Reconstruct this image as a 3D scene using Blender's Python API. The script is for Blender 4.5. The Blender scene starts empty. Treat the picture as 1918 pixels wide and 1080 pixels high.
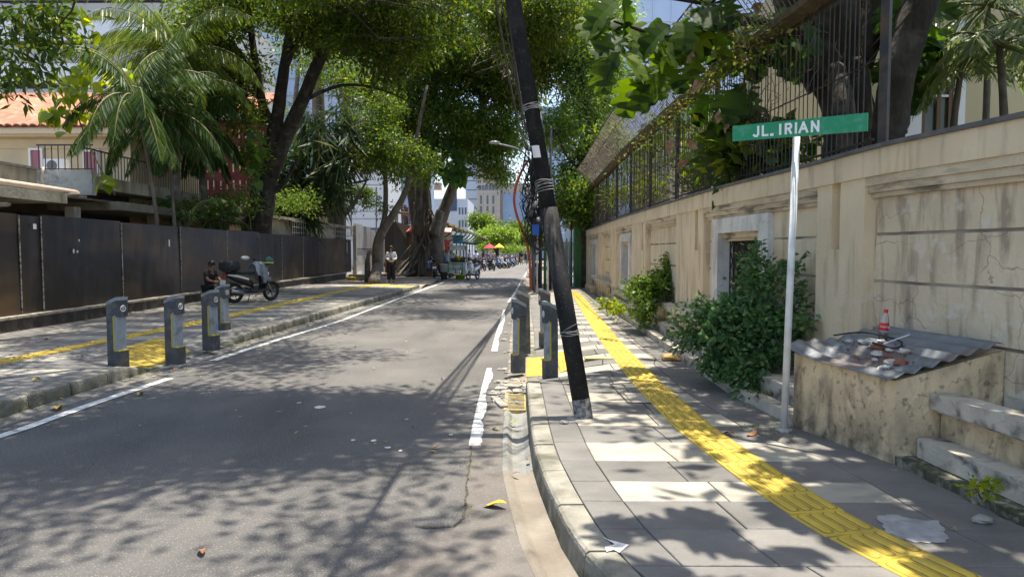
import bpy, math, random
import numpy as np
from mathutils import Vector, Matrix, Euler
random.seed(7)
S = bpy.context.scene
COL = S.collection
PI = math.pi
# ---------------- camera, world, sun, exposure ----------------
F = 1300.0
cam = bpy.data.cameras.new('camera'); camo = bpy.data.objects.new('camera', cam); COL.objects.link(camo)
cam.sensor_width = 36.0; cam.lens = 36.0*F/1918.0; cam.clip_start = 0.05; cam.clip_end = 3000
camo.location = (0, 0, 1.6)
camo.rotation_euler = Euler((math.radians(90) - math.atan(69/F), 0, math.atan(16/F)), 'XYZ')
S.camera = camo
SUN = Vector((0.10, 0.13, 1.0)).normalized()          # direction towards the sun
elev = math.asin(SUN.z); azim = math.atan2(SUN.x, SUN.y)
W = bpy.data.worlds.new('World'); S.world = W; W.use_nodes = True
wn = W.node_tree.nodes; wl = W.node_tree.links
sky = wn.new('ShaderNodeTexSky'); sky.sky_type = 'NISHITA'; sky.sun_disc = False
sky.sun_elevation = elev; sky.sun_rotation = azim; sky.air_density = 1.0; sky.dust_density = 2.0; sky.ozone_density = 0.4
wl.new(sky.outputs[0], wn['Background'].inputs[0]); wn['Background'].inputs[1].default_value = 0.145
sl = bpy.data.lights.new('sun', 'SUN'); sl.energy = 4.2; sl.angle = math.radians(0.55); sl.color = (1.0, 0.93, 0.81)
so = bpy.data.objects.new('sun', sl); COL.objects.link(so)
so.rotation_euler = SUN.to_track_quat('Z', 'Y').to_euler()
S.view_settings.view_transform = 'Standard'; S.view_settings.look = 'None'
S.view_settings.exposure = 1.25; S.view_settings.gamma = 1.0; S.view_settings.use_curve_mapping = False
S.render.engine = 'CYCLES'
S.cycles.max_bounces = 8; S.cycles.transparent_max_bounces = 8; S.cycles.diffuse_bounces = 4
S.cycles.use_denoising = True
# ---------------- pixel -> place ----------------
_R = camo.rotation_euler.to_matrix()
_O = Vector((0, 0, 1.6))
def ray(px, py): return _R @ Vector(((px-959)/F, -(py-540)/F, -1.0))
def G(px, py, z=0.0):
    d = ray(px, py); t = (z-1.6)/d.z; return _O + d*t
def A(px, py, Y):
    d = ray(px, py); return _O + d*(Y/d.y)
def AX(px, py, X):
    d = ray(px, py); return _O + d*(X/d.x)
def interp(tab):
    xs = [t[0] for t in tab]; ys = [t[1] for t in tab]
    def f(v): return float(np.interp(v, xs, ys))
    return f
def sm(a, b, x):
    t = min(1, max(0, (x-a)/(b-a))); return t*t*(3-2*t)
# ---------------- materials ----------------
MATS = {}
def node_mat(name):
    m = bpy.data.materials.new(name); m.use_nodes = True
    nt = m.node_tree; b = nt.nodes['Principled BSDF']; return m, nt, b
def mat(name, c1, c2=None, scale=3.0, rough=0.8, bump=0.0, bscale=None, metal=0.0, stretch=(1,1,1), stain=None, sscale=1.2,
        samt=0.5, sstretch=(1,1,1), spec=0.4, rand=0.0, speck=None, spscale=120, spamt=0.35, lowz=None, detail=6, crack=None, crscale=1.3, coat=0, crmask=(0.5,0.58)):
    """noise-mixed colour, optional stains, speckles, dirt near the ground (lowz=(colour, z0, z1)), hairline cracks and relief"""
    if name in MATS: return MATS[name]
    m, nt, b = node_mat(name); N = nt.nodes.new; L = nt.links.new
    geo = N('ShaderNodeNewGeometry')
    def mapped(st):
        mp = N('ShaderNodeMapping'); mp.inputs['Scale'].default_value = st; L(geo.outputs['Position'], mp.inputs[0]); return mp.outputs[0]
    def noise(vec, sc, det=6, dist=0.0):
        n = N('ShaderNodeTexNoise'); n.inputs['Scale'].default_value = sc; n.inputs['Detail'].default_value = det
        n.inputs['Distortion'].default_value = dist; L(vec, n.inputs['Vector']); return n.outputs['Fac']
    def ramp(v, lo, hi):
        r = N('ShaderNodeMapRange'); r.inputs[1].default_value = lo; r.inputs[2].default_value = hi; r.clamp = True
        L(v, r.inputs[0]); return r.outputs[0]
    def mix(fac, a, c, mode='MIX'):
        x = N('ShaderNodeMix'); x.data_type = 'RGBA'; x.blend_type = mode
        if hasattr(fac, 'links') or hasattr(fac, 'is_linked'): L(fac, x.inputs[0])
        else: x.inputs[0].default_value = fac
        for v, i in ((a, 6), (c, 7)):
            if isinstance(v, tuple): x.inputs[i].default_value = (*v, 1)
            else: L(v, x.inputs[i])
        return x.outputs[2]
    def mul(a, k):
        x = N('ShaderNodeMath'); x.operation = 'MULTIPLY'; L(a, x.inputs[0])
        if isinstance(k, (int, float)): x.inputs[1].default_value = k
        else: L(k, x.inputs[1])
        return x.outputs[0]
    base = c1
    if c2: base = mix(ramp(noise(mapped(stretch), scale, detail), 0.35, 0.65), c1, c2)
    if stain:
        base = mix(mul(ramp(noise(mapped(sstretch), sscale, 8, 0.4), 0.5, 0.68), samt), base, stain)
    if speck:
        base = mix(mul(ramp(noise(mapped((1,1,1)), spscale, 2), 0.58, 0.7), spamt), base, speck)
    if lowz:
        sp = N('ShaderNodeSeparateXYZ'); L(geo.outputs['Position'], sp.inputs[0])
        r = N('ShaderNodeMapRange'); r.inputs[1].default_value = lowz[1]; r.inputs[2].default_value = lowz[2]
        r.inputs[3].default_value = 1; r.inputs[4].default_value = 0; L(sp.outputs[2], r.inputs[0])
        n = ramp(noise(mapped((1,1,.6)), 6, 8, .3), 0.36, 0.6)
        base = mix(mul(r.outputs[0], n), base, lowz[0])
    if crack:
        v = N('ShaderNodeTexVoronoi'); v.feature = 'DISTANCE_TO_EDGE'; v.inputs['Scale'].default_value = crscale
        wv = N('ShaderNodeVectorMath'); wv.operation = 'ADD'
        nn = N('ShaderNodeTexNoise'); nn.inputs['Scale'].default_value = 2.5; nn.inputs['Detail'].default_value = 5; L(geo.outputs['Position'], nn.inputs['Vector'])
        sc = N('ShaderNodeVectorMath'); sc.operation = 'SCALE'; sc.inputs['Scale'].default_value = 0.35; L(nn.outputs['Color'], sc.inputs[0])
        L(geo.outputs['Position'], wv.inputs[0]); L(sc.outputs[0], wv.inputs[1]); L(wv.outputs[0], v.inputs['Vector'])
        r = N('ShaderNodeMapRange'); r.inputs[1].default_value = 0.002; r.inputs[2].default_value = 0.010
        r.inputs[3].default_value = 1; r.inputs[4].default_value = 0; L(v.outputs['Distance'], r.inputs[0])
        mk = ramp(noise(mapped((1,1,1)), 0.8, 2), *crmask)
        crk = mul(r.outputs[0], mk)
        base = mix(mul(crk, 0.5), base, crack)
    if rand:
        oi = N('ShaderNodeObjectInfo'); hs = N('ShaderNodeHueSaturation')
        r = N('ShaderNodeMapRange'); r.inputs[3].default_value = 1-rand; r.inputs[4].default_value = 1+rand
        L(oi.outputs['Random'], r.inputs[0]); L(r.outputs[0], hs.inputs['Value'])
        if isinstance(base, tuple): hs.inputs['Color'].default_value = (*base, 1)
        else: L(base, hs.inputs['Color'])
        base = hs.outputs[0]
    if isinstance(base, tuple): b.inputs['Base Color'].default_value = (*base, 1)
    else: L(base, b.inputs['Base Color'])
    b.inputs['Roughness'].default_value = rough; b.inputs['Metallic'].default_value = metal
    b.inputs['Specular IOR Level'].default_value = spec
    if coat: b.inputs['Coat Weight'].default_value = coat
    if bump:
        bp = N('ShaderNodeBump'); bp.inputs['Strength'].default_value = min(1, bump); bp.inputs['Distance'].default_value = 0.02*max(1, bump)
        L(noise(mapped(stretch), bscale or scale*6, 8), bp.inputs['Height']); L(bp.outputs[0], b.inputs['Normal'])
    MATS[name] = m; return m
def leaf_mat(name, c1, c2, c3=None, trans=0.4, rough=0.45):
    if name in MATS: return MATS[name]
    m, nt, b = node_mat(name); N = nt.nodes.new; L = nt.links.new
    at = N('ShaderNodeAttribute'); at.attribute_name = 'rnd'
    cr = N('ShaderNodeValToRGB'); e = cr.color_ramp.elements
    e[0].color = (*c1, 1); e[1].color = (*c2, 1); e[1].position = 0.85
    if c3: x = e.new(0.97); x.color = (*c3, 1)
    L(at.outputs['Fac'], cr.inputs[0]); L(cr.outputs[0], b.inputs['Base Color'])
    b.inputs['Roughness'].default_value = rough; b.inputs['Specular IOR Level'].default_value = 0.32
    tr = N('ShaderNodeBsdfTranslucent'); hs = N('ShaderNodeHueSaturation'); hs.inputs['Hue'].default_value = 0.48
    hs.inputs['Saturation'].default_value = 1.15; hs.inputs['Value'].default_value = 2.2
    L(cr.outputs[0], hs.inputs['Color']); L(hs.outputs[0], tr.inputs[0])
    mx = N('ShaderNodeMixShader'); mx.inputs[0].default_value = trans
    L(b.outputs[0], mx.inputs[1]); L(tr.outputs[0], mx.inputs[2]); L(mx.outputs[0], nt.nodes['Material Output'].inputs[0])
    MATS[name] = m; return m
# ---------------- object helpers ----------------
def tag(o, label=None, cat=None, group=None, kind=None):
    if label: o['label'] = label
    if cat: o['category'] = cat
    if group: o['group'] = group
    if kind: o['kind'] = kind
    return o
def thing(name, label, cat, loc=(0,0,0), rz=0.0, group=None):
    o = bpy.data.objects.new(name, None); COL.objects.link(o); o.location = loc; o.rotation_euler = (0,0,rz); o.empty_display_size = .1
    return tag(o, label, cat, group)
def wloc(o):
    v = Vector((0,0,0))
    while o is not None: v = v + o.location; o = o.parent
    return v
class MB:
    def __init__(s): s.v = []; s.f = []
    def add(s, vs, fs):
        n = len(s.v); s.v += [tuple(v) for v in vs]; s.f += [tuple(i+n for i in f) for f in fs]; return s
    def hexa(s, p):   # 8 corners: bottom 4 ccw, top 4 ccw
        return s.add(p, [(3,2,1,0),(4,5,6,7),(0,1,5,4),(1,2,6,5),(2,3,7,6),(3,0,4,7)])
    def box(s, x0, x1, y0, y1, z0, z1):
        return s.hexa([(x0,y0,z0),(x1,y0,z0),(x1,y1,z0),(x0,y1,z0),(x0,y0,z1),(x1,y0,z1),(x1,y1,z1),(x0,y1,z1)])
    def cbox(s, c, d, rz=0, rx=0):
        M = Matrix.Translation(c) @ Matrix.Rotation(rz,4,'Z') @ Matrix.Rotation(rx,4,'X'); a,b_,c_ = d[0]/2,d[1]/2,d[2]/2
        return s.hexa([M @ Vector(q) for q in [(-a,-b_,-c_),(a,-b_,-c_),(a,b_,-c_),(-a,b_,-c_),(-a,-b_,c_),(a,-b_,c_),(a,b_,c_),(-a,b_,c_)]])
    def tube(s, pts, rad, n=8, cap=True, jit=0.0, flat=1.0):
        pts = [Vector(p) for p in pts]
        if isinstance(rad, (int, float)): rad = [rad]*len(pts)
        base = len(s.v); up = None; k = len(pts)
        for i, p in enumerate(pts):
            t = (pts[min(i+1,k-1)] - pts[max(i-1,0)])
            if t.length < 1e-9: t = Vector((0,0,1))
            t.normalize()
            if up is None:
                up = Vector((0,0,1)) if abs(t.z) < .9 else Vector((1,0,0))
            side = t.cross(up); 
            if side.length < 1e-6: side = t.cross(Vector((0,1,0)))
            side.normalize(); up = side.cross(t).normalized()
            for j in range(n):
                a = 2*PI*j/n; r = rad[i]*(1+random.uniform(-jit, jit))
                s.v.append(tuple(p + side*math.cos(a)*r + up*math.sin(a)*r*flat))
        for i in range(k-1):
            for j in range(n):
                a = base+i*n+j; b_ = base+i*n+(j+1)%n; s.f.append((a, b_, b_+n, a+n))
        if cap:
            s.f.append(tuple(base+j for j in reversed(range(n)))); s.f.append(tuple(base+(k-1)*n+j for j in range(n)))
        return s
    def loft(s, secs, n=12, p=2.4):  # secs: (y, x, z, halfwidth, halfheight)
        base = len(s.v)
        for (y, x, z, hw, hh) in secs:
            for j in range(n):
                a = 2*PI*j/n; c, q = math.cos(a), math.sin(a)
                s.v.append((x + hw*math.copysign(abs(c)**(2/p), c), y, z + hh*math.copysign(abs(q)**(2/p), q)))
        for i in range(len(secs)-1):
            for j in range(n):
                a = base+i*n+j; b_ = base+i*n+(j+1)%n; s.f.append((a, a+n, b_+n, b_))
        s.f.append(tuple(base+j for j in range(n))); s.f.append(tuple(base+(len(secs)-1)*n+j for j in reversed(range(n))))
        return s
    def ball(s, c, r, nu=10, nv=7, jit=0):
        c = Vector(c); r = (r,r,r) if isinstance(r,(int,float)) else r; base = len(s.v)
        s.v.append((c.x, c.y, c.z+r[2]))
        for i in range(1, nv):
            t = PI*i/nv
            for j in range(nu):
                a = 2*PI*j/nu; k = 1+random.uniform(-jit,jit)
                s.v.append((c.x+r[0]*k*math.sin(t)*math.cos(a), c.y+r[1]*k*math.sin(t)*math.sin(a), c.z+r[2]*k*math.cos(t)))
        s.v.append((c.x, c.y, c.z-r[2])); last = len(s.v)-1
        for j in range(nu): s.f.append((base, base+1+j, base+1+(j+1)%nu))
        for i in range(nv-2):
            for j in range(nu):
                a = base+1+i*nu+j; b_ = base+1+i*nu+(j+1)%nu; s.f.append((a, a+nu, b_+nu, b_))
        o = base+1+(nv-2)*nu
        for j in range(nu): s.f.append((o+j, last, o+(j+1)%nu))
        return s
    def prism(s, pts, depth):  # pts world polygon, depth vector
        d = Vector(depth); n = len(pts); a = [Vector(p) for p in pts]
        return s.add(a + [p+d for p in a], [tuple(range(n)), tuple(reversed(range(n, 2*n)))] + [(i, i+n, (i+1)%n+n, (i+1)%n) for i in range(n)])
    def build(s, name, m, parent=None, smooth=False, world=True, kind=None, fixn=True):
        me = bpy.data.meshes.new(name); dirt = getattr(s, 'dirt', None)
        off = wloc(parent) if (parent is not None and world) else Vector((0,0,0))
        vs = s.v if off.length == 0 else [(a-off.x, b_-off.y, c-off.z) for a, b_, c in s.v]
        me.from_pydata(vs, [], s.f); me.materials.append(m)
        if fixn:
            import bmesh
            bm = bmesh.new(); bm.from_mesh(me); bmesh.ops.recalc_face_normals(bm, faces=bm.faces); bm.to_mesh(me); bm.free()
        if dirt:
            me.materials.append(MATS['groove_dirt'])
            for i in dirt: me.polygons[i].material_index = 1
        if smooth: me.polygons.foreach_set('use_smooth', [True]*len(me.polygons))
        o = bpy.data.objects.new(name, me); COL.objects.link(o); o.parent = parent
        if kind: o['kind'] = kind
        return o
def struct(name, mb, m, **k):
    o = mb.build(name, m, **k); o['kind'] = 'structure'; return o
def solo(name, mb, m, label, cat, group=None, **k):
    return tag(mb.build(name, m, **k), label, cat, group)
def dup_obj(o, parent, loc=None, rot=None):
    c = o.copy(); COL.objects.link(c); c.parent = parent
    if loc is not None: c.location = loc
    if rot is not None: c.rotation_euler = rot
    return c
def kids(o): return [x for x in bpy.data.objects if x.parent == o]
KIDS = {}
def copy_tree(o, parent=None, loc=None, rz=None, label=None, group=None):
    c = o.copy(); COL.objects.link(c); c.parent = parent
    if loc is not None: c.location = loc
    if rz is not None: c.rotation_euler = (0,0,rz)
    if label: c['label'] = label
    if group: c['group'] = group
    if o.name not in KIDS: KIDS[o.name] = kids(o)
    for ch in KIDS[o.name]: copy_tree(ch, c)
    return c
# ---------------- leaves ----------------
RNG = np.random.default_rng(11)
def leaf_mesh(name, P, D, L, Wd, m, parent=None, kind='stuff', flatness=0.0):
    """one rhombic leaf per row: base point P, unit direction D, length L, width Wd"""
    n = len(P); r = RNG.normal(size=(n,3)); r[:,2] += flatness*3
    side = np.cross(D, r); side /= np.linalg.norm(side, axis=1)[:,None]+1e-9
    L = np.asarray(L).reshape(-1,1)*np.ones((n,1)); Wd = np.asarray(Wd).reshape(-1,1)*np.ones((n,1))
    nor = np.cross(side, D)
    V = np.stack([P, P+D*L*.42+side*Wd*.5+nor*Wd*.12, P+D*L, P+D*L*.42-side*Wd*.5+nor*Wd*.12], 1).reshape(-1,3)
    if parent is not None:
        o_ = wloc(parent); V = V - np.array([o_.x,o_.y,o_.z])
    me = bpy.data.meshes.new(name)
    me.vertices.add(4*n); me.vertices.foreach_set('co', V.astype(np.float32).ravel())
    me.loops.add(4*n); me.loops.foreach_set('vertex_index', np.arange(4*n, dtype=np.int32))
    me.polygons.add(n); me.polygons.foreach_set('loop_start', np.arange(0,4*n,4,dtype=np.int32))
    me.update(calc_edges=True)
    a = me.attributes.new('rnd', 'FLOAT', 'FACE'); a.data.foreach_set('value', RNG.random(n).astype(np.float32))
    me.materials.append(m)
    o = bpy.data.objects.new(name, me); COL.objects.link(o); o.parent = parent
    if kind: o['kind'] = kind
    return o
def clumps(blobs, gap=0.35, gs=1.3):
    """clump centres spread through ellipsoids (centre, radii, n), with holes cut by a soft noise"""
    out = []
    for c, r, n in blobs:
        q = RNG.normal(size=(int(n*1.9)+4,3)); q /= np.linalg.norm(q,axis=1)[:,None]
        q *= (RNG.random((len(q),1))**0.40)
        p = np.array(c) + q*np.array(r)
        f = np.sin(p[:,0]*gs+1.7*np.sin(p[:,2]*gs*.8))*np.sin(p[:,1]*gs*.9+2)+np.sin(p[:,2]*gs*1.4+p[:,0]*.6)
        out.append(p[f > np.quantile(f, gap)][:n])
    return np.concatenate(out)
def foliage(name, C, per, spread, L, Wd, m, parent, droop=0.4, flat=0.0):
    n = len(C)*per; off = RNG.normal(size=(n,3))*spread*np.array([1,1,.7])
    P = np.repeat(C, per, 0)+off
    D = RNG.normal(size=(n,3))*.75+off/(spread+1e-6)*.5; D[:,2] -= droop; D /= np.linalg.norm(D,axis=1)[:,None]
    s = RNG.uniform(.5,1.3,n)
    return leaf_mesh(name, P, D, L*s, Wd*s, m, parent, flatness=flat)
def PB(px, py, Y, rx, ry, rd, n):
    c = A(px, py, Y); return ((c.x,c.y,c.z), (rx/F*Y, rd, ry/F*Y), n)
def twigs(mb, C, nodes, n, r=0.02):
    """thin wavering branches from limb points out to some leaf clumps"""
    nodes = np.array([list(p) for p in nodes]); idx = RNG.choice(len(C), min(n,len(C)), replace=False)
    for i in idx:
        c = C[i]; d = np.linalg.norm(nodes-c,axis=1); a = nodes[np.argmin(d)]; k = 5
        pts = [a+(c-a)*t/k+RNG.normal(size=3)*(0.05*np.linalg.norm(c-a) if 0<t<k else 0) for t in range(k+1)]
        q = min(r*3, r*(1+d.min()*.5))
        mb.tube(pts, [q*(1-.75*t/k) for t in range(k+1)], n=4, cap=False)
def bend(p0, p1, k=6, w=0.1, seed=None):
    p0, p1 = Vector(p0), Vector(p1); L = (p1-p0).length; out = []
    for i in range(k+1):
        t = i/k; j = 0 if i in (0,k) else 1
        out.append(p0.lerp(p1, t)+Vector((random.uniform(-w,w),random.uniform(-w,w),random.uniform(-w,w)*.5))*j*L*.3)
    return out
def smooth_path(pts, sub=4):
    P = [Vector(p) for p in pts]; out = []
    for i in range(len(P)-1):
        a,b,c,d = P[max(i-1,0)],P[i],P[i+1],P[min(i+2,len(P)-1)]
        for k in range(sub):
            t=k/sub; out.append(0.5*((2*b)+(c-a)*t+(2*a-5*b+4*c-d)*t*t+(3*b-a-3*c+d)*t**3))
    out.append(P[-1]); return out
def rads(r, n): return [float(v) for v in np.interp(np.linspace(0,1,n), np.linspace(0,1,len(r)), r)]
# ================= MATERIALS =================
M_asph = mat('asphalt', (.118,.113,.106), (.165,.155,.142), scale=.9, rough=.92, bump=1.0, bscale=110, stain=(.088,.086,.084), sscale=.7, samt=.8, sstretch=(1.4,.35,1), speck=(.42,.40,.37), spscale=85, spamt=.55, detail=10)
mat('groove_dirt', (.36,.24,.05), (.22,.15,.04), scale=20, rough=.9)
M_asph2 = mat('asphalt_edge_patch', (.135,.122,.108), (.175,.157,.138), scale=2, rough=.93, bump=.5, bscale=240, stain=(.10,.085,.07), sscale=1.5, samt=.5, speck=(.3,.29,.27), spscale=85, spamt=.45)
M_ground = mat('dusty_ground', (.17,.15,.12), (.26,.23,.19), scale=.6, rough=.95, bump=.5, bscale=14, stain=(.1,.09,.07))
M_kerb = mat('kerb_concrete', (.30,.28,.235), (.19,.18,.145), scale=5, rough=.9, bump=.6, bscale=50, stain=(.07,.075,.05), sscale=3.5, samt=.8, lowz=((.06,.07,.03),.0,.13), rand=.08)
M_conc = mat('gutter_concrete', (.25,.22,.175), (.17,.15,.12), scale=3, rough=.9, bump=.5, bscale=40, stain=(.15,.12,.09), sscale=2.2, samt=.7)
M_wet = mat('damp_channel_concrete', (.19,.19,.175), (.27,.26,.235), scale=5, rough=.62, bump=.4, bscale=40, stain=(.07,.07,.06), sscale=4)
M_pdark = mat('dark_paving_stone', (.115,.110,.102), (.165,.157,.145), scale=2.2, rough=.72, bump=.35, bscale=30, stretch=(1,1.6,1), stain=(.23,.215,.19), sscale=1.6, samt=.45, rand=.07, speck=(.3,.29,.27), spscale=60, spamt=.15)
M_plight = mat('pale_paving_stone', (.41,.375,.30), (.31,.285,.235), scale=3, rough=.75, bump=.5, bscale=22, stretch=(1,1.8,1), stain=(.2,.18,.15), sscale=5, samt=.6, sstretch=(.7,2,1), rand=.07)
M_tact = mat('yellow_tactile_stone', (.64,.46,.06), (.52,.37,.05), scale=4, rough=.6, bump=.3, bscale=50, stain=(.30,.22,.07), sscale=3, samt=.55, rand=.06)
M_paint = mat('worn_white_paint', (.72,.71,.67), (.58,.57,.53), scale=7, rough=.7, bump=.2, bscale=200, stain=(.22,.21,.2), sscale=9, samt=.75)
M_moss = mat('mossy_base', (.12,.11,.07), (.05,.055,.03), scale=9, rough=.95, bump=1.0, bscale=30, stain=(.38,.35,.27), sscale=14, samt=.8)
# ================= GROUND AND ROAD =================
g = MB().box(-700,700,-300,1500,-.4,-.05); struct('ground', g, M_ground)
lk = interp([(-6,-5.3),(0,-5.15),(6,-5.02),(12,-4.92),(28,-4.42),(42,-4.6),(60,-4.6)])
rk = interp([(-3,7),(-1.2,4.6),(0,2.7),(1,1.45),(2,.84),(3.0,.40),(3.27,.32),(3.7,.236),(4.22,.175),(4.92,.106),(5.7,.085),(7.7,.065),(15,.10),(27,.17),(60,.5)])
def xs(a, b, st):
    n = max(1, int(round((b-a)/st))); return [a+(b-a)*i/n for i in range(n+1)]
def sheet(mb, fl, fr, y0, y1, z, st=.5, zf=None):
    ys = xs(y0,y1,st)
    for a, b in zip(ys[:-1], ys[1:]):
        p = [(fl(a),a),(fr(a),a),(fr(b),b),(fl(b),b)]
        zz = [zf(*q) if zf else z for q in p]
        mb.add([(q[0],q[1],w) for q,w in zip(p,zz)], [(0,1,2,3)])
    return mb
gl = lambda Y: rk(Y) - .235 - .05*sm(8,14,Y)      # left lip of the right gutter
rd = MB(); sheet(rd, lambda Y: lk(Y)+.28, gl, -3, 44, 0, .5)
rd.add([(-18,44,0),(.6,44,0),(2.2,150,0),(-18,150,0)], [(0,1,2,3)])
rd.add([(-5.2,-30,0),(30,-30,0),(30,-3,0),(-5.2,-3,0)], [(0,1,2,3)])
struct('road', rd, M_asph, fixn=False)
# patch of browner asphalt between crack and gutter
pp = [(880,835),(876,880),(873,930),(866,975),(850,990),(790,1000),(700,1085),(640,1300)]
poly = [G(x,y,.004) for x,y in pp]
mb = MB()
for a, b in zip(poly[:-1], poly[1:]):
    mb.add([(a.x,a.y,.004),(gl(a.y)-.005,a.y,.004),(gl(b.y)-.005,b.y,.004),(b.x,b.y,.004)], [(0,1,2,3)])
mb.add([(poly[0].x,poly[0].y,.004),(gl(poly[0].y)-.005,poly[0].y,.004),(gl(8)-.005,8.1,.004),(gl(8)-.06,8.1,.004)],[(3,2,1,0)])
struct('asphalt_patch', mb, M_asph2)
M_crack = mat('crack_dirt', (.035,.03,.022), (.1,.09,.06), scale=30, rough=1)
mb = MB()
def ribbon(mb, pts, w, z=.008):
    P = [Vector((p.x,p.y,z)) for p in pts]
    for i in range(len(P)-1):
        d = (P[i+1]-P[i]).normalized(); n = Vector((-d.y,d.x,0)); w0 = w*random.uniform(.4,1.3); w1 = w*random.uniform(.4,1.3)
        mb.add([P[i]-n*w0/2, P[i+1]-n*w1/2, P[i+1]+n*w1/2, P[i]+n*w0/2], [(0,1,2,3)])
def jagged(px, j=2.5, sub=5):
    out = []
    for (a,b),(c,d) in zip(px[:-1],px[1:]):
        for k in range(sub): t=k/sub; out.append(G(a+(c-a)*t+random.uniform(-j,j), b+(d-b)*t))
    out.append(G(*px[-1])); return out
ribbon(mb, jagged([(884,835),(881,870),(876,905),(873,940),(867,972),(852,986),(800,989),(778,985)]), .014)

struct('road_crack', mb, M_crack)
# painted edge lines, worn and broken
def paint_line(name, pts, w, wear=.25, z=.008):
    mb = MB(); P = smooth_path([G(*p) for p in pts], 14)
    for i in range(len(P)-1):
        a, b = P[i], P[i+1]; d = (b-a).normalized(); n = Vector((d.y,-d.x,0))
        
        if i == 0: l0 = w/2
        e1 = min(w/2, max(w/2*(1-2*wear), l0+w*random.uniform(-.22,.22)*min(1,wear*2)))
        mb.add([Vector((a.x,a.y,z))-n*w/2, Vector((a.x,a.y,z))+n*l0, Vector((b.x,b.y,z))+n*e1, Vector((b.x,b.y,z))-n*w/2], [(0,1,2,3)]); l0 = e1
    return struct(name, mb, M_paint)
paint_line('edge_line', [(-900,1085),(-300,902),(0,818),(160,762),(318,709)], .125, .1)
paint_line('edge_line', [(398,676),(520,637),(640,600),(740,562),(833,528)], .12, .15)
paint_line('edge_line', [(890,835),(900,775),(911,725),(919,690)], .105, .42)
paint_line('edge_line', [(926,658),(933,628),(941,600),(946,580)], .10, .5)
paint_line('edge_line', [(953,566),(968,543),(982,518),(990,505)], .10, .5)
mb = MB()
for (x,y,r) in [(600,763,9),(662,825,5),(700,826,5),(727,839,6),(560,755,4),(845,815,4),(762,786,3),(750,845,3)]:
    c = G(x,y); a = r/F*c.y*1.0
    mb.add([(c.x+a*1.2*random.uniform(.6,1.2)*math.cos(t),c.y+a*1.6*random.uniform(.6,1.2)*math.sin(t),.008) for t in np.linspace(0,2*PI,10)[:-1]], [tuple(range(9))])
struct('paint_splash', mb, M_paint)
# ================= PIECES (within the 300 limit) =================
def pieces(parent, name, items, m, limit=300, kind=None):
    """items: (distance, MB). nearest ones are single parts, the rest one joined part."""
    items = sorted(items, key=lambda t: t[0])
    for _, mb in items[:limit]: mb.build(name, m, parent, fixn=False)
    if len(items) > limit:
        j = MB()
        for _, mb in items[limit:]: j.add(mb.v, mb.f)
        j.build(name+'s', m, parent, fixn=False, kind='stuff')
def tile(P, zf, th=.03, gap=.004, up=0.0):
    """P: four plan corners ccw; top follows zf; edges drawn in by the joint"""
    c = [sum(p[0] for p in P)/4, sum(p[1] for p in P)/4]; q = []
    for x, y in P:
        dx, dy = x-c[0], y-c[1]; l = math.hypot(dx,dy)+1e-9; q.append((x-dx/l*gap*1.4, y-dy/l*gap*1.4))
    j = random.uniform(0,.0025); tx = random.uniform(-.0012,.0012)
    b = .004
    top = [(x,y,zf(x,y)+up+j+tx*(1 if k%2 else -1)-b) for k,(x,y) in enumerate(q)]
    inn = [(x+(c[0]-x)*.02, y+(c[1]-y)*.02, z+b) for x,y,z in top]
    bot = [(x,y,z-th) for x,y,z in top]
    return MB().add(bot+top+inn, [(0,1,5,4),(1,2,6,5),(2,3,7,6),(3,0,4,7),(4,5,9,8),(5,6,10,9),(6,7,11,10),(7,4,8,11),(8,9,10,11)])
# ---- right pavement ----
KH = .15
def kh_r(Y): return KH - .125*sm(7.75,8.35,Y)*(1-sm(11.2,12.0,Y)) - .05*sm(13,16,Y)
def zr(x, y):
    k = rk(y)+.15; t = min(1,max(0,(x-k)/.75)); t = t*t*(3-2*t)
    return kh_r(y)*(1-t)+KH*t
bx = interp([(-2,4.4),(0,3.6),(1.5,3.12),(2.6,2.88)]+sorted([(lambda p:(p.y,p.x))(G(x,y,.15)) for x,y in [(1918,985),(1690,872),(1500,806),(1370,740),(1240,650),(1160,590),(1103,545)]])+[(30,2.5)])
YEND = 26.5
bed = MB(); sheet(bed, lambda Y: rk(Y)+.02, lambda Y: bx(Y)+.1, -1.5, YEND, 0, .3, lambda x,y: zr(x,y)-.012)
pav_r = struct('pavement', bed, mat('paving_joint_mortar', (.10,.09,.075), (.16,.15,.13), scale=8, rough=1), fixn=False)
yb = [ -1.4,-.9,-.4,.1,.6,1.1,1.5,1.9,2.3,2.72,3.15,3.58,3.98,4.33,4.76,5.24]
while yb[-1] < YEND: yb.append(yb[-1]+(.42 if len(yb)%2 else .50))
dark, light = [], []
for i, (a, b) in enumerate(zip(yb[:-1], yb[1:])):
    is_l = (i % 2 == 0) and a > 3.4
    f1 = lambda y: rk(y)+.155; f2 = lambda y: rk(y)+.155+.24; f3 = lambda y: bx(y)-(.42 if y < 9 else .3); f4 = lambda y: bx(y)+.02
    m_ = (a+b)/2
    dark.append((m_, tile([(f1(a),a),(f2(a),a),(f2(b),b),(f1(b),b)], zr)))
    dark.append((m_, tile([(f3(a),a),(f4(a),a),(f4(b),b),(f3(b),b)], zr)))
    n = max(2, int(round((f3(m_)-f2(m_))/.62))); sh = .0
    if a > 10: n = 2
    if a > 18: n = 1
    for k in range(n):
        t0, t1 = k/n, (k+1)/n
        j0 = 0 if k == 0 else ((i*37)%5-2)*.025; j1 = 0 if k == n-1 else ((i*37)%5-2)*.025
        X = lambda t, y, j: f2(y)+(f3(y)-f2(y))*(t+j)
        T = tile([(X(t0,a,j0),a),(X(t1,a,j1),a),(X(t1,b,j1),b),(X(t0,b,j0),b)], zr)
        (light if is_l else dark).append((m_, T))
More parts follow.
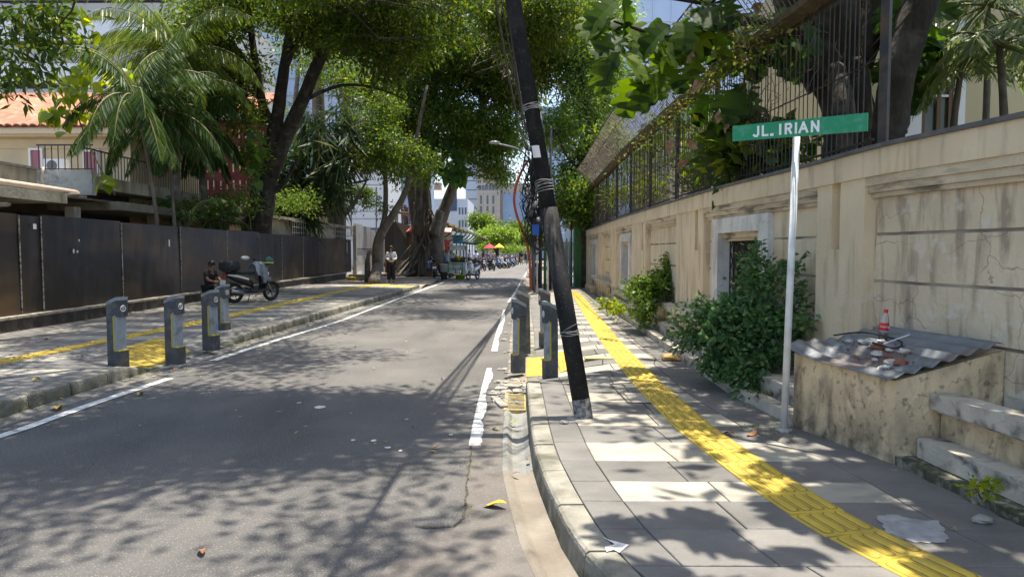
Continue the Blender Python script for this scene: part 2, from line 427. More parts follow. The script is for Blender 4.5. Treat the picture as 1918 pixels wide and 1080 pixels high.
pieces(pav_r, 'paving_stone', dark, M_pdark, 240); pieces(pav_r, 'pale_paving_stone', light, M_plight, 60)
# ---- yellow tactile path, right ----
cen = sorted([(lambda p:(p.y,p.x))(G(x,y,.16)) for x,y in [(1768,1080),(1570,982),(1486,930),(1402,873),(1302,800),(1218,722),(1153,650),(1107,590),(1082,553)]])
tx = interp([(-1,cen[0][1]+1.6),(1.5,cen[0][1]+.75)]+cen)
def bar_tile(w, l):
    mb = MB(); mb.dirt = set(); h = .012; b = .006
    mb.add([(-w,-l,-.02),(w,-l,-.02),(w,l,-.02),(-w,l,-.02),(-w,-l,h-b),(w,-l,h-b),(w,l,h-b),(-w,l,h-b),(-w+.006,-l+.006,h),(w-.006,-l+.006,h),(w-.006,l-.006,h),(-w+.006,l-.006,h)],
           [(0,1,5,4),(1,2,6,5),(2,3,7,6),(3,0,4,7),(4,5,9,8),(5,6,10,9),(6,7,11,10),(7,4,8,11),(8,9,10,11)])
    for k in range(4):
        cx = (k-1.5)*w*.48; hw = w*.15; hl = l*.86; pts = []
        for (sx, sy, a0) in ((0,hl-hw,0),(0,-(hl-hw),PI)):
            for q in range(5):
                a = a0+PI*q/4; pts.append((cx+hw*math.cos(a), sy+hw*math.sin(a)))
        n = len(pts); mb.dirt.add(len(mb.f)); mb.add([(cx+(x-cx)*1.38, y*1.035, h+.0012) for x,y in pts], [tuple(range(n))])
        top = [(cx+(x-cx)*.6, y*.97, h+.008) for x,y in pts]
        mb.add([(x,y,h-.001) for x,y in pts]+top, [tuple(range(n,2*n))]+[(i,(i+1)%n,(i+1)%n+n,i+n) for i in range(n)])
    return mb
def dot_tile(w):
    mb = MB(); mb.dirt = set(); h = .012
    mb.box(-w,w,-w,w,-.02,h)
    for i in range(5):
        for j in range(5):
            cx, cy, r = (i-2)*w*.39, (j-2)*w*.39, w*.13
            p = [(cx+r*math.cos(a),cy+r*math.sin(a)) for a in np.linspace(0,2*PI,7)[:-1]]
            mb.dirt.add(len(mb.f)); mb.add([(cx+(x-cx)*1.4,cy+(y-cy)*1.4,h+.001) for x,y in p], [tuple(range(6))])
            mb.add([(x,y,h-.001) for x,y in p]+[(cx+(x-cx)*.6,cy+(y-cy)*.6,h+.006) for x,y in p], [tuple(range(6,12))]+[(q,(q+1)%6,(q+1)%6+6,q+6) for q in range(6)])
    return mb
tpath = thing('tactile_path','yellow ribbed tactile strip running up the right hand pavement beside the wall','tactile paving',(tx(5),5,KH))
proto = bar_tile(.163,.146).build('tactile_tile', M_tact, tpath, world=False, fixn=False); first = True
Y = .2
while Y < YEND-1:
    d = Vector((tx(Y+.3)-tx(Y), .3, 0)); st = d.normalized()*.298
    loc = Vector((tx(Y+.15), Y+.15, KH)) - tpath.location; rz = math.atan2(-d.x, d.y)
    if first: proto.location = loc; proto.rotation_euler = (0,0,rz); first = False
    else: dup_obj(proto, tpath, loc, (random.uniform(-.006,.006), random.uniform(-.006,.006), rz+random.uniform(-.008,.008)))
    Y += st.y
# patch of ribbed yellow tiles on the right ramp and thin link strip
def patch(name, label, pts_px, zf, nx, ny, proto_mb, m, z0=.12):
    P = [G(x,y,z0) for x,y in pts_px]; c = sum(P, Vector())/4
    t = thing(name, label, 'tactile paving', (c.x, c.y, zf(c.x,c.y)))
    for i in range(nx):
        for j in range(ny):
            u0,u1,v0,v1 = i/nx,(i+1)/nx,j/ny,(j+1)/ny
            def Q(u,v): p = P[0].lerp(P[1],u).lerp(P[3].lerp(P[2],u),v); return p
            def W3(u,v,h): p = Q(u0+(u1-u0)*u, v0+(v1-v0)*v); return (p.x,p.y,zf(p.x,p.y)+h)
            mb = MB()
            for f in [1]:
                n0 = len(mb.v)
                vs = [W3((x/.17+1)/2*.97+.015, (y/.17+1)/2*.97+.015, zz) for x,y,zz in proto_mb.v]
                mb.add(vs, proto_mb.f); mb.dirt = proto_mb.dirt
            mb.build('tactile_tile', m, t, fixn=False)
    return t
patch('tactile_patch','square yellow ribbed patch on the ramp between the right hand bollards',[(985,699),(1079,695),(1068,661),(986,666)],zr,3,3,bar_tile(.17,.17),M_tact,.07)
dt = MB(); a = G(1098,676,.15); b = G(1178,668,.15)
dt.box(min(a.x,b.x), tx(9.6)-.17, 9.33, 9.50, KH-.01, KH+.009); solo('tactile_link', dt, mat('faded_yellow_stone',(.42,.33,.12),(.33,.27,.14),scale=6,rough=.8), 'faded thin yellow band joining ramp patch and ribbed strip','tactile paving')
# kerb stones right
kb = MB(); sheet(kb, lambda Y: rk(Y)+.01, lambda Y: rk(Y)+.15, -1.5, YEND, 0, .3, lambda x,y: kh_r(y)-.03)
kerb_r = struct('kerb', kb, mat('kerb_joint', (.08,.075,.06)), fixn=False); it = []
def kerbstone(f, a, b, hf, sgn, wid=.15, low=-.09):
    mb = MB(); g_ = .006; a += g_; b -= g_; n = 3; ring = []
    for k in range(n+1):
        y = a+(b-a)*k/n; x = f(y); h = hf(y)+random.uniform(-.003,.003); w = wid*sgn; j = random.uniform(-.003,.003)
        ring.append([(x-.02*sgn+j,y,low),(x+j,y,h-.035),(x+.006*sgn+j,y,h-.012),(x+.022*sgn,y,h),(x+w,y,h+.002),(x+w,y,low)])
    vs = [p for r in ring for p in r]; fs = []
    for k in range(n):
        for q in range(6):
            i0 = k*6+q; i1 = k*6+(q+1)%6; fs.append((i0,i1,i1+6,i0+6))
    fs += [tuple(range(5,-1,-1)), tuple(n*6+q for q in range(6))]
    return MB().add(vs, fs)
Y = -1.2
while Y < YEND:
    L = .62 if Y > 3 else .45
    it.append((Y, kerbstone(rk, Y, Y+L, kh_r, 1))); Y += L
for _, m_ in it: m_.build('kerb_stone', M_kerb, kerb_r)
# gutter channel right
gm = MB(); gd = MB(); ys = xs(-1.0,8.0,.25)
def gsec(Y):
    d = .02+.022*sm(4.5,5.6,Y)*(1-sm(6.6,7.0,Y))
    x0, x1 = gl(Y), rk(Y)-.012
    w = x1-x0
    return [(x0,Y,.002),(x0+.03,Y,.012),(x0+.045,Y,.004),(x0+w*.35,Y,-d*.8),(x0+w*.55,Y,-d),(x0+w*.8,Y,-d*.75),(x1,Y,-.004)]
for a, b in zip(ys[:-1], ys[1:]):
    A_, B_ = gsec(a), gsec(b); t = gd if 4.9 < a < 6.8 else gm
    for k in range(6): t.add([A_[k],A_[k+1],B_[k+1],B_[k]], [(0,1,2,3)])
ysf = xs(8.0,44,.6)
for a, b in zip(ysf[:-1], ysf[1:]):
    j = lambda Y: gl(Y)
    gm.add([(j(a),a,.003+.006*random.random()),(rk(a)+.02,a,.02),(rk(b)+.02,b,.02),(j(b),b,.003)], [(0,1,2,3)])
struct('gutter', gm, M_conc, fixn=False); struct('damp_gutter_channel', gd, M_wet, fixn=False)
# broken concrete edge and rubble by the gutter
M_rub = mat('broken_concrete', (.42,.39,.33), (.28,.26,.22), scale=9, rough=.9, bump=.8, bscale=40, stain=(.12,.11,.09), sscale=8)
mb = MB()
for k in range(150):
    Y = random.choice([random.uniform(7.2,8.6), random.uniform(8.5,20), random.uniform(20,30), random.uniform(24,28)]); x = random.uniform(gl(Y)-.12, rk(Y)+ (.02 if Y<20 else .6)); r = random.uniform(.008,.04)*(1+Y/25)
    mb.ball((x,Y,.01+ (KH if x>rk(Y)+.1 and Y<YEND else 0)), (r*1.5,r*1.3,r*.5), 6, 4, .25)
struct('rubble', mb, M_rub)['kind'] = 'stuff'
# drain grate
gr = thing('drain_grate','yellowed metal drain grate with dark slots at the head of the gutter','drain grate',G(962,748,.01))
c = G(962,755,0); x0, x1 = gl(c.y)+.03, rk(c.y)-.02; M_gr = mat('yellowed_grate', (.38,.31,.13),(.28,.22,.1),scale=20,rough=.7,stain=(.1,.08,.05),sscale=12)
MB().box(x0-.03,x1+.012,6.85,7.75,-.12,-.06).build('pit', mat('pit_dark',(.03,.028,.02)), gr)
fr = MB(); fr.box(x0-.035,x0,6.9,7.7,-.03,.012); fr.box(x1-.01,x1+.008,6.9,7.7,-.03,.012); fr.box(x0,x1-.01,6.9,6.94,-.03,.012); fr.box(x0,x1-.01,7.66,7.7,-.03,.012); fr.build('frame', M_gr, gr)
for k in range(16):
    y = 6.965+k*.044; MB().box(x0,x1-.01,y,y+.022,-.02,.008).build('slat', M_gr, gr)
# raised concrete block beside the grate
blk = MB()
for (x,y,w,l,h) in [(x0-.09,7.25,.08,.5,.03),(x0-.08,7.9,.14,.16,.045),(x0+.05,8.0,.2,.12,.05),(x0+.18,7.95,.1,.2,.04),(x0-.16,7.75,.1,.2,.02)]:
    blk.cbox((x,y,h/2),(w,l,h),random.uniform(-.3,.3))
solo('broken_kerb_lumps', blk, M_rub, 'crumbled concrete lumps around the drain grate at the gutter head','rubble')
# cover outline in the pavement
def frame_on(px, z, w, name, label, m):
    P = [G(x,y,z) for x,y in px]; mb = MB()
    for a, b in zip(P, P[1:]+P[:1]):
        d = (b-a).normalized(); n = Vector((-d.y,d.x,0))*w/2
        mb.prism([a-n,b-n,b+n,a+n], (0,0,.007))
    return solo(name, mb, m, label, 'manhole cover')
frame_on([(1143,719),(1176,754),(1262,756),(1212,716)], KH+.003, .014, 'inspection_cover', 'stone filled inspection cover with thin dark iron rim left of the yellow strip', mat('dark_iron_rim',(.06,.055,.05),rough=.6))
# painted arrow mark
ar = MB(); P = [G(x,y,KH+.006) for x,y in [(1127,1004),(1142,1010),(1178,1019),(1160,1034),(1150,1028),(1136,1032),(1133,1023),(1152,1018)]]
ar.add(P, [tuple(range(8))]); solo('painted_arrow', ar, M_paint, 'small scratched white painted arrow on the pavement edge by the kerb','road marking')
pt = MB(); P = [G(x,y,KH+.005) for x,y in [(1642,964),(1680,962),(1700,970),(1756,975),(1776,1000),(1774,1014),(1720,1016),(1690,1008),(1660,996)]]
PP = []
for a, b in zip(P, P[1:]+P[:1]):
    for q in range(6): v = a.lerp(b,q/6); PP.append(v+Vector((random.uniform(-.012,.012),random.uniform(-.012,.012),0)))
pt.add(PP, [tuple(range(len(PP)))]); struct('cement_patch', pt, mat('cement_smear', (.36,.36,.35),(.25,.25,.25),scale=12,rough=.85,stain=(.18,.18,.18),sscale=9))
# ---- left pavement ----
XP = interp([(0,-9.0),(12,-9.2),(41,-9.9),(60,-10.4)])      # foot of the plinth
def kh_l(Y): return .15 - .125*sm(8.6,9.3,Y)*(1-sm(11.6,12.5,Y))
def zl(x, y):
    k = lk(y)-.15; t = min(1,max(0,(k-x)/.75)); t = t*t*(3-2*t); return kh_l(y)*(1-t)+.15*t
LEND = 30.5
bed = MB(); sheet(bed, lambda Y: XP(Y)-.2, lambda Y: lk(Y)-.02, -4, LEND, 0, .4, lambda x,y: zl(x,y)-.012)
pav_l = struct('left_pavement', bed, MATS['paving_joint_mortar'], fixn=False)
dark, light = [], []; Y = -1; i = 0
while Y < LEND:
    h = .62 if i % 2 else .5
    a, b = Y, min(Y+h, LEND); is_l = i % 2 == 0
    f = [lambda y: XP(y)+.02, lambda y: XP(y)+.55, lambda y: (XP(y)+.55)*.5-3.5, lambda y: -6.2, lambda y: lk(y)-.16-.3, lambda y: lk(y)-.155]
    for k in range(5):
        if b-a < .1: continue
        (light if (is_l and k in (1,2,3) and (i//2+k)%4) else dark).append((math.hypot((a+b)/2-9,0), tile([(f[k](a),a),(f[k+1](a),a),(f[k+1](b),b),(f[k](b),b)], zl)))
    Y = b; i += 1
pieces(pav_l, 'paving_stone', dark, M_pdark); pieces(pav_l, 'pale_paving_stone', light, M_plight)
kb = MB(); sheet(kb, lambda Y: lk(Y)-.15, lambda Y: lk(Y)-.01, -4, LEND, 0, .4, lambda x,y: kh_l(y)-.03)
kerb_l = struct('left_kerb', kb, MATS['kerb_joint'], fixn=False); Y = -1
while Y < LEND:
    kerbstone(lk, Y, min(Y+.66,LEND), kh_l, -1).build('kerb_stone', M_kerb, kerb_l); Y += .66
gm = MB()
for a, b in zip(xs(-4,LEND,.5)[:-1], xs(-4,LEND,.5)[1:]):
    for (o0,z0),(o1,z1) in zip([(0,.002),(.06,-.004),(.15,-.02),(.24,.0),(.262,.014),(.285,.003)][:-1],[(0,.002),(.06,-.004),(.15,-.02),(.24,.0),(.262,.014),(.285,.003)][1:]):
        gm.add([(lk(a)+o0,a,z0),(lk(a)+o1,a,z1),(lk(b)+o1,b,z1),(lk(b)+o0,b,z0)], [(0,1,2,3)])
struct('left_gutter', gm, mat('left_gutter_concrete', (.22,.21,.19),(.15,.145,.13),scale=3,rough=.9,stain=(.08,.075,.06),sscale=2,bump=.4,bscale=30), fixn=False)
lt = thing('tactile_path','yellow tactile strip running along the left pavement past the bollards','tactile paving',(-6.6,9,.15))
pr = bar_tile(.163,.146).build('tactile_tile', M_tact, lt, world=False, fixn=False); prd = dot_tile(.148).build('tactile_tile', M_tact, lt, world=False, fixn=False)
Y = 3.0; f1_ = f2_ = True
LT = interp([(3,-6.95),(9.1,-6.82),(14,-6.6),(31,-6.5)])
while Y < 30.4:
    dots = 9.4 < Y < 11.0
    src = prd if dots else pr; loc = Vector((LT(Y),Y,.15))-lt.location
    if dots and f2_: src.location = loc; f2_ = False
    elif not dots and f1_: src.location = loc; f1_ = False
    else: dup_obj(src, lt, loc, (0,0,random.uniform(-.01,.01)))
    Y += .298
patch('tactile_patch','wide yellow dotted patch between the two left front bollards',[(199,671),(254,690),(358,653),(296,641)],zl,4,3,dot_tile(.17),M_tact,.08)
ft = MB(); 
for k in range(3): 
    q = G(712+k*22,533+k*2.0,.15); ft.box(q.x-.4,q.x+.4,q.y-.5,q.y+.3,.14,.158)
solo('tactile_turn', ft, M_tact, 'end of the left yellow strip turning towards the road near the woman','tactile paving')
# dirt area where the banyan stands
dm = MB(); ys = xs(30.5,60,1.0)
for a, b in zip(ys[:-1], ys[1:]):
    n = 10; P = lambda y,k: (XP(y)-.6+(lk(y)+.05-(XP(y)-.6))*k/n, y, .07+.05*math.sin(y*1.3+k)*math.cos(k*1.9)-(.055 if k==n else 0))
    for k in range(n): dm.add([P(a,k),P(a,k+1),P(b,k+1),P(b,k)], [(0,1,2,3)])
struct('dirt_verge', dm, mat('brown_dirt', (.2,.165,.13),(.30,.26,.21),scale=1.4,rough=1,bump=.8,bscale=20,stain=(.1,.08,.06),sscale=1.5), fixn=False)
dm = MB().box(.55,3.2,26.5,60,-.02,.1); struct('far_verge', dm, M_ground)
# ================= RIGHT: PERIMETER WALL =================
M_wall = mat('weathered_cream_plaster', (.76,.62,.42), (.66,.53,.355), scale=2.0, rough=.88, bump=.35, bscale=30, stain=(.27,.20,.14), sscale=1.6, samt=.5, sstretch=(5,5,.8), speck=(.66,.60,.48), spscale=9, spamt=.45)
M_wallc = mat('cracked_cream_plaster', (.70,.575,.40), (.57,.465,.325), scale=1.8, rough=.9, bump=.5, bscale=26, stain=(.27,.205,.145), sscale=1.9, samt=.75, sstretch=(5,5,.9), speck=(.68,.63,.53), spscale=7, spamt=.6, crack=(.09,.07,.055), crscale=2.1, crmask=(.44,.5))
M_corn = mat('mouldy_cornice_plaster', (.64,.535,.38), (.50,.41,.29), scale=3, rough=.9, bump=.5, bscale=30, stain=(.09,.075,.055), sscale=3.2, samt=.8, sstretch=(2,.6,3))
M_base = mat('dirty_planter_plaster', (.74,.58,.36), (.64,.49,.30), scale=3, rough=.9, bump=.6, bscale=30, stain=(.09,.075,.055), sscale=3.5, samt=.7, sstretch=(1.8,1.8,.8), lowz=((.07,.06,.045),.10,.62), speck=(.07,.06,.05), spscale=22, spamt=.55, crack=(.2,.13,.07), crscale=2.6, crmask=(.5,.6))
M_slab = mat('stained_pale_slab', (.55,.50,.41), (.44,.39,.31), scale=5, rough=.88, bump=.5, bscale=35, stain=(.05,.045,.04), sscale=4, samt=.85, sstretch=(1,1.5,2))
M_white = mat('peeling_white_frame', (.72,.70,.66), (.60,.58,.54), scale=3, rough=.8, bump=.3, bscale=40, stain=(.3,.27,.23), sscale=2.5, samt=.5, sstretch=(2,2,.6), speck=(.2,.15,.12), spscale=26, spamt=.3)
M_groove = mat('groove_paint', (.62,.57,.48), (.2,.17,.14), scale=2.2, rough=.9, stretch=(1,1,6))
M_slate = mat('slate_capping', (.10,.10,.10), (.16,.155,.15), scale=6, rough=.8, bump=.4, bscale=50)
M_iron = mat('black_iron', (.018,.017,.016), (.05,.038,.03), scale=9, rough=.55, stain=(.12,.06,.03), sscale=6, samt=.5)
WT = sorted([(lambda p:(p.y,p.x))(G(x,y,2.49)) for x,y in [(1918,213),(1780,240),(1645,268),(1555,297),(1345,350),(1240,382),(1165,406),(1118,424)]])
_w = interp([(-2,WT[0][1]+1.4),(0,WT[0][1]+.95),(2,WT[0][1]+.45),(3.3,WT[0][1]+.16)]+WT+[(31,WT[-1][1])])
def wx(Y): return (_w(Y-.5)+_w(Y)+_w(Y+.5))/3
def wn_(Y):
    d = (wx(Y+.2)-wx(Y-.2))/.4; v = Vector((1,-d,0)); return v.normalized()
def WP(Y, o, z): n = wn_(Y); return (wx(Y)+n.x*o, Y+n.y*o, z)
def wbox(mb, Y0, Y1, o0, o1, z0, z1, st=.6):
    ys = xs(Y0,Y1,st)
    vs = []; fs = []
    for y in ys: vs += [WP(y,o0,z0),WP(y,o1,z0),WP(y,o1,z1),WP(y,o0,z1)]
    for k in range(len(ys)-1):
        for q in range(4): a = k*4+q; b = k*4+(q+1)%4; fs.append((a,b,b+4,a+4))
    n = (len(ys)-1)*4; fs += [(3,2,1,0),(n,n+1,n+2,n+3)]
    return mb.add(vs, fs)
wall = thing('perimeter_wall','long curved cream plaster wall with pilasters, moulded panels and white framed windows','wall',(wx(8),8,0))
def wpart(name, m, *boxes, parent=None, **k):
    mb = MB()
    for b in boxes: wbox(mb, *b)
    return mb.build(name, m, parent or wall, **k)
wpart('top_band', M_wall, (-1.5,29,-.02,.36,2.235,2.455))
wpart('capping', M_slate, (-1.5,29,-.05,.38,2.455,2.49))
PIL = [(.3,1.3),(6.06,6.95),(10.35,12.0),(14.7,16.4),(19.2,20.5),(22.9,24.4),(28.0,28.9)]
for a, b in PIL:
    if a > 6 and b-a < 2:
        m_ = a+.42 if a < 7 else a+.3; w = .17
        wpart('pilaster', M_wall, (a,m_,0,.2,0,2.235),(m_+w,b,0,.2,0,2.235),(m_,m_+w,.0,.2,0,1.62),(m_,m_+w,.11,.2,1.62,2.235))
    else: wpart('pilaster', M_wall, (a,b,0,.2,0,2.235))
BAYS = [(1.3,6.06,None),(6.95,10.35,(8.15,10.05)),(12.0,14.7,None),(16.4,19.2,(16.9,18.6)),(20.5,22.9,None),(24.4,28.0,(25.2,27.2))]
ROWS = [(.95,1.335),(1.36,1.735),(1.76,2.02)]
for a, b, win in BAYS:
    for k,(z0,z1,o) in enumerate([(2.16,2.235,.0),(2.10,2.16,.025),(2.06,2.10,.055)]):
        wpart('cornice', M_corn, (a,b,o,.2,z0,z1))
    segs = [(a,b)] if not win else [(a,win[0]+.02),(win[1]-.02,b)]
    for s0, s1 in segs:
        wpart('backing', M_groove, (s0,s1,.125,.3,0,2.06))
        for z0, z1 in [(.0,.48),(.505,.925)]+ROWS:
            n = 1 if s1-s0 < 2 else 2
            for k in range(n):
                y0, y1 = s0+(s1-s0)*k/n, s0+(s1-s0)*(k+1)/n
                wpart('wall_panel', M_wallc if a < 5 else M_wall, (y0+(.002 if k else 0),y1,.10,.15,z0,z1 if z1 < 2 else 2.06))
    if win:
        w0, w1 = win; t = .27; zb, zt = .62, 2.055
        wpart('backing', M_groove, (w0,w1,.125,.3,0,zb)); 
        f = wpart('window_frame', M_white, (w0,w0+t,.03,.25,zb,zt),(w1-t,w1,.03,.25,zb,zt),(w0+t,w1-t,.03,.25,zt-.2,zt),(w0+t,w1-t,.0,.25,zb,zb+.12))
        wpart('lintel', M_corn, (w0+t,w1-t,.10,.25,zt-.27,zt-.2),(w0+t,w1-t,.15,.25,zt-.31,zt-.27))
        g_ = MB()
        for k in range(7):
            y = w0+t+(w1-w0-2*t)*k/6; g_.tube([WP(y,.21,zb+.1),WP(y,.21,zt-.3)], .011, 5)
            y2 = w0+t+(w1-w0-2*t)*((k+1)%7)/6
            if k < 6:
                for q in range(4):
                    z = zb+.15+q*.28; g_.tube([WP(y,.21,z),WP((y+y2)/2,.21,z+.14),WP(y2,.21,z)], .009, 4); g_.tube([WP(y,.21,z+.28),WP((y+y2)/2,.21,z+.14),WP(y2,.21,z+.28)], .009, 4)
        g_.build('window_grille', M_iron, wall)
        wpart('recess_shade_sheet', mat('recess_shade_black',(.02,.018,.015)), (w0+.02,w1-.02,.26,.30,.3,2.1))  # near-black sheet: its colour stands in for the shade behind the grille
# garden ground retained behind the wall
gb = MB()
for a, b in zip(xs(-1.5,29,1)[:-1], xs(-1.5,29,1)[1:]):
    gb.hexa([WP(a,.82,-.1),(40,a,-.1),(40,b,-.1),WP(b,.82,-.1),WP(a,.82,2.2),(40,a,2.2),(40,b,2.2),WP(b,.82,2.2)])
    gb.hexa([WP(a,.36,2.06),WP(a,.82,2.06),WP(b,.82,2.06),WP(b,.36,2.06),WP(a,.36,2.2),WP(a,.82,2.2),WP(b,.82,2.2),WP(b,.36,2.2)])
struct('raised_garden_soil', gb, mat('garden_soil',(.10,.08,.05),(.07,.08,.03),scale=1,rough=1))
# ================= IRON FENCE ON THE WALL =================
FZ0, FZ1 = 2.5, 4.15
fence = thing('iron_fence','tall black iron bar fence on the wall with its top bent outwards over the pavement','fence',WP(8,.2,2.49))
bar = MB().tube([(0,0,0),(0,0,FZ1-FZ0)], .0065, 4).build('bar', M_iron, fence, world=False)
arc = [(-.0,0,0),(-.06,0,.16),(-.20,0,.38),(-.40,0,.62),(-.62,0,.80)]
hook = MB().tube(arc, .007, 4).build('bent_top_bar', mat('rusty_bent_bars',(.10,.085,.075),(.22,.17,.13),scale=8,rough=.8), fence, world=False)
base = wloc(fence); Y = 6.5; k = 0; ext = []
while Y < 28.8:
    for o, z in ((bar, FZ0), (hook, FZ1)):
        n = wn_(Y); loc = Vector(WP(Y,.2,z))-base; rz = math.atan2(n.y, n.x)
        if k == 0: o.location = loc; o.rotation_euler = (0,0,rz)
        else: dup_obj(o, fence, loc, (random.uniform(-.01,.01), random.uniform(-.008,.008), rz+random.uniform(-.08,.08)))
    k += 1; Y += .0995 if Y < 18 else .14
def wpath(Y0,Y1,o,z,st=.5): return [WP(y,o,z) for y in xs(Y0,Y1,st)]
for o, z, r in [(.2,2.60,.014),(.2,4.10,.02),(.2,3.3,.008),(-.2,4.76,.008),(-.42,4.95,.012)]:
    MB().tube(wpath(6.3,28.8,o,z), r, 5).build('rail', M_iron, fence)
for y, h in [(6.15,5.6),(10.45,4.2),(12.8,4.2),(15.3,4.2),(17.8,4.2),(20.6,4.2),(23.5,4.2),(26.3,4.2)]:
    r = .05 if y < 7 else .035
    MB().tube([WP(y,.2,2.49),WP(y,.2,h)], r, 4).build('post', M_iron, fence)
ld = MB()
for a, b in zip(xs(6.5,28.8,.5)[:-1], xs(6.5,28.8,.5)[1:]):
    ld.hexa([WP(a,-.02,4.13),WP(a,.24,4.13),WP(b,.24,4.13),WP(b,-.02,4.13),WP(a,-.03,4.2),WP(a,.24,4.22),WP(b,.24,4.22),WP(b,-.03,4.2)])
ld.build('debris_ledge', mat('dead_leaf_mat',(.13,.10,.06),(.07,.06,.035),scale=9,rough=1,bump=1,bscale=30), fence)
# fallen dry twigs through the fence
bb = MB()
for k in range(330):
    y = random.uniform(7,28); p = Vector(WP(y, random.uniform(-.5,.15), random.uniform(4.15,4.9))); 
    q = p+Vector((random.uniform(-.2,.2),random.uniform(-.8,.8),random.uniform(-.3,.3))); bb.tube(bend(p,q,4,.3), .004, 3, cap=False)
for k in range(360):
    y = random.uniform(7,26); p = Vector(WP(y,.2+random.uniform(-.1,.1), random.uniform(2.6,4.1))); q = p+Vector((random.uniform(-.1,.1),random.uniform(-.7,.7),random.uniform(-.3,.3)))
    bb.tube(bend(p,q,4,.3), .004, 3, cap=False)
solo('dry_twigs', bb, mat('dry_twig',(.12,.09,.065)), 'tangle of dry twigs and creeper caught in the iron fence bars','dry twigs', kind='stuff')
# ================= PLANTERS AND STEPS AT THE FOOT =================
def pbox(mb, Y0, Y1, f0, f1, z0, z1, st=.5, jit=0):
    ys = xs(Y0,Y1,st); vs = []; fs = []
    for y in ys:
        j = random.uniform(-jit,jit)
        vs += [(f0(y)+j,y,z0),(f1(y),y,z0),(f1(y),y,z1),(f0(y)+j,y,z1)]
    for k in range(len(ys)-1):
        for q in range(4): a = k*4+q; b = k*4+(q+1)%4; fs.append((a,b,b+4,a+4))
    n = (len(ys)-1)*4; fs += [(3,2,1,0),(n,n+1,n+2,n+3)]
    return mb.add(vs, fs)
wi = lambda y: wx(y)+.12
st_ = thing('planter_terrace','stepped cream planters and kerbs along the foot of the wall','planter',(bx(8),8,KH))
pbox(MB(), -1, 4.70, lambda y: bx(y)-.02, lambda y: bx(y)+.34, -.05, .21, .12, .014).build('mossy_kerb', M_moss, st_)
pbox(MB(), 5.74, 21, lambda y: bx(y), lambda y: bx(y)+.14, .0, .25, .4, .006).build('mossy_kerb', M_slab, st_)
pbox(MB(), -1, 4.66, lambda y: bx(y)+.09, lambda y: wi(y), .215, .345, .25, .006).build('step', M_slab, st_)
pbox(MB(), 6.0, 21, lambda y: bx(y)+.22, lambda y: wi(y), .1, .38).build('step', M_slab, st_)
for a, b, zt, off in [(-1,4.69,.645,.22),(9.4,13.6,.70,.34),(16.5,19.6,.58,.25),(20.2,24.5,.70,.12)]:
    fo = lambda y, off=off: bx(y)+off
    pbox(MB(), a, b, lambda y: fo(y)+.05, lambda y: fo(y)+.12, .30, zt-.10).build('planter_front', M_base, st_)
    pbox(MB(), a, b, lambda y: fo(y)+.02, lambda y: fo(y)+.14, zt-.13, zt-.105).build('moulding', M_slab, st_)
    pbox(MB(), a, b-.003, lambda y: fo(y)-.03, lambda y: fo(y)+.15, zt-.105, zt).build('slab', M_slab, st_)
    if b < 20 or True: pbox(MB(), b-.1, b-.005, lambda y: fo(y)+.121, wi, .30, zt-.11).build('planter_end', M_base, st_)
    pbox(MB(), a, b-.1, lambda y: fo(y)+.12, wi, .30, zt-.16, .3, .01).build('soil', MATS['garden_soil'], st_)
    pbox(MB(), a, b-.006, lambda y: wi(y)-.06, lambda y: wi(y)+.02, .3, zt-.02).build('back_edge', M_slab, st_)
pbox(MB(), 24.6, 27, lambda y: bx(y)+.0, wi, .0, .34).build('end_block', M_base, st_)
# masonry box with tilted corrugated sheet
Y0, Y1 = 4.70, 5.72
bxm = thing('masonry_box','stained cream masonry box against the wall capped with a bent corrugated sheet','masonry box',(2.6,5.2,KH))
f0, f1 = bx(Y0)-.03, bx(Y1)-.0; w0, w1 = wx(Y0)+.03, wx(Y1)+.02
zf_, zb_ = .725, .93
b = MB()
def slab4(xa, ya, xb, yb, t, z0a, z1a, z1b):
    d = Vector((xb-xa,yb-ya,0)); n = Vector((-d.y,d.x,0)).normalized()*t
    b.hexa([(xa,ya,z0a),(xb,yb,z0a),(xb+n.x,yb+n.y,z0a),(xa+n.x,ya+n.y,z0a),(xa,ya,z1a),(xb,yb,z1b),(xb+n.x,yb+n.y,z1b),(xa+n.x,ya+n.y,z1a)])
slab4(f0,Y0,w0+.05,Y0+.02,.08,-.02,zf_,zb_)
b.build('side_wall', M_base, bxm); b = MB(); slab4(f1,Y1-.08,w1+.05,Y1-.06,.08,.02,zf_+.04,zb_+.05); b.build('side_wall', M_base, bxm)
b = MB(); slab4(f1,Y1-.003,f0,Y0+.004,.08,-.02,zf_+.04,zf_-.004); b.build('front_wall', M_base, bxm)
# corrugated sheet (bowl-shaped, curled front)
n_, m__ = 46, 26; vs = []; fs = []
for i in range(n_+1):
    u = i/n_; yy = Y0-.03+u*(Y1-Y0+.08)
    for j in range(m__+1):
        v = j/m__
        xf = f0+(f1-f0)*u-.07+ .02*math.sin(u*6); xw = wx(yy)+.02
        x = xf+(xw-xf)*v
        z = .74+.25*v + .0*(1-v)*(1-u) - .05*math.exp(-((v-.28)/.16)**2)*math.sin(PI*u) + .06*(u**2)*(1-v)**2 + .016*math.cos(v*2*PI*6.2+.5)*(1 if v > .2 else v*5)
        z += .05*max(0,(u-.75)/.25)*(1-v)*(.5+.5*math.sin(v*9))
        vs.append((x,yy,z))
for i in range(n_):
    for j in range(m__): a = i*(m__+1)+j; fs.append((a,a+1,a+m__+2,a+m__+1))
sh = MB().add(vs, fs).build('corrugated_sheet', mat('grey_corrugated_metal',(.16,.175,.19),(.24,.255,.265),scale=4,rough=.5,metal=.35,bump=.3,bscale=20,stain=(.16,.07,.035),sscale=2.4,samt=.6), bxm, smooth=True)
sm_ = sh.modifiers.new('s','SOLIDIFY'); sm_.thickness = .004; sm_.offset = -1
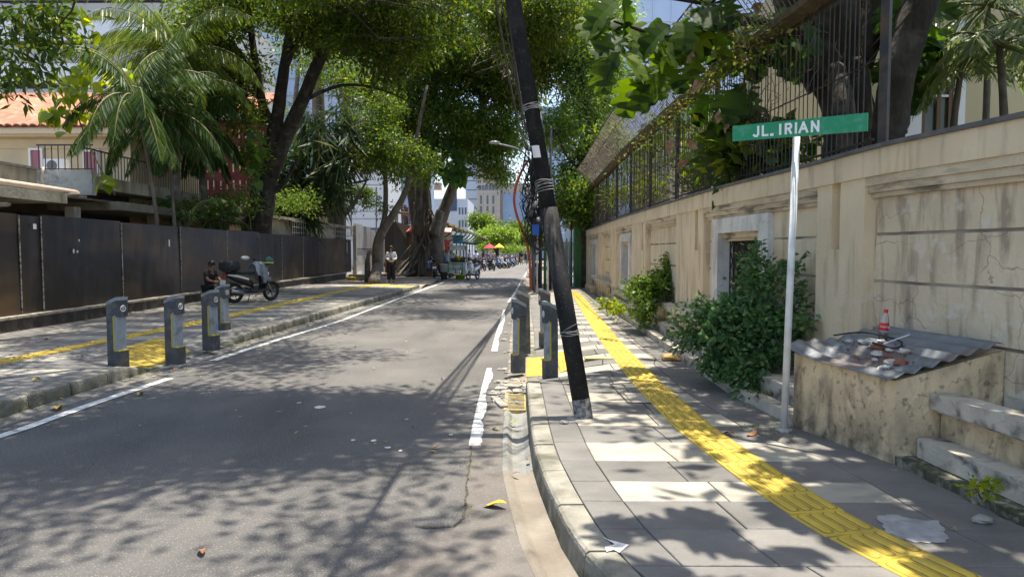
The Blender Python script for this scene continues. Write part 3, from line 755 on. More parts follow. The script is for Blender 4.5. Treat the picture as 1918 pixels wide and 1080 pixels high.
SHEET = [Vector(v) for v in vs]
def shz(x, y):
    return min(SHEET, key=lambda p:(p.x-x)**2+(p.y-y)**2).z
M_pl = mat('plaster_lump', (.62,.60,.55),(.42,.38,.33),scale=12,rough=.9,bump=.6,bscale=50)
M_brk = mat('brick_fragment', (.30,.10,.05),(.22,.09,.05),scale=12,rough=.95)
cnt = 0
for k in range(26):
    x = f0+random.uniform(.03,.24); y = random.uniform(Y0+.15,Y1-.15); r = random.uniform(.012,.04)
    mb = MB().ball((x,y,shz(x,y)+r*.35),(r*1.4,r*1.1,r*.6),8,5,.28)
    sz = 'large ' if r > .03 else ('small ' if r < .02 else '')
    solo('rubble_lump', mb, M_pl if k%4 else M_brk, ('broken white plaster lump lying on the corrugated sheet' if k%4 else 'reddish brick fragment lying on the corrugated sheet'), 'rubble', 'lumps of rubble on the corrugated sheet')
cr_ = MB()
for k in range(170):
    x = f0+random.uniform(.0,.36)*random.random(); y = random.uniform(Y0+.12,Y1-.05); r = random.uniform(.003,.010); cr_.ball((x,y,shz(x,y)+r*.3),(r*1.5,r,r*.6),5,4,.3)
solo('crumbs', cr_, mat('grey_crumbs',(.34,.31,.27),(.10,.06,.04),scale=60,rough=1), 'grit and plaster crumbs spread over the corrugated sheet','rubble', kind='stuff')
mb = MB()
pts = [(f0+.02,Y1-.02),(f0+.18,Y1-.2),(f0+.30,Y1-.5),(f0+.2,Y1-.62),(f0+.12,Y1-.45)]
mb.tube(smooth_path([(x,y,shz(x,y)+.03+.02*math.sin(i*2)) for i,(x,y) in enumerate(pts)],5), .007, 6)
solo('black_hose', mb, mat('black_rubber',(.015,.015,.015),rough=.5), 'short curl of black hose among the rubble on the sheet','hose')
p = Vector((f0+.22,Y1-.42,shz(f0+.22,Y1-.42)+.02)); q = Vector((f0+.36,Y1-.52,shz(f0+.36,Y1-.52)+.07))
solo('drinking_straw', MB().tube([p,q],.005,6), mat('white_plastic',(.75,.75,.75),rough=.4), 'white plastic straw leaning on the rubble by the bottle','straw')
# bottle
bp = A(1652,640,5.42); bp.z = shz(bp.x,bp.y)
bo = thing('soda_bottle','clear plastic soda bottle with red cap and red label holding a little dark drink','bottle',bp)
bo.rotation_euler = (0,math.radians(6),0)
def lathe(prof, n=20):
    mb = MB(); 
    for r, z in prof:
        for j in range(n): a = 2*PI*j/n; mb.v.append((r*math.cos(a), r*math.sin(a), z))
    for i in range(len(prof)-1):
        for j in range(n): a = i*n+j; b_ = i*n+(j+1)%n; mb.f.append((a,b_,b_+n,a+n))
    mb.f.append(tuple(reversed(range(n)))); mb.f.append(tuple((len(prof)-1)*n+j for j in range(n)))
    return mb
mg, nt, bs = node_mat('clear_plastic'); bs.inputs['Transmission Weight'].default_value = .9; bs.inputs['Roughness'].default_value = .08; bs.inputs['IOR'].default_value = 1.25; bs.inputs['Base Color'].default_value = (.93,.95,.95,1)
MATS['clear_plastic'] = mg
lathe([(.026,0),(.034,.01),(.034,.07),(.031,.09),(.034,.11),(.033,.15),(.026,.19),(.014,.22),(.012,.235)]).build('bottle_body', mg, bo, world=False, smooth=True)
lathe([(.024,.004),(.0315,.012),(.0315,.062),(.03,.066)]).build('drink', mat('cola',(.03,.008,.005),rough=.1), bo, world=False, smooth=True)
lathe([(.0352,.085),(.0358,.09),(.0358,.138),(.0352,.142)]).build('paper_label', mat('red_label',(.55,.02,.025),rough=.4), bo, world=False, smooth=True)
lathe([(.0145,.222),(.0155,.225),(.0155,.246),(.014,.249)]).build('cap', mat('red_cap',(.6,.03,.02),rough=.4), bo, world=False, smooth=True)
def text(body, size, m, parent, loc, rot, ext=.002, name='lettering', sx=1.0, align='CENTER', shear=0, space=1.0):
    cu = bpy.data.curves.new(name, 'FONT'); cu.body = body; cu.size = size; cu.extrude = ext; cu.align_x = align; cu.align_y = 'CENTER'; cu.shear = shear; cu.space_character = space
    cu.resolution_u = 3
    o = bpy.data.objects.new(name, cu); COL.objects.link(o)
    dg = bpy.context.evaluated_depsgraph_get(); me = bpy.data.meshes.new_from_object(o.evaluated_get(dg)); bpy.data.objects.remove(o); bpy.data.curves.remove(cu)
    me.materials.clear(); me.materials.append(m); o = bpy.data.objects.new(name, me); COL.objects.link(o); o.parent = parent; o.location = loc; o.rotation_euler = rot; o.scale = (sx,1,1); return o
M_wt = mat('white_lettering',(.8,.8,.78),rough=.6)
text('Coca-Cola', .021, M_wt, bo, (-.012,-.0345,.114), (PI/2,0,-.35), .001, shear=.25, sx=.8)
# ================= STREET SIGN =================
sb = G(1468,806,KH)
sg = thing('street_sign','green street name plate on a slim white pole beside the bush','street sign',sb)
topp = A(1492,256,sb.y+.02)
MB().tube([sb, topp+Vector((0,0,.03))], .028, 14).build('pole', mat('chalky_white_pole',(.72,.72,.70),(.60,.60,.58),scale=9,rough=.6,stain=(.35,.33,.3),sscale=5,samt=.5,bump=.1), sg, smooth=True)
MB().ball(sb+Vector((0,0,.0)),(.07,.07,.03),10,5,.1).build('footing', M_rub, sg)
L = A(1373,252,sb.y-.10); Rr = A(1626,228.5,sb.y-.42)
L = A(1373,250,sb.y+.03); Rr = A(1626,237,sb.y-.10)
hl_ = 15.5/F*L.y; hr_ = 27/F*Rr.y
# plate seen obliquely: right end nearer the camera
L = A(1373,250,sb.y+.22); k_ = 34/55.
Rr = A(1626,238,sb.y-.45)
H = .155
c = (L+Rr)/2; d = (Rr-L); d2 = Vector((d.x,d.y,0)).normalized(); nrm = Vector((d2.y,-d2.x,0))
ML = A(1373,251,L.y); MR = A(1626,238.5,Rr.y)
tl, bl = A(1373,236.5,L.y), A(1373,265,L.y); tr_, br = A(1626,211.5,Rr.y), A(1625,245.5,Rr.y)
plate = MB().prism([bl+nrm*.012,br+nrm*.012,tr_+nrm*.012,tl+nrm*.012], -nrm*.024)
pl_ = plate.build('name_plate', mat('sign_green',(.0,.25,.105),(.005,.225,.095),scale=6,rough=.38,stain=(.15,.36,.27),sscale=14,samt=.35), sg)
Mx = ((tr_-tl)+(br-bl)).normalized(); My = (((tl-bl)+(tr_-br))).normalized(); Mz = Mx.cross(My).normalized(); My = Mz.cross(Mx)
rotm = Matrix((Mx,My,Mz)).transposed().to_euler()
# slim condensed capitals drawn as strokes
GLY = {'J':[[(.55,1),(.55,.18),(.4,0),(.15,0),(0,.1)]],'L':[[(0,1),(0,0),(.55,0)]],'.':[[(.1,.0),(.28,.0)]],'I':[[(.1,1),(.1,0)]],
       'R':[[(0,0),(0,1),(.45,1),(.58,.85),(.58,.65),(.45,.5),(0,.5)],[(.3,.5),(.6,0)]],'A':[[(0,0),(.32,1),(.64,0)],[(.12,.35),(.52,.35)]],'N':[[(0,0),(0,1),(.6,0),(.6,1)]]}
def strokes(mb, ch, x, y, h, w, th, put):
    for st in GLY[ch]:
        for (a,b),(c_,d_) in zip(st[:-1],st[1:]):
            p = Vector((x+a*w,y+b*h)); q = Vector((x+c_*w,y+d_*h)); d = (q-p).normalized(); n = Vector((-d.y,d.x))*th/2; e = d*th/2
            mb.prism([put(*(p-e-n)),put(*(q+e-n)),put(*(q+e+n)),put(*(p-e+n))], -nrm*-.003)
def put_(x, y): return bl+nrm*.0125+(br-bl)*x+((tl-bl)*(1-x)+(tr_-br)*x)*y
def on_plate(u0, hh, ww, ch):
    mb = MB(); P = lambda a, b: put_(u0+a, .22+b)
    for st in GLY[ch]:
        for (a,b),(c_,d_) in zip(st[:-1],st[1:]):
            p = P(a*ww,b*hh); q = P(c_*ww,d_*hh); d = (q-p).normalized(); n = d.cross(nrm).normalized()*.0085
            if ch == '.': n = n*1.3
            e = d*.008; mb.prism([p-e-n,q+e-n,q+e+n,p-e+n], nrm*.0025)
    return mb.build('letter', M_wt, sg)
px2u = lambda px: (px-1373)/253
for ch, px, w in [('J',1418,.062),('L',1436,.066),('.',1451,.06),('I',1469,.05),('R',1481,.066),('I',1499,.05),('A',1507,.088),('N',1530,.075)]:
    on_plate(px2u(px), .56, w, ch)
# ================= LEANING POLE AND CABLES =================
M_pole = mat('black_painted_steel', (.009,.009,.010), (.016,.016,.017), scale=5, rough=.72, spec=.2, stain=(.05,.048,.045), sscale=7, samt=.3, speck=(.2,.19,.18), spscale=45, spamt=.14, stretch=(1,1,.4))
pb0 = G(1094,783,KH); pt0 = A(961,0,6.45); dirp = (pt0-pb0)
lp = thing('leaning_pole','thick black steel utility pole leaning over towards the road from the pavement','utility pole',pb0)
P3 = [pb0-dirp.normalized()*.05, pb0+dirp*.5, pt0, pb0+dirp*1.75]
MB().tube([pb0-dirp*.02,pb0+dirp*.49],.079,20).build('pole_tube', M_pole, lp, smooth=True)
MB().tube([pb0+dirp*.485,pb0+dirp*1.9],.070,20).build('upper_tube', M_pole, lp, smooth=True)
fl = MB(); fl.tube([pb0-dirp*.01,pb0+dirp*.045],.0815,16,jit=.03); fl.build('worn_base', mat('flaking_concrete_paint',(.05,.05,.05),(.33,.32,.30),scale=24,rough=.9,bump=.6,bscale=60), lp)
cl = MB(); cl.ball(pb0+Vector((0,0,-.005)),(.16,.13,.02),12,4,.12); cl.build('cement_collar', M_rub, lp)
def on_pole(t): return pb0+dirp*t
for t, n, w in [(.545,4,.03),(.735,3,.02),(.20,3,.012)]:
    mb = MB()
    for k in range(n*2):
        c = on_pole(t+random.uniform(-w,w)*.5); ax = dirp.normalized(); u = ax.cross(Vector((0,1,0))).normalized(); v = ax.cross(u); tilt = random.uniform(-.035,.035)
        mb.tube([c+(u*math.cos(a)+v*math.sin(a))*.084+ax*math.sin(a+k)*tilt for a in np.linspace(0,2*PI,17)], .0035, 4, cap=False)
    mb.build('tie_wire', mat('grey_tie_wire',(.30,.29,.27),(.16,.15,.14),scale=20,rough=.6), lp)
c = on_pole(.625); ax = dirp.normalized(); u = Vector((1,0,0)); mb = MB(); vs = []
for i in range(7):
    a = -.95+1.05*i/6
    for z in (-.055,.055): vs.append(c+ax*z+Vector((math.sin(a)*.0725,-math.cos(a)*.0725,0)))
mb.add(vs, [(2*i,2*i+2,2*i+3,2*i+1) for i in range(6)]); mb.build('pasted_notice', mat('notice_paper',(.72,.66,.62),(.62,.58,.54),scale=12,rough=.7), lp)
# cables strung from the far pole cluster to the leaning pole and beyond
M_cab = mat('black_cable',(.015,.015,.016),(.03,.03,.03),scale=10,rough=.55)
CL = Vector((.62,25.3,0))
cabs = []
for k in range(9):
    a = Vector((CL.x-.25+random.uniform(-.1,.1), CL.y-.3, 5.0+random.uniform(-.5,.9)))
    b = Vector((-.30+random.uniform(-.25,.02), 6.4+random.uniform(-.3,.3), 4.5+random.uniform(0,1.6))); sag = random.uniform(.3,1.0)
    pts = [a.lerp(b,t)-Vector((0,0,sag*4*t*(1-t))) for t in np.linspace(0,1,16)]
    solo('overhead_cable', MB().tube(pts, random.choice([.009,.012,.02]), 5, cap=False), M_cab, 'black cable sagging from the far pole cluster to the leaning pole','cable','cables strung along the pavement')
a = Vector((-.32,6.4,5.4)); b = Vector((-.95,-9,5.3))
for k in range(3):
    j = Vector((random.uniform(-.015,.015),0,random.uniform(-.03,.03))); pts = [a.lerp(b,t)+j-Vector((0,0,.5*4*t*(1-t))) for t in np.linspace(0,1,12)]
    solo('overhead_cable', MB().tube(pts, .02, 6, cap=False), M_cab, 'black cable running overhead from the leaning pole back past the camera','cable','cables above the road edge')
# ================= POLE CLUSTER WITH CABLE COILS =================
def vpole(name, px, Y, r, h, m, label, grp=None, lean=(0,0), z0=.1, cap=None):
    q = A(px, 500, Y); t = thing(name, label, 'pole', (q.x,Y,z0), group=grp)
    MB().tube([(q.x,Y,z0),(q.x+lean[0],Y+lean[1],z0+h)], r, 10).build('shaft', m, t, smooth=True)
    if cap: MB().box(q.x-r*1.4,q.x+r*1.4,Y-r*1.4,Y+r*1.4,z0+h,z0+h+.03).build('cap_plate', m, t)
    return t
M_gp = mat('green_pole_paint',(.04,.12,.07),(.06,.14,.09),scale=5,rough=.5); M_bp = mat('blue_grey_pole',(.10,.14,.19),(.14,.17,.2),scale=6,rough=.5)
M_wp = mat('white_pvc_pipe',(.62,.62,.60),(.5,.5,.48),scale=6,rough=.5); M_blk = mat('black_pole_paint',(.02,.02,.022),rough=.5)
M_org = mat('orange_conduit',(.52,.10,.03),(.42,.08,.025),scale=6,rough=.5)
vpole('steel_pole',999,25.3,.075,5.0,M_bp,'blue grey steel pole in the cluster beside the orange conduit')
vpole('steel_pole',1006,25.0,.03,4.4,M_wp,'slim white pipe pole in the cluster of utility poles')
vpole('steel_pole',1012,25.5,.07,6.6,M_blk,'tall black utility pole carrying the cable coils')
vpole('steel_pole',1021,25.9,.06,4.8,M_gp,'dark green utility pole right of the cable coils')
vpole('steel_pole',1031,26.4,.05,6.2,M_blk,'thin tall black pole rising behind the leaning pole')
vpole('steel_pole',1026,24.9,.03,2.9,M_wp,'short white pipe pole just left of the leaning pole foot')
con = [A(x,y,25.0) for x,y in [(990,300),(984,308),(975,325),(966,350),(963,375),(967,400),(976,425),(986,452),(991,480),(993,505)]]
con.append(Vector((con[-1].x+.03,25.0,.08)))
solo('orange_conduit', MB().tube(smooth_path(con,4), .045, 8), M_org, 'bright orange flexible conduit bowing out from the cable bundle','conduit')
# coils
rnd = random.Random(5); n_c = 0
for k in range(46):
    cx, cz = rnd.uniform(983,1022), rnd.choice([rnd.uniform(300,345), rnd.uniform(340,405), rnd.uniform(395,455)])
    c = A(cx, cz, 24.8+rnd.uniform(-.15,.25)); R_ = rnd.uniform(.12,.38); tz = rnd.uniform(1.0,1.9); th = rnd.uniform(-1.1,1.1)
    pts = []
    for a in np.linspace(0, 2*PI*rnd.choice([1.0,1.5,2]), 26):
        rr = R_*(1+.12*math.sin(2*a+k)); v = Vector((rr*math.cos(a)*.8, .05*math.sin(3*a), rr*math.sin(a)*tz)); v.rotate(Euler((0,0,th))); pts.append(c+v)
    solo('cable_coil', MB().tube(pts, rnd.choice([.012,.018,.026]), 5, cap=False), M_cab, 'loop of black cable in the tangle hung on the utility poles','cable','tangled cable loops on the pole cluster')
for k in range(16):
    x = rnd.uniform(984,1018); p = A(x, rnd.uniform(290,330), 24.9); q = A(x+rnd.uniform(-8,8), rnd.uniform(430,500), 24.9)
    solo('hanging_cable', MB().tube(bend(p,q,8,.25), .014, 5, cap=False), M_cab, 'black cable dangling down the pole cluster','cable','dangling cables on the pole cluster')
def cyl_case(px, py, r, h, m, label, tilt=0):
    c = A(px,py,24.55); t = thing('splice_case', label, 'cable splice box', c); t.rotation_euler = (0,tilt,0)
    MB().tube([(0,0,-h),(0,0,h)], r, 12).build('case', m, t, world=False, smooth=True); MB().tube([(0,0,-h*.2),(0,0,h*.2)], r*1.12, 12).build('band', M_blk, t, world=False)
cyl_case(998,391,.09,.28,mat('grey_case',(.09,.09,.1),rough=.5),'dark grey cylindrical splice case tilted in the cable tangle',.4)
cyl_case(1008,418,.12,.2,M_blk,'black splice case below the grey one',-.2)
c = A(1003,431,24.5); bb_ = thing('junction_box','bright blue junction box clipped to the pole cluster','junction box',c)
MB().box(c.x-.12,c.x+.12,c.y-.1,c.y+.1,c.z-.17,c.z+.17).build('box_body', mat('blue_box',(.02,.10,.45),rough=.5), bb_); MB().box(c.x-.13,c.x+.13,c.y-.12,c.y+.12,c.z+.17,c.z+.2).build('lid', MATS['blue_box'], bb_)
co = MB()
for k in range(7): co.tube([A(1013,450,24.5)+Vector((.36*math.cos(a)*(1-k*.03),k*.012,.36*math.sin(a)*(1-k*.03))) for a in np.linspace(0,2*PI,21)], .02, 5, cap=False)
solo('round_cable_reel', co, M_cab, 'round coil of black cable hanging beside the blue junction box','cable')
# street lamp arm
la = thing('street_lamp','grey street lamp head on a curved arm above the road','street lamp',A(992,300,25.3))
MB().tube(smooth_path([A(994,304,25.3),A(985,290,25.1),A(968,278,24.6),A(945,272,24.2),A(932,269,24)],4), .03, 8).build('arm', mat('lamp_grey',(.3,.32,.33),rough=.5), la)
q = A(926,267,23.9); MB().ball(q,(.2,.13,.06),10,6).build('lamp_head', mat('lamp_head_grey',(.35,.35,.34),rough=.4), la, smooth=True)
# sign board 78
s0 = A(1019,374,29.5); s1 = A(1075,412,29.5)
sn = thing('shop_sign','white shop board with red lettering and a round 78 emblem','shop sign',(s0.x,29.5,s1.z))
MB().box(s0.x,s1.x,29.5,29.56,s1.z,s0.z).build('board', mat('sign_white',(.72,.70,.66),(.64,.62,.58),scale=3,rough=.5), sn)
M_rd = mat('sign_red',(.55,.03,.03),rough=.5)
def st_(body, px, py, h, sx=.8, m=M_rd, sp=1): q = A(px,py,29.48); text(body, h, m, sn, q-wloc(sn)-Vector((0,.005,0)), (PI/2,0,0), .004, sx=sx)
st_('OTJAK', 1040, 383, .36, .62); st_('NANGAN', 1038, 393.5, .34, .55); st_('78', 1065, 388, .52, .75); st_('Hp. 021', 1050, 406, .16, .9, mat('sign_grey_text',(.1,.1,.1)))
rg = MB(); c = A(1065,388.5,29.47); rg.tube([c+Vector((.24*math.cos(a),0,.30*math.sin(a))) for a in np.linspace(0,2*PI,25)], .014, 4, cap=False); rg.build('ring', M_rd, sn)
ln = MB(); q = A(1052,399.5,29.48); ln.box(q.x-.35,q.x+.3,29.47,29.485,q.z-.012,q.z+.012); ln.build('underline', M_rd, sn)
MB().tube([(s1.x-.1,29.6,0),(s1.x-.1,29.6,s1.z)],.03,6).build('post', M_blk, sn)
q0 = A(1054,413,30.5); q1 = A(1080,428,30.5)
rb = thing('red_white_box','small red and white light box below the shop board','shop sign',(q0.x,30.5,q1.z))
MB().box(q0.x,q0.x+.3,30.5,30.7,q1.z,q0.z).build('white_half', MATS['sign_white'], rb); MB().box(q0.x+.302,q1.x,30.5,30.7,q1.z,q0.z).build('red_half', M_rd, rb)
# green pillar gate and white gate
gp = thing('green_gate_pillar','tall dark green painted gate pillar at the end of the cream wall','gate pillar',(2.6,29.6,0))
M_gr2 = mat('green_masonry_paint',(.07,.20,.05),(.055,.165,.04),scale=3,rough=.7,bump=.2,stain=(.2,.22,.15),sscale=3,samt=.4)
a0 = A(1077,500,29.2).x; a1 = A(1105,500,29.2).x; am = A(1089,500,29.2).x
MB().box(a0,am,29.2,30.2,0,A(1080,410,29.2).z).build('pillar_shaft', M_gr2, gp); MB().box(am+.003,a1,29.25,30.4,0,A(1090,388,29.2).z).build('rear_shaft', M_gr2, gp)
MB().box(a0-.06,am+.05,29.14,30.26,A(1080,410,29.2).z,A(1080,404,29.2).z).build('cap', M_gr2, gp)
wg = thing('white_gate','old white sheet metal gate with small spear tips','gate',(A(1055,500,30.5).x,30.5,0))
M_wg = mat('old_white_gate',(.50,.49,.46),(.40,.39,.36),scale=2,rough=.6,stain=(.2,.15,.1),sscale=3,samt=.5,stretch=(1,1,.3))
xa, xb = A(1026,500,30.5).x, a0; zt = A(1050,455,30.5).z
for k in range(6):
    x0_, x1_ = xa+(xb-xa)*k/6, xa+(xb-xa)*(k+1)/6
    MB().box(x0_+.006,x1_-.006,30.5,30.53,.15,zt-.05).build('gate_sheet', M_wg, wg)
    mb = MB(); xm = (x0_+x1_)/2; mb.add([(xm-.05,30.5,zt+.05),(xm+.05,30.5,zt+.05),(xm,30.5,zt+.25),(xm-.05,30.54,zt+.05),(xm+.05,30.54,zt+.05),(xm,30.54,zt+.25)],[(0,1,2),(3,5,4),(0,2,5,3),(1,4,5,2),(0,3,4,1)]); mb.build('spear_tip', M_wg, wg)
for z in (zt,1.35,.4): MB().box(xa,xb,30.46,30.5,z-.04,z+.04).build('rail', M_wg, wg)
ub = thing('utility_cabinet','beige utility cabinet standing in front of the white gate','cabinet',(1.4,28,.1))
MB().box(A(1030,500,28).x,A(1062,500,28).x,28,28.5,.1,.95).build('cabinet_body', mat('beige_metal',(.45,.42,.34),(.38,.35,.28),scale=4,rough=.5), ub); MB().box(A(1030,500,28).x-.03,A(1062,500,28).x+.03,27.97,28.53,.95,1.0).build('cabinet_lid', MATS['beige_metal'], ub)
MB().box(A(1036,500,28).x,A(1056,500,28).x,27.985,27.999,.2,.85).build('cabinet_door', MATS['beige_metal'], ub)
tp = MB().tube(smooth_path([A(1064,518,28.3),A(1072,517,28.3),A(1075,520,28.3),A(1075,541,28.3)],3), .035, 6); solo('teal_pipe', tp, mat('teal_pipe_paint',(.05,.3,.33),rough=.5), 'bent teal pipe beside the green gate pillar','pipe')
wpz = MB().tube([A(1124,486,24.6), A(1122,520,24.4), A(1126,534,24.3)], .05, 8); solo('drain_pipe', wpz, M_wp, 'short white drain pipe standing against the far end of the wall','pipe')
# ================= BOLLARDS =================
M_bd = mat('bollard_charcoal', (.06,.065,.07), (.085,.09,.095), scale=5, rough=.75, stain=(.20,.19,.17), sscale=9, samt=.5, bump=.15, bscale=60)
M_bs = mat('bollard_steel_grey', (.33,.37,.41), (.27,.31,.35), scale=5, rough=.55, stain=(.15,.16,.17), sscale=6, samt=.8, stretch=(1,1,.3), bump=.1, speck=(.1,.1,.1), spscale=40, spamt=.4)
M_bl = mat('bollard_top_grey', (.30,.32,.33), (.24,.26,.27), scale=8, rough=.6, stain=(.12,.12,.12), sscale=9, samt=.4)
M_by = mat('bollard_yellow_line', (.55,.42,.04), (.4,.32,.06), scale=30, rough=.6)
def bollard(name, label, loc, group):
    t = thing(name, label, 'bollard', loc, group=group)
    w, d = .075, .105      # half width (facing +X side is the grey inset), half depth
    def wedge(x0,x1,y0,y1,z0,zl,zh):
        return MB().hexa([(x0,y0,z0),(x1,y0,z0),(x1,y1,z0),(x0,y1,z0),(x0,y0,zl),(x1,y0,zh),(x1,y1,zh),(x0,y1,zl)])
    return t, w, d, wedge
def make_bollard(label, loc, group):
    t, w, d, wedge = bollard('bollard', label, loc, group)
    # local x: from back (-d) low edge to front (+d) high edge; y across
    mb = MB().box(-d,d,-w,w,0,.24); mb.build('foot', M_bd, t, world=False)
    mb = MB().hexa([(-d,-w,.24),(d*.18,-w,.24),(d*.18,w,.24),(-d,w,.24),(-d,-w,.72),(d*.18,-w,.72),(d*.18,w,.72),(-d,w,.72)]); mb.build('back_body', M_bd, t, world=False)
    mb = MB().box(d*.18+.003,d-.03,-w+.004,w-.004,.245,.716); mb.build('inset_face', M_bs, t, world=False)
    mb = MB().hexa([(-d,-w,.723),(d*.5,-w,.723),(d*.5,w,.723),(-d,w,.723),(-d,-w,.84),(d*.5,-w,.905),(d*.5,w,.905),(-d,w,.84)]); mb.hexa([(d*.5,-w,.69),(d,-w,.69),(d,w,.69),(d*.5,w,.69),(d*.5,-w,.905),(d,-w,.91),(d,w,.91),(d*.5,w,.905)]); mb.build('head', M_bd, t, world=False)
    mb = MB().hexa([(-d-.002,-w-.002,.84),(d*.5,-w-.002,.905),(d*.5,w+.002,.905),(-d-.002,w+.002,.84),(-d-.002,-w-.002,.885),(d*.5,-w-.002,.95),(d*.5,w+.002,.95),(-d-.002,w+.002,.885)])
    mb.hexa([(d*.5,-w-.002,.905),(d+.002,-w-.002,.91),(d+.002,w+.002,.91),(d*.5,w+.002,.905),(d*.5,-w-.002,.95),(d+.002,-w-.002,.953),(d+.002,w+.002,.953),(d*.5,w+.002,.95)]); mb.build('top_cap', M_bl, t, world=False)
    mb = MB().box(d*.18-.012,d*.18+.012,-w-.002,-w+.006,.25,.70); mb.box(d*.18-.012,d*.18+.012,w-.006,w+.002,.25,.70); mb.box(d*.15,d+.002,-w-.002,w+.002,.236,.25); mb.build('yellow_line', M_by, t, world=False)
    mb = MB()
    for yy, nx in ((-w-.003,0),):
        pass
    em = MB(); em.tube([(d+.002,.038*math.cos(a),.80+.038*math.sin(a)) for a in np.linspace(0,2*PI,17)], .005, 4, cap=False)
    em.tube([(d+.002,.015*math.cos(a),.81+.013*math.sin(a)) for a in np.linspace(0,2*PI,9)], .004, 4, cap=False); em.box(d,d+.004,-.018,.018,.783,.79)
    em.build('round_emblem', M_wt, t, world=False)
    return t
GL = 'bollards at the left ramp'; GR = 'bollards at the right ramp'
lb = [((217,690),'left ramp bollard nearest the camera, first of its row'),((325,682),'left ramp bollard standing alone on the kerb side of the dotted patch'),((393,656),'left ramp bollard with another close behind its right edge'),((416,628),'farthest left ramp bollard, in front of the parked scooter')]
proto = None
for (x,y),lab in lb:
    q = G(x,y,.06); q.x -= .02
    if proto is None: proto = make_bollard(lab, (q.x,q.y+.1,.05), GL); proto.rotation_euler = (0,0,math.radians(-18)); o = proto
    else: o = copy_tree(proto, None, (q.x,q.y+.1,.05), math.radians(-18+len(lab)%5*1.5-3), lab, GL)
rbq = [((970,697),'nearest right ramp bollard on the road side beside the gutter',40),((1031,709),'right ramp bollard standing closest to the leaning pole',40),((982,662),'right ramp bollard half hidden behind the nearest road side one',40),((1021,649),'farther right ramp bollard on the pavement side with a brown top',40)]
for (x,y),lab,a in rbq:
    q = G(x,y,.07); o = copy_tree(proto, None, (q.x,q.y+.1,.05), math.radians(180+16+(x%5)*2), lab, GR); o.scale = (.78,.82,1); o.rotation_euler = (random.uniform(-.02,.02),random.uniform(-.02,.02),o.rotation_euler.z)
# ================= LEFT: DARK SHEET METAL FENCE =================
XF = lambda Y: XP(Y)-.16
def fence_mat():
    m = mat('dark_brown_sheet', (.008,.0055,.0035), (.014,.009,.005), scale=.7, rough=.38, bump=0, stain=(.10,.058,.020), sscale=.5, samt=.6, sstretch=(1,.6,1.5), speck=(.10,.09,.08), spscale=60, spamt=.08, spec=.6, rand=.15)  # stain blotches here paint warm brown reflections into the sheet colour
    nt = m.node_tree; N = nt.nodes.new; L = nt.links.new; b = nt.nodes['Principled BSDF']
    geo = N('ShaderNodeNewGeometry'); n = N('ShaderNodeTexNoise'); n.inputs['Scale'].default_value = .8; n.inputs['Detail'].default_value = 2; L(geo.outputs['Position'], n.inputs['Vector'])
    bp = N('ShaderNodeBump'); bp.inputs['Strength'].default_value = .6; bp.inputs['Distance'].default_value = .12; L(n.outputs['Fac'], bp.inputs['Height']); L(bp.outputs[0], b.inputs['Normal']); return m
M_fs = fence_mat(); M_seam = mat('rust_white_seam', (.45,.43,.40), (.08,.06,.05), scale=16, rough=.8)
fl_ = thing('sheet_metal_fence','long dark brown sheet metal fence on a low mouldy plinth along the left pavement','fence',(XF(20),20,.15))
joints = [-2,1.2,4.4,7.6,10.4,12.9]+[ (lambda px: min(xs(10,42,.02), key=lambda Y: abs(XF(Y)/Y - (ray(px,460).x/ray(px,460).y))))(p) for p in (78,228,338,425,486,527,567,598,626,650)]+[41.2]
for i,(a,b) in enumerate(zip(joints[:-1],joints[1:])):
    n = 6; vs = []; fs = []
    tiltx = random.uniform(-.03,.03)
    for k in range(n+1):
        y = a+.012+(b-a-.024)*k/n
        for q in range(4):
            z = .40+1.9*q/3; vs.append((XF(y)+.012*math.sin(k*1.3+i)*((k not in (0,n)))+.015*math.sin(q*1.7+i*2)*((k not in (0,n)))+tiltx*(q/3), y, z+(.02*math.sin(i*2.3) if q==3 else 0)))
    for k in range(n):
        for q in range(3): s_ = k*4+q; fs.append((s_,s_+4,s_+5,s_+1))
    mb = MB().add(vs,fs); o = mb.build('sheet_panel', M_fs, fl_, smooth=True, fixn=False); md = o.modifiers.new('s','SOLIDIFY'); md.thickness = .02; md.use_rim = False
    mb = MB().box(XF(a)+.0,XF(a)+.02,a-.006,a+.006,.45,2.28)
    mb.build('seam', M_seam, fl_)
mb = MB()
for a, b in zip(xs(-2,39,1.5)[:-1], xs(-2,39,1.5)[1:]): mb.hexa([(XP(a)-.3,a,.0),(XP(a),a,.0),(XP(b),b,0),(XP(b)-.3,b,0),(XP(a)-.3,a,.37),(XP(a),a,.37),(XP(b),b,.37),(XP(b)-.3,b,.37)])
mb.build('plinth', mat('mouldy_plinth', (.045,.035,.028), (.075,.06,.045), scale=4, rough=.95, bump=.6, bscale=20, stain=(.17,.15,.12), sscale=5), fl_)
mb = MB()
for a, b in zip(xs(-2,39,1.5)[:-1], xs(-2,39,1.5)[1:]): mb.hexa([(XP(a)-.3,a,.373),(XP(a)+.02,a,.373),(XP(b)+.02,b,.373),(XP(b)-.3,b,.373),(XP(a)-.3,a,.42),(XP(a)+.02,a,.42),(XP(b)+.02,b,.42),(XP(b)-.3,b,.42)])
mb.build('plinth_coping', mat('pale_coping', (.36,.33,.27), (.24,.21,.17), scale=6, rough=.9, stain=(.05,.04,.035), sscale=9, samt=.9), fl_)
M_stk = mat('sticker_white', (.6,.6,.57), (.5,.5,.47), scale=20, rough=.6)
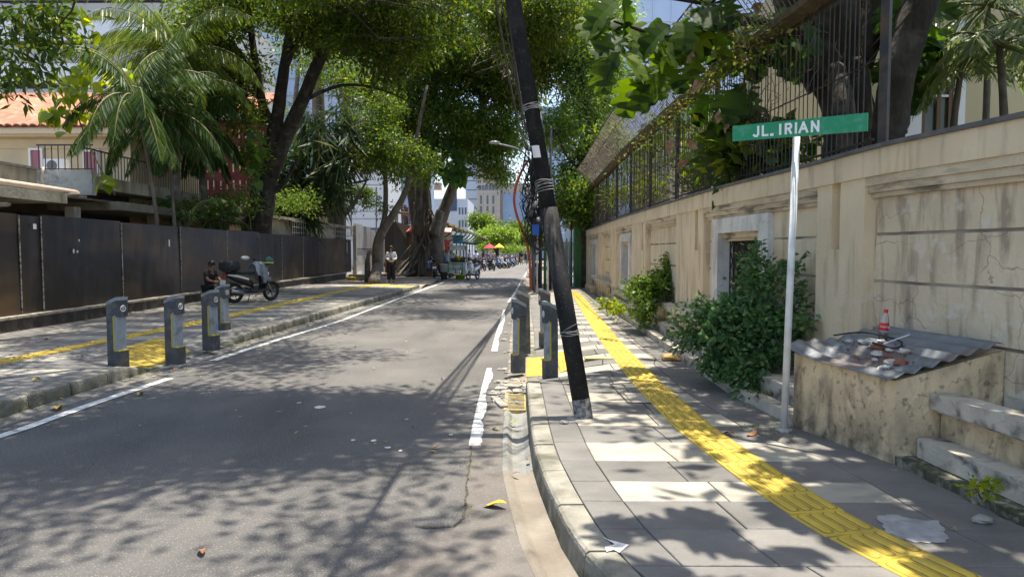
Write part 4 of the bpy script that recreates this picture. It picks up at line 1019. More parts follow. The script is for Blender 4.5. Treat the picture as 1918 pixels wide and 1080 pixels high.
for (px,py,w,h) in [(65,424,.09,.10),(317,455,.06,.18),(650,465,.12,.5),(650,455,.09,.14),(148,450,.03,.05),(138,470,.05,.08),(145,471,.05,.05)]:
    q = AX(px,py,-9.6); Yq = q.y
    for _ in range(4): q = AX(px,py,XF(q.y)+.045)
    MB().box(q.x,q.x+.003,q.y-w/2,q.y+w/2,q.z-h/2,q.z+h/2).build('sticker', M_stk, fl_)
# ================= BUILDINGS BEHIND THE FENCE =================
M_oldc = mat('mouldy_concrete', (.34,.31,.25), (.24,.22,.17), scale=1.6, rough=.95, bump=.4, bscale=14, stain=(.10,.09,.06), sscale=1.5, samt=.75, sstretch=(2,2,.6))
M_whc = mat('blotchy_white_concrete', (.52,.51,.46), (.36,.35,.31), scale=2.4, rough=.95, stain=(.15,.15,.13), sscale=2.5, samt=.8)
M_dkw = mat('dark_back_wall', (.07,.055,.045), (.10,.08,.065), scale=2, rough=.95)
M_crw = mat('cream_house_paint', (.58,.47,.30), (.52,.42,.26), scale=1, rough=.85, stain=(.45,.38,.28), sscale=1)
M_pvc = mat('cream_pvc_pipe', (.52,.42,.33), (.42,.33,.26), scale=4, rough=.5)
ab = thing('concrete_annex','old concrete annex with slab eaves, parapets and a long balcony behind the dark fence','building',(-12,20,0))
def P_(name, m, x0,x1,y0,y1,z0,z1, par=ab): return MB().box(x0,x1,y0,y1,z0,z1).build(name, m, par)
P_('slab_eave', M_oldc, -14,-11,4,16.8,2.76,3.0); P_('slab_eave', M_oldc, -13.5,-11,19,26.8,2.74,2.97); P_('slab_eave', M_oldc,-13.6,-11.2,27.2,29.5,2.75,2.93)
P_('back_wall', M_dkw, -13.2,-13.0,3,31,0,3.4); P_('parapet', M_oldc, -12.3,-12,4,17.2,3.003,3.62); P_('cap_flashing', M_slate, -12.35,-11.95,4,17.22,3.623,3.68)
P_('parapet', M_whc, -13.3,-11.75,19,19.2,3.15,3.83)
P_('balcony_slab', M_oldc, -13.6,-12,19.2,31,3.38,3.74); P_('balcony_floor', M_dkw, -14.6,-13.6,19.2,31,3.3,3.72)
P_('corrugated_awning', mat('weathered_awning',(.2,.19,.17),(.12,.11,.1),scale=5,rough=.7), -13,-11.3,16.8,19.4,2.95,2.99)
for y in (14.2,17.6,21.5,26.3): P_('column', MATS['mouldy_concrete'], -11.6,-11.35,y,y+.25,0,2.74)
P_('dark_window', mat('dark_glass',(.012,.013,.015),rough=.15), -12.99,-12.97,15.5,18.5,1.6,2.6); P_('dark_window', MATS['dark_glass'], -12.99,-12.97,20,25,1.4,2.6)
for pts, r in [([(-11.15,4,3.1),(-11.15,16.4,3.08),(-11.15,16.9,3.0),(-11.3,17.0,2.9)],.075),([(-11.1,13.2,2.5),(-11.1,14.9,2.62),(-11.4,15.1,2.62)],.05),([(-11.2,13.2,0),(-11.2,13.2,2.5)],.07),([(-11.9,17.3,3.7),(-11.9,17.35,3.1),(-11.6,18.5,3.05)],.03)]:
    MB().tube(smooth_path(pts,4), r, 8).build('drain_pipe', M_pvc, ab, smooth=True)
rl = thing('balcony_railing','thin dark bar railing along the long concrete balcony','railing',(-12.1,22,3.75))
M_rail = mat('dark_railing',(.05,.035,.035),rough=.5)
b0 = None
for k in range(9):
    x = -13.25+k*.18; MB().box(x-.009,x+.009,19.08,19.1,3.83,4.50).build('baluster', M_rail, rl)
MB().box(-13.3,-11.75,19.07,19.11,4.5,4.54).build('handrail', M_rail, rl); MB().box(-13.3,-11.75,19.07,19.11,3.85,3.88).build('bottom_rail', M_rail, rl)
for k in range(70):
    y = 19.4+k*.165
    if b0 is None: b0 = MB().box(-12.11,-12.09,y-.009,y+.009,3.74,4.45).build('baluster', M_rail, rl); y0_ = y
    else: dup_obj(b0, rl, (0,y-y0_,0))
MB().box(-12.12,-12.08,19.3,31,4.45,4.49).build('handrail', M_rail, rl)
# cream house with tiled roof
hs = thing('cream_house','cream two storey house with orange clay tile roof behind the palms','house',(-16,23,0))
P_('house_wall', M_crw, -26,-12.9,23,28,0,5.55, hs); P_('eave_board', mat('eave_cream',(.62,.52,.36),rough=.7), -26.2,-12.6,22.55,22.7,5.42,5.62, hs); P_('eave_soffit', MATS['eave_cream'], -26.2,-12.6,22.7,23.2,5.36,5.42, hs)
P_('raised_wall_band', M_crw, -26,-12.88,22.96,23,5.0,5.3, hs)  # slim raised band in the same cream paint as the wall
M_tile = mat('clay_roof_tile', (.42,.18,.105), (.33,.13,.075), scale=3, rough=.85, stain=(.45,.28,.20), sscale=2.5, samt=.5, rand=.22)
rows, wT = 12, .27
tm = MB(); n = 6
for k in range(n+1):
    u = k/n; x = (u-.5)*wT; z = .055*math.sin(u*2*PI*.5+.3)+(.02 if k in (0,) else 0)
    tm.v += [(x,-.17,z),(x,.20,z+.012),(x,-.17,z-.045)]
for k in range(n): a = k*3; tm.f += [(a,a+3,a+4,a+1),(a+2,a+5,a+3,a)]
roof = MB().add([(-26.4,22.5,5.6),(-12.6,22.5,5.6),(-12.6,26.6,7.45),(-26.4,26.6,7.45)],[(0,1,2,3)]).add([(-26.4,26.6,7.45),(-12.6,26.6,7.45),(-12.6,28.8,6.45),(-26.4,28.8,6.45)],[(0,1,2,3)]).add([(-12.6,22.5,5.58),(-12.6,26.6,7.43),(-12.6,28.8,6.43)],[(0,1,2)]).build('roof', M_tile, hs)
tp_ = None; slope = math.atan2(1.85,4.1); cnt_ = 0; extra = MB()
for r in range(13):
    for c in range(48):
        x = -12.75-c*wT; yy = 22.62+r*.31; z = 5.66+(yy-22.5)*1.85/4.1+.03
        if yy > 26.6: continue
        vis = x > -19.0
        if not vis: continue
        M_ = Vector((x+random.uniform(-.008,.008),yy,z))
        if tp_ is None: tp_ = tm.build('roof_tile', M_tile, roof, world=False, fixn=False); tp_.location = M_-wloc(roof); tp_.rotation_euler = (slope,0,0); cnt_ = 1; continue
        if cnt_ < 300: dup_obj(tp_, roof, M_-wloc(roof), (slope,0,random.uniform(-.03,.03))); cnt_ += 1
        else:
            cs, sn_ = math.cos(slope), math.sin(slope); extra.add([(M_.x+a, M_.y+b*cs-q*sn_, M_.z+b*sn_+q*cs) for a,b,q in tm.v], tm.f)
if extra.v: extra.build('roof_tiles', M_tile, roof, fixn=False, kind='stuff')
MB().tube([(-26.4,26.6,7.5),(-12.6,26.6,7.5)],.13,8).build('ridge', M_tile, roof)
M_cur = mat('maroon_curtain', (.30,.10,.12), (.42,.20,.22), scale=9, rough=.8, stretch=(3,3,.05)); M_wf = mat('white_window_frame',(.75,.75,.75),rough=.5)
def window(par, x0, x1, z0, z1, y, m=M_cur, fr=.07):
    f = MB(); f.box(x0-fr,x0,y-.08,y,z0-fr,z1+fr); f.box(x1,x1+fr,y-.08,y,z0-fr,z1+fr); f.box(x0,x1,y-.08,y,z1,z1+fr); f.box(x0,x1,y-.08,y,z0-fr,z0)
    o = f.build('window_frame', M_wf, par); MB().box(x0,x1,y-.03,y-.005,z0,z1).build('curtain', m, o)
for (p0,p1,q0,q1) in [(56,76,281,322),(158,182,284,330)]:
    a = A(p0,q0,22.9); b = A(p1,q1,22.9); window(hs, a.x, b.x, b.z, a.z, 22.99)
ac = thing('air_conditioner','white air conditioner box on the parapet behind the railing','air conditioner',A(101,322,19.8))
q = A(101,312,19.8); MB().box(q.x-.3,q.x+.3,19.8,20.1,q.z-.17,q.z+.22).build('casing', MATS['white_plastic'], ac)
MB().tube([(q.x-.06,19.79,q.z+.03),(q.x-.06,19.80,q.z+.03)],.15,14).build('fan_grille', mat('fan_dark',(.15,.15,.16)), ac)
# second house with red screen wall
h2 = thing('red_house','building with a dark red screen wall pierced by rows of slots and a tiled roof','building',(-13,33,0))
P_('side_wall', mat('tan_side_wall',(.48,.37,.22),(.42,.32,.2),scale=1,rough=.9), -16,-11.2,35,44,0,5.5, h2)
P_('red_wall', mat('maroon_wall',(.15,.022,.032),(.12,.018,.026),scale=1,rough=.7), -15.5,-12.4,33.0,34.9,3.4,7.8, h2)
P_('yellow_column', mat('orange_column',(.55,.28,.03),rough=.7), -12.0,-11.6,34.2,34.6,2.5,5.0, h2)
rf2 = MB().hexa([(-18,32.2,8.0),(-12.0,32.2,8.0),(-12.0,35,9.4),(-18,35,9.4),(-18,32.2,8.12),(-12.0,32.2,8.12),(-12.0,35,9.52),(-18,35,9.52)]).build('roof', M_tile, h2)
M_slot = mat('slot_cream',(.7,.55,.3),rough=.7)
for r in range(5):
    for c in range(9):
        x = -15.2+c*.31; z = 3.75+r*.8; MB().box(x,x+.07,32.98,32.998,z,z+.42).build('slot', M_slot, h2)
    for c in range(5): y = 33.2+c*.35; MB().box(-12.398,-12.38,y,y+.08,3.75+r*.8,4.17+r*.8).build('slot', M_slot, h2)
# low cream wall with grille, metal gates
lw = thing('grille_wall','low cream mouldy wall topped by a metal grille above the far end of the dark fence','wall',(-10.8,35,0))
P_('wall_body', mat('pale_mouldy_wall',(.55,.50,.36),(.42,.38,.27),scale=1.5,rough=.9,stain=(.15,.13,.08),sscale=1.5), -11.1,-10.8,28,43,0,3.0, lw); P_('wall_cap', M_oldc, -11.3,-10.3,28,42.8,3.0,3.12, lw)
g_ = MB()
for k in range(36): y = 31+k*.32; g_.box(-10.22,-10.2,y,y+.02,2.2,3.0)
for z in (2.45,2.7,2.95): g_.box(-10.225,-10.195,31,42.6,z,z+.02)
g_.build('grille', MATS['old_white_gate'], lw)
P_('end_post', MATS['old_white_gate'], -10.3,-10.1,42.6,42.8,.1,3.2, lw)
mg_ = thing('grey_metal_gate','tall pale grey sheet metal gate with rust marks beyond the dark fence','gate',(-10.2,46,.1))
M_gg = mat('pale_grey_sheet',(.42,.42,.42),(.35,.35,.355),scale=1.2,rough=.55,stain=(.16,.12,.09),sscale=1.6,samt=.5,sstretch=(2,2,.5))
for a, b, h in [(42.85,45.0,3.35),(45.03,47.4,3.25),(47.43,50,3.1)]:
    P_('gate_sheet', M_gg, -10.3,-10.26,a,b,.75,h, mg_); P_('gate_bar', M_blk, -10.25,-10.22,a,b,1.75,1.8, mg_); P_('tile_base', MATS['white_window_frame'], -10.4,-10.3,a,b,.1,.75, mg_)
P_('gate_post', MATS['sticker_white'] if 0 else M_wp, -9.9,-9.8,50.05,50.15,.1,3.3, mg_)
tr_b = thing('concrete_block','small pale concrete block with yellow end lying by the fence end','concrete block',G(670,524,.15))
q = G(672,522,.15); MB().box(q.x-.5,q.x+.5,q.y-.2,q.y+.3,.15,.38).build('block', M_oldc, tr_b); MB().ball((q.x-.35,q.y-.25,.2),(.3,.15,.1),8,5).build('yellow_lump', mat('yellow_bag',(.45,.3,.05)), tr_b)
# brown shutter shop
sh_ = thing('shutter_shop','small shop with brown slatted shutter and red tin roof beside the banyan','shop',(-9.5,52,0))
x0_, x1_ = A(737,480,52).x, A(775,480,52).x
P_('shop_wall', mat('grey_shop_wall',(.16,.16,.16)), -12,x1_+2,52.3,55,0,3.4, sh_)
for k in range(11): P_('shutter_slat', mat('brown_shutter',(.33,.20,.08),(.26,.15,.06),scale=5,rough=.6), x0_,x1_,52.0,52.06,.3+k*.22,.3+k*.22+.2, sh_)
P_('door_post', M_wp, x0_-.25,x0_-.1,51.9,52.1,0,3.3, sh_)
MB().hexa([(x0_-.3,51,3.0),(x1_+1,51,3.0),(x1_+1,54,3.6),(x0_-.3,54,3.6),(x0_-.3,51,3.06),(x1_+1,51,3.06),(x1_+1,54,3.66),(x0_-.3,54,3.66)]).build('roof', mat('red_tin',(.45,.10,.07),rough=.6), sh_)
mb = MB()
for k in range(14):
    p = A(745+k*2.8+random.uniform(-1,1), 420, 53.5); q = p+Vector((random.uniform(-.3,.3),0,random.uniform(1.0,1.7)-k*.03)); mb.cbox((p+q)/2,(.16,.08,(q-p).length),0,random.uniform(-.4,.4))
solo('roof_scrap', mb, mat('dark_scrap_wood',(.07,.055,.05),(.14,.10,.09),scale=5), 'heap of dark scrap boards standing on the small shop roof','scrap wood')
# ================= BIG BACKGROUND BUILDINGS =================
M_win = mat('far_window_glass',(.10,.13,.17),(.14,.17,.2),scale=.5,rough=.15)
def facade(par, x0,x1,y,z0,z1,nx,nz,m,wx_=.6,wz=.55,dep=.15, proud=.02):
    for i in range(nx):
        for k in range(nz):
            cx = x0+(x1-x0)*(i+.5)/nx; cz = z0+(z1-z0)*(k+.5)/nz; w = (x1-x0)/nx*wx_/2; h = (z1-z0)/nz*wz/2
            MB().box(cx-w,cx+w,y-proud,y+dep,cz-h,cz+h).build('window', m, par)
# beige stone tower ahead
Yt = 150
tw = thing('beige_tower','beige stone clad tower with narrow vertical windows at the end of the street','building',(-5,Yt,0))
xa,xb = A(894,400,Yt).x, A(1000,400,Yt).x; zt = A(900,316,Yt).z
M_bs2 = mat('beige_stone', (.52,.45,.36), (.46,.40,.32), scale=.3, rough=.8)
P_('tower_body', M_bs2, xa,A(937,400,Yt).x,Yt,Yt+25,0,zt, tw); P_('tower_body', M_bs2, A(937,400,Yt).x+.02,xb+14,Yt+1.2,Yt+25,0,A(960,342,Yt).z, tw)
P_('roof_band', mat('roof_band_blue',(.2,.25,.3)), xa,xb-6,Yt-.4,Yt+20,zt,A(900,309,Yt).z, tw)
for (py0,py1) in [(366,382),(386,400),(406,420),(426,440)]:
    for px in (901,913,924): a = A(px-2,py0,Yt); b = A(px+2,py1,Yt); P_('window', M_win, a.x,b.x,Yt-.03,Yt+.1,b.z,a.z, tw)
for k in range(6): a = A(896+k*6.3,347,Yt); b = A(901.3+k*6.3,356,Yt); P_('window', M_win, a.x,b.x,Yt-.03,Yt+.1,b.z,a.z, tw)
a = A(941,361,Yt); b = A(985,450,Yt); P_('glass_bay', mat('pale_blue_glass',(.26,.36,.50),(.32,.42,.55),scale=.3,rough=.2), a.x,b.x,Yt+.9,Yt+1.3,b.z,a.z, tw)
sl_ = MB()
for k in range(12): z = zt-1.2*k-.6; sl_.box(xa,A(937,400,Yt).x,Yt-.02,Yt+.01,z-.05,z)
for k in range(6): x = xa+k*.9+.4; sl_.box(x,x+.05,Yt-.021,Yt+.011,2,zt)
sl_.build('stone_joints', mat('stone_joint',(.36,.31,.25)), tw)
# pale blue-grey tower left of it
bt = thing('pale_blue_tower','pale blue grey glass tower standing left of the beige tower','building',(-12,160,0))
P_('tower_body', mat('pale_blue_panel',(.50,.56,.66),(.45,.52,.62),scale=.2,rough=.3), A(872,400,160).x,A(895,400,160).x,160,175,0,A(880,250,160).z, bt)
for k in range(16): z = 3+k*2.1; P_('floor_line', M_win, A(873,400,160).x,A(894,400,160).x,159.95,160.05,z,z+.18, bt)
wb = thing('white_block','white low rise block with small windows behind the stalls','building',(-14,110,0))
P_('block_wall', mat('white_block_paint',(.62,.64,.66),(.55,.57,.6),scale=.4,rough=.7), A(800,400,110).x,A(876,400,110).x,110,125,0,A(850,372,110).z, wb)
P_('dark_glass_panel', MATS['dark_blue_glass'] if 'dark_blue_glass' in MATS else mat('dark_blue_glass',(.06,.10,.18),rough=.2), A(842,400,110).x,A(856,400,110).x,109.9,110.1,A(850,395,110).z,A(850,352,110).z, wb)
facade(wb, A(858,400,110).x,A(875,400,110).x,110,5,9,3,2,M_win)
P_('roof_shed', mat('brown_shed',(.4,.28,.18)), A(806,400,108).x,A(826,400,108).x,108,109.5,A(815,355,108).z,A(815,342,108).z, wb)
# big pale glass office slab seen through the trees at left centre
gb_ = thing('glass_office','large pale blue glass office building rising behind the trees','building',(-24,75,0))
M_pg = mat('pale_office_glass',(.42,.50,.62),(.36,.44,.57),scale=.15,rough=.25)
P_('office_body', M_pg, A(470,300,75).x,A(770,300,75).x,75,95,0,45, gb_)
mb = MB()
for k in range(24): z = 2+k*1.8; mb.box(A(470,300,75).x,A(770,300,75).x,74.93,74.99,z,z+.09)
for k in range(15): x = A(470,300,75).x+k*1.25; mb.box(x,x+.07,74.92,74.985,0,45)
mb.build('mullion', mat('mullion_grey',(.28,.33,.4)), gb_)
P_('white_wing', mat('white_wing_paint',(.66,.67,.68),rough=.7), A(640,300,62).x,A(722,300,62).x,62,70,0,A(680,300,62).z, gb_)
for k in range(5): z = 3+k*1.5; P_('wing_joint', MATS['mullion_grey'], A(640,300,62).x,A(722,300,62).x,61.96,61.99,z,z+.05, gb_)
# slab office block, far left, with white bands and dark window strips
ob = thing('banded_office','large white banded office block with dark window strips above the tiled roof','building',(-30,48,0))
M_wb = mat('white_band',(.70,.72,.76),(.64,.66,.70),scale=.3,rough=.6); M_gbd = mat('grey_band',(.42,.43,.42),(.36,.37,.36),scale=.3,rough=.7); M_db = mat('dark_strip',(.035,.03,.04),rough=.3)
Yb = 48; xL, xR = -60, A(330,100,Yb).x
rows_ = [(194,166,M_gbd,.0),(166,157,M_db,.35),(157,137,M_wb,-.12),(137,118,M_wb,0),(118,84,M_gbd,.0),(84,77,M_db,.35),(77,55,M_wb,-.12),(55,38,M_wb,0),(38,6,M_gbd,.0),(6,-2,M_db,.35),(-2,-40,M_wb,-.12),(-40,-80,M_gbd,0)]
P_('core', M_gbd, xL,xR-.3,Yb+.5,Yb+20,0,A(100,-80,Yb).z-.1, ob)
for a_,b_,m_,o_ in rows_: P_('facade_band', m_, xL,xR,Yb+o_,Yb+.5,A(100,a_,Yb).z,A(100,b_,Yb).z-.02, ob)
P_('lower_wall', M_gbd, xL,xR,Yb,Yb+.5,0,A(100,194,Yb).z-.02, ob)
for k in range(14): P_('strip_post', M_wb, A(20+k*22,160,Yb).x,A(20+k*22,160,Yb).x+.15,Yb+.2,Yb+.34,A(100,166,Yb).z,A(100,157,Yb).z-.03, ob)
# blue glass office right behind the fence
rb_ = thing('blue_glass_office','tall blue glass office facade behind the iron fence and breadfruit leaves','building',(20,60,0))
M_bg = mat('blue_office_glass',(.40,.50,.68),(.46,.56,.74),scale=.15,rough=.2)
P_('office_body', M_bg, A(1085,300,60).x,A(1560,300,60).x,60,80,0,38, rb_)
mb = MB(); x0_, x1_ = A(1085,300,60).x,A(1560,300,60).x
for k in range(20): z = 2+k*1.9; mb.box(x0_,x1_,59.93,59.99,z,z+.07)
for k in range(14): x = x0_+k*(x1_-x0_)/14; mb.box(x,x+.06,59.92,59.985,0,38)
mb.build('mullion', mat('mullion_pale',(.55,.6,.68)), rb_)
for k in range(9): P_('tinted_window', mat('tinted_window',(.06,.08,.13),rough=.2), A(1200+k*34,300,60).x,A(1222+k*34,300,60).x,59.9,59.98,A(1300,262,60).z,A(1300,232,60).z, rb_)
# hazy glass tower behind the green tree
ht = thing('hazy_blue_tower','pale blue glass tower partly hidden by the green street tree','building',(8,130,0))
P_('tower_body', MATS['pale_blue_glass'], A(1000,300,130).x,A(1130,300,130).x,130,150,0,A(1000,200,130).z, ht)
mb = MB()
for k in range(20): z = 3+k*2.0; mb.box(A(1000,300,130).x,A(1130,300,130).x,129.93,129.99,z,z+.12)
mb.build('floor_line', M_wb, ht)
q = A(1040,271,70); fb = thing('footbridge_beam','grey horizontal beam of a covered bridge far up the street','bridge',(q.x,70,q.z)); MB().box(A(1010,271,70).x,A(1120,271,70).x,70,72,A(1010,278,70).z,A(1010,270,70).z).build('beam', mat('beam_grey',(.25,.26,.27)), fb)
# low far buildings and planting at the end of the street
fs_ = thing('far_shopfront','low pale shopfront with glass at the end of the street','building',(-3,140,0))
P_('front', M_bs2, A(935,470,140).x,A(1000,470,140).x,140,146,0,A(960,443,140).z, fs_); facade(fs_, A(938,470,140).x,A(975,470,140).x,140,2.2,3.8,5,1,M_win,.8,.8)
P_('fascia', MATS['white_block_paint'], A(935,470,140).x,A(1000,470,140).x,139.5,139.99,A(960,446,140).z,A(960,440,140).z, fs_)
# garden villa behind the wall at right
vl = thing('garden_villa','cream villa with tall brown framed window behind the palms above the wall','house',(9,12,2.2))
M_vl = mat('villa_cream',(.52,.44,.27),(.46,.39,.24),scale=1,rough=.85)
Yv = 12.5
P_('villa_wall', M_vl, A(1690,200,Yv).x,22,Yv,Yv+9,2.2,8.5, vl)
a = A(1722,130,Yv); b = A(1776,262,Yv); P_('white_surround', M_wf, A(1688,200,Yv).x,a.x-.0,Yv-.12,Yv-.005,2.2,5.6, vl); P_('white_surround', M_wf, b.x,A(1800,200,Yv).x,Yv-.12,Yv-.005,2.2,5.6, vl)
P_('window_glass', mat('villa_glass',(.07,.08,.06),(.12,.13,.10),scale=2,rough=.12), a.x,b.x,Yv-.04,Yv-.004,2.3,5.2, vl)
for xx in (a.x,(a.x+b.x)/2,b.x-.07): P_('window_bar', mat('brown_window_frame',(.16,.10,.06)), xx,xx+.07,Yv-.1,Yv-.045,2.3,5.2, vl)
for zz in (3.3,4.3): P_('window_bar', M_wf, a.x,b.x,Yv-.095,Yv-.05,zz,zz+.04, vl)
P_('moulding', M_wf, A(1688,200,Yv).x,A(1800,200,Yv).x,Yv-.16,Yv-.121,3.2,3.25, vl)
gw = thing('garden_house','pale stuccoed garden house seen through the iron fence','house',(8,24,2.2))
P_('house_wall', mat('pale_stucco',(.70,.67,.60),(.62,.58,.52),scale=1,rough=.85), A(1255,300,25).x,A(1470,300,25).x,25,33,2.2,A(1300,240,25).z, gw)
P_('roof_edge', M_oldc, A(1250,300,25).x,A(1475,300,25).x,24.6,33.3,A(1300,240,25).z,A(1300,232,25).z, gw)
P_('dark_opening', M_db, A(1290,300,25).x,A(1330,300,25).x,24.95,24.999,2.4,A(1300,262,25).z, gw)
P_('garden_step', M_slab, 4.2,9,15,24,2.2,2.75, gw)
# ================= STALL ROW =================
stl = thing('stall_canopy','row of food stalls under a curved tan canopy on green arched posts','market stall',(-5.5,60,0))
M_gst = mat('stall_green',(.03,.10,.05),(.04,.13,.07),scale=5,rough=.5); M_can = mat('tan_canopy',(.42,.29,.13),(.33,.24,.12),scale=.6,rough=.7,stain=(.15,.12,.08),sscale=.8)
xe = lambda y: -4.75+(y-46)/38*.85
ze = lambda y: 3.5-(y-46)/38*.35
for k in range(12):
    a, b = 46+k*3.2, 46+(k+1)*3.2-.06
    vs = []
    for y in (a,b):
        for t in range(7):
            u = t/6; vs.append((xe(y)-3.6*u, y, ze(y)+.75*math.sin(u*PI*.5)))
    o = MB().add(vs, [(t,t+1,t+8,t+7) for t in range(6)]).build('canopy_sheet', M_can, stl, smooth=True); md = o.modifiers.new('s','SOLIDIFY'); md.thickness = .05
    MB().box(xe(a)-.02,xe(a)+.03,a,b,ze(a)-.16,ze(a)).build('canopy_edge', M_can, stl)
    mb = MB(); mb.tube([(xe(a)-1.7,a,.1),(xe(a)-1.7,a,2.4)]+[(xe(a)-1.7+1.6*math.sin(t),a,2.4+.95*(1-math.cos(t))) for t in np.linspace(.2,1.5,6)], .06, 6); mb.build('arched_post', M_gst, stl, smooth=True)
    if k % 2 == 0: MB().box(xe(a)-3.6,xe(a)-1.9,a+.4,a+2.4,.1,1.0).build('counter', mat('counter_paint',(.25,.22,.2),(.3,.12,.08),scale=.3), stl)
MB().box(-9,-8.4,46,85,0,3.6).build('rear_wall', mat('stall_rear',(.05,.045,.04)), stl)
for (y,x,z,c_) in [(47,-6.6,2.2,(.35,.05,.04)),(49,-6.0,2.3,(.15,.35,.05)),(52,-5.7,2.5,(.5,.35,.3)),(56,-6,2.2,(.6,.6,.6)),(61,-5.6,2.3,(.05,.2,.35)),(47.5,-5.4,1.6,(.05,.3,.35))]:
    MB().box(x-.55,x+.55,y,y+.05,z,z+.75).build('banner', mat('banner_%d'%int(y*2+x*-1), c_, rough=.6), stl)
aw = thing('red_awning','faded red tin awning at the near end of the stall row','awning',(-6.2,45.5,2.9))
MB().hexa([(A(822,440,45.5).x,44.5,2.85),(A(845,440,45.5).x+.1,44.5,2.8),(A(845,440,45.5).x,46,3.1),(A(822,440,45.5).x,46,3.15),(A(822,440,45.5).x,44.5,2.9),(A(845,440,45.5).x+.1,44.5,2.85),(A(845,440,45.5).x,46,3.15),(A(822,440,45.5).x,46,3.2)]).build('awning_sheet', mat('faded_red',(.5,.25,.22),rough=.7), aw)
# parasols at far end
def parasol(x, y, z, r, m, label):
    t = thing('parasol', label, 'parasol', (x,y,0)); MB().tube([(x,y,0),(x,y,z+.5)],.04,6).build('pole', M_wp, t)
    vs = [(x,y,z+.5)]+[(x+r*math.cos(a),y+r*math.sin(a),z) for a in np.linspace(0,2*PI,9)[:-1]]
    MB().add(vs,[(0,1+k,1+(k+1)%8) for k in range(8)]).build('canopy', m, t)
parasol(A(917,470,78).x,78,2.0,.7,mat('red_cloth',(.6,.04,.08)),'red parasol above the parked motorbikes at the far end'); parasol(A(935,470,84).x,84,2.1,.6,mat('yellow_cloth',(.75,.6,.03)),'yellow parasol beside the small street tree')
# ================= FOOD CART =================
cq = G(858,523,0); ct = thing('food_cart','green framed street food cart with white panels and a glass display case','food cart',(cq.x,cq.y,0)); X0, X1 = A(836,500,cq.y).x, A(873,500,cq.y).x
cy0, cy1 = cq.y, cq.y+1.0; w_ = X1-X0; M_cw = mat('cart_white',(.62,.63,.62),(.5,.52,.5),scale=2,rough=.5,stain=(.3,.28,.22),sscale=3); M_cg = mat('cart_green',(.03,.22,.10),rough=.5)
Xc = X0+w_*.12; zc = [.32,.92,1.68,1.92]
for k in range(6): MB().box(Xc+(X1-Xc-.2)*k/6+.01,Xc+(X1-Xc-.2)*(k+1)/6-.01,cy0+.02,cy0+.05,zc[0],zc[1]).build('cart_panel', M_cw, ct)
MB().box(X1-.2,X1-.03,cy0+.02,cy1,zc[0]-.1,zc[1]).build('side_panel', M_cw, ct); MB().box(Xc,X1,cy0+.02,cy1,zc[1],zc[1]+.04).build('counter_top', M_cw, ct)
f = MB()
for x in (Xc,X1-.2): f.box(x-.02,x+.02,cy0-.01,cy0+.02,.05,zc[1]+.02)
for z in (.34,.62,.9): f.box(Xc,X1-.2,cy0-.012,cy0+.018,z-.015,z+.015)
f.box((Xc+X1)/2-.12,(Xc+X1)/2-.08,cy0-.014,cy0+.018,.34,.62); f.build('green_frame', M_cg, ct)
f = MB()
for x in (Xc,X1-.05):
    for y in (cy0,cy1-.05): f.box(x,x+.05,y,y+.05,zc[1]+.04,zc[3])
f.box(Xc-.05,X1+.03,cy0-.05,cy1,zc[3],zc[3]+.04); f.box(Xc,X1,cy0,cy0+.03,zc[2],zc[3]-.001); f.build('display_frame', M_cw, ct)
mgl, nt, bs = node_mat('cart_glass'); bs.inputs['Transmission Weight'].default_value = 1; bs.inputs['Roughness'].default_value = .03; bs.inputs['IOR'].default_value = 1.05; MATS['cart_glass'] = mgl
MB().box(Xc+.05,X1-.05,cy0+.012,cy0+.02,zc[1]+.05,zc[2]-.01).build('glass_pane', mgl, ct)
MB().box(X1-.55,X1-.3,cy0-.01,cy0-.002,zc[2]+.02,zc[2]+.2).build('price_card', MATS['sign_white'], ct)
for k,(x,z) in enumerate([(.12,1.55),(.22,1.45),(.33,1.35),(.42,1.27),(.5,1.18),(.56,1.3),(.62,1.1)]):
    solo('yellow_fruit', MB().ball((Xc+.05+x,cy0+.25+.03*k,z),(.07,.07,.09),8,6), mat('yellow_fruit_skin',(.75,.48,.03),rough=.4), 'yellow fruit hanging in a slanting row inside the cart glass case','fruit','yellow fruits in the cart case')
MB().box(Xc+.1,X1-.1,cy0+.35,cy1-.1,zc[1]+.05,zc[1]+.3).build('dark_stock', mat('dark_goods',(.04,.05,.03),(.12,.10,.06),scale=8), ct)
for y in (cy0+.2,cy1-.1): MB().tube([(X1-.3,y,.26),(X1-.26,y,.26)],.26,14).build('wheel', M_blk, ct)
def bucket(px, z0, r, h, m, label): 
    x = A(px,515,cy0-.15).x; o = lathe([(r*.8,0),(r,h),(r*1.06,h),(r*1.06,h+.02),(r*.9,h+.0),(r*.75,.03)]).build('bucket', m, None, world=False, smooth=True); o.location = (x,cy0-.15,z0); tag(o,label,'bucket')
bucket(831.5,0,.22,.42,mat('dark_grey_bucket',(.10,.11,.13),rough=.5),'dark grey bucket on the road beside the food cart'); bucket(831,.44,.23,.42,mat('white_bucket',(.65,.66,.68),rough=.4),'white bucket stacked on the dark grey one')
bucket(862,0.0,.30,.26,mat('lime_basin',(.35,.55,.02),rough=.4),'lime green basin under the food cart')
solo('styrofoam_box', MB().box(A(836,500,cy0).x,A(845,500,cy0).x,cy0+.1,cy0+.6,.45,.85), MATS['sign_white'], 'white foam box between the buckets and the cart','box')
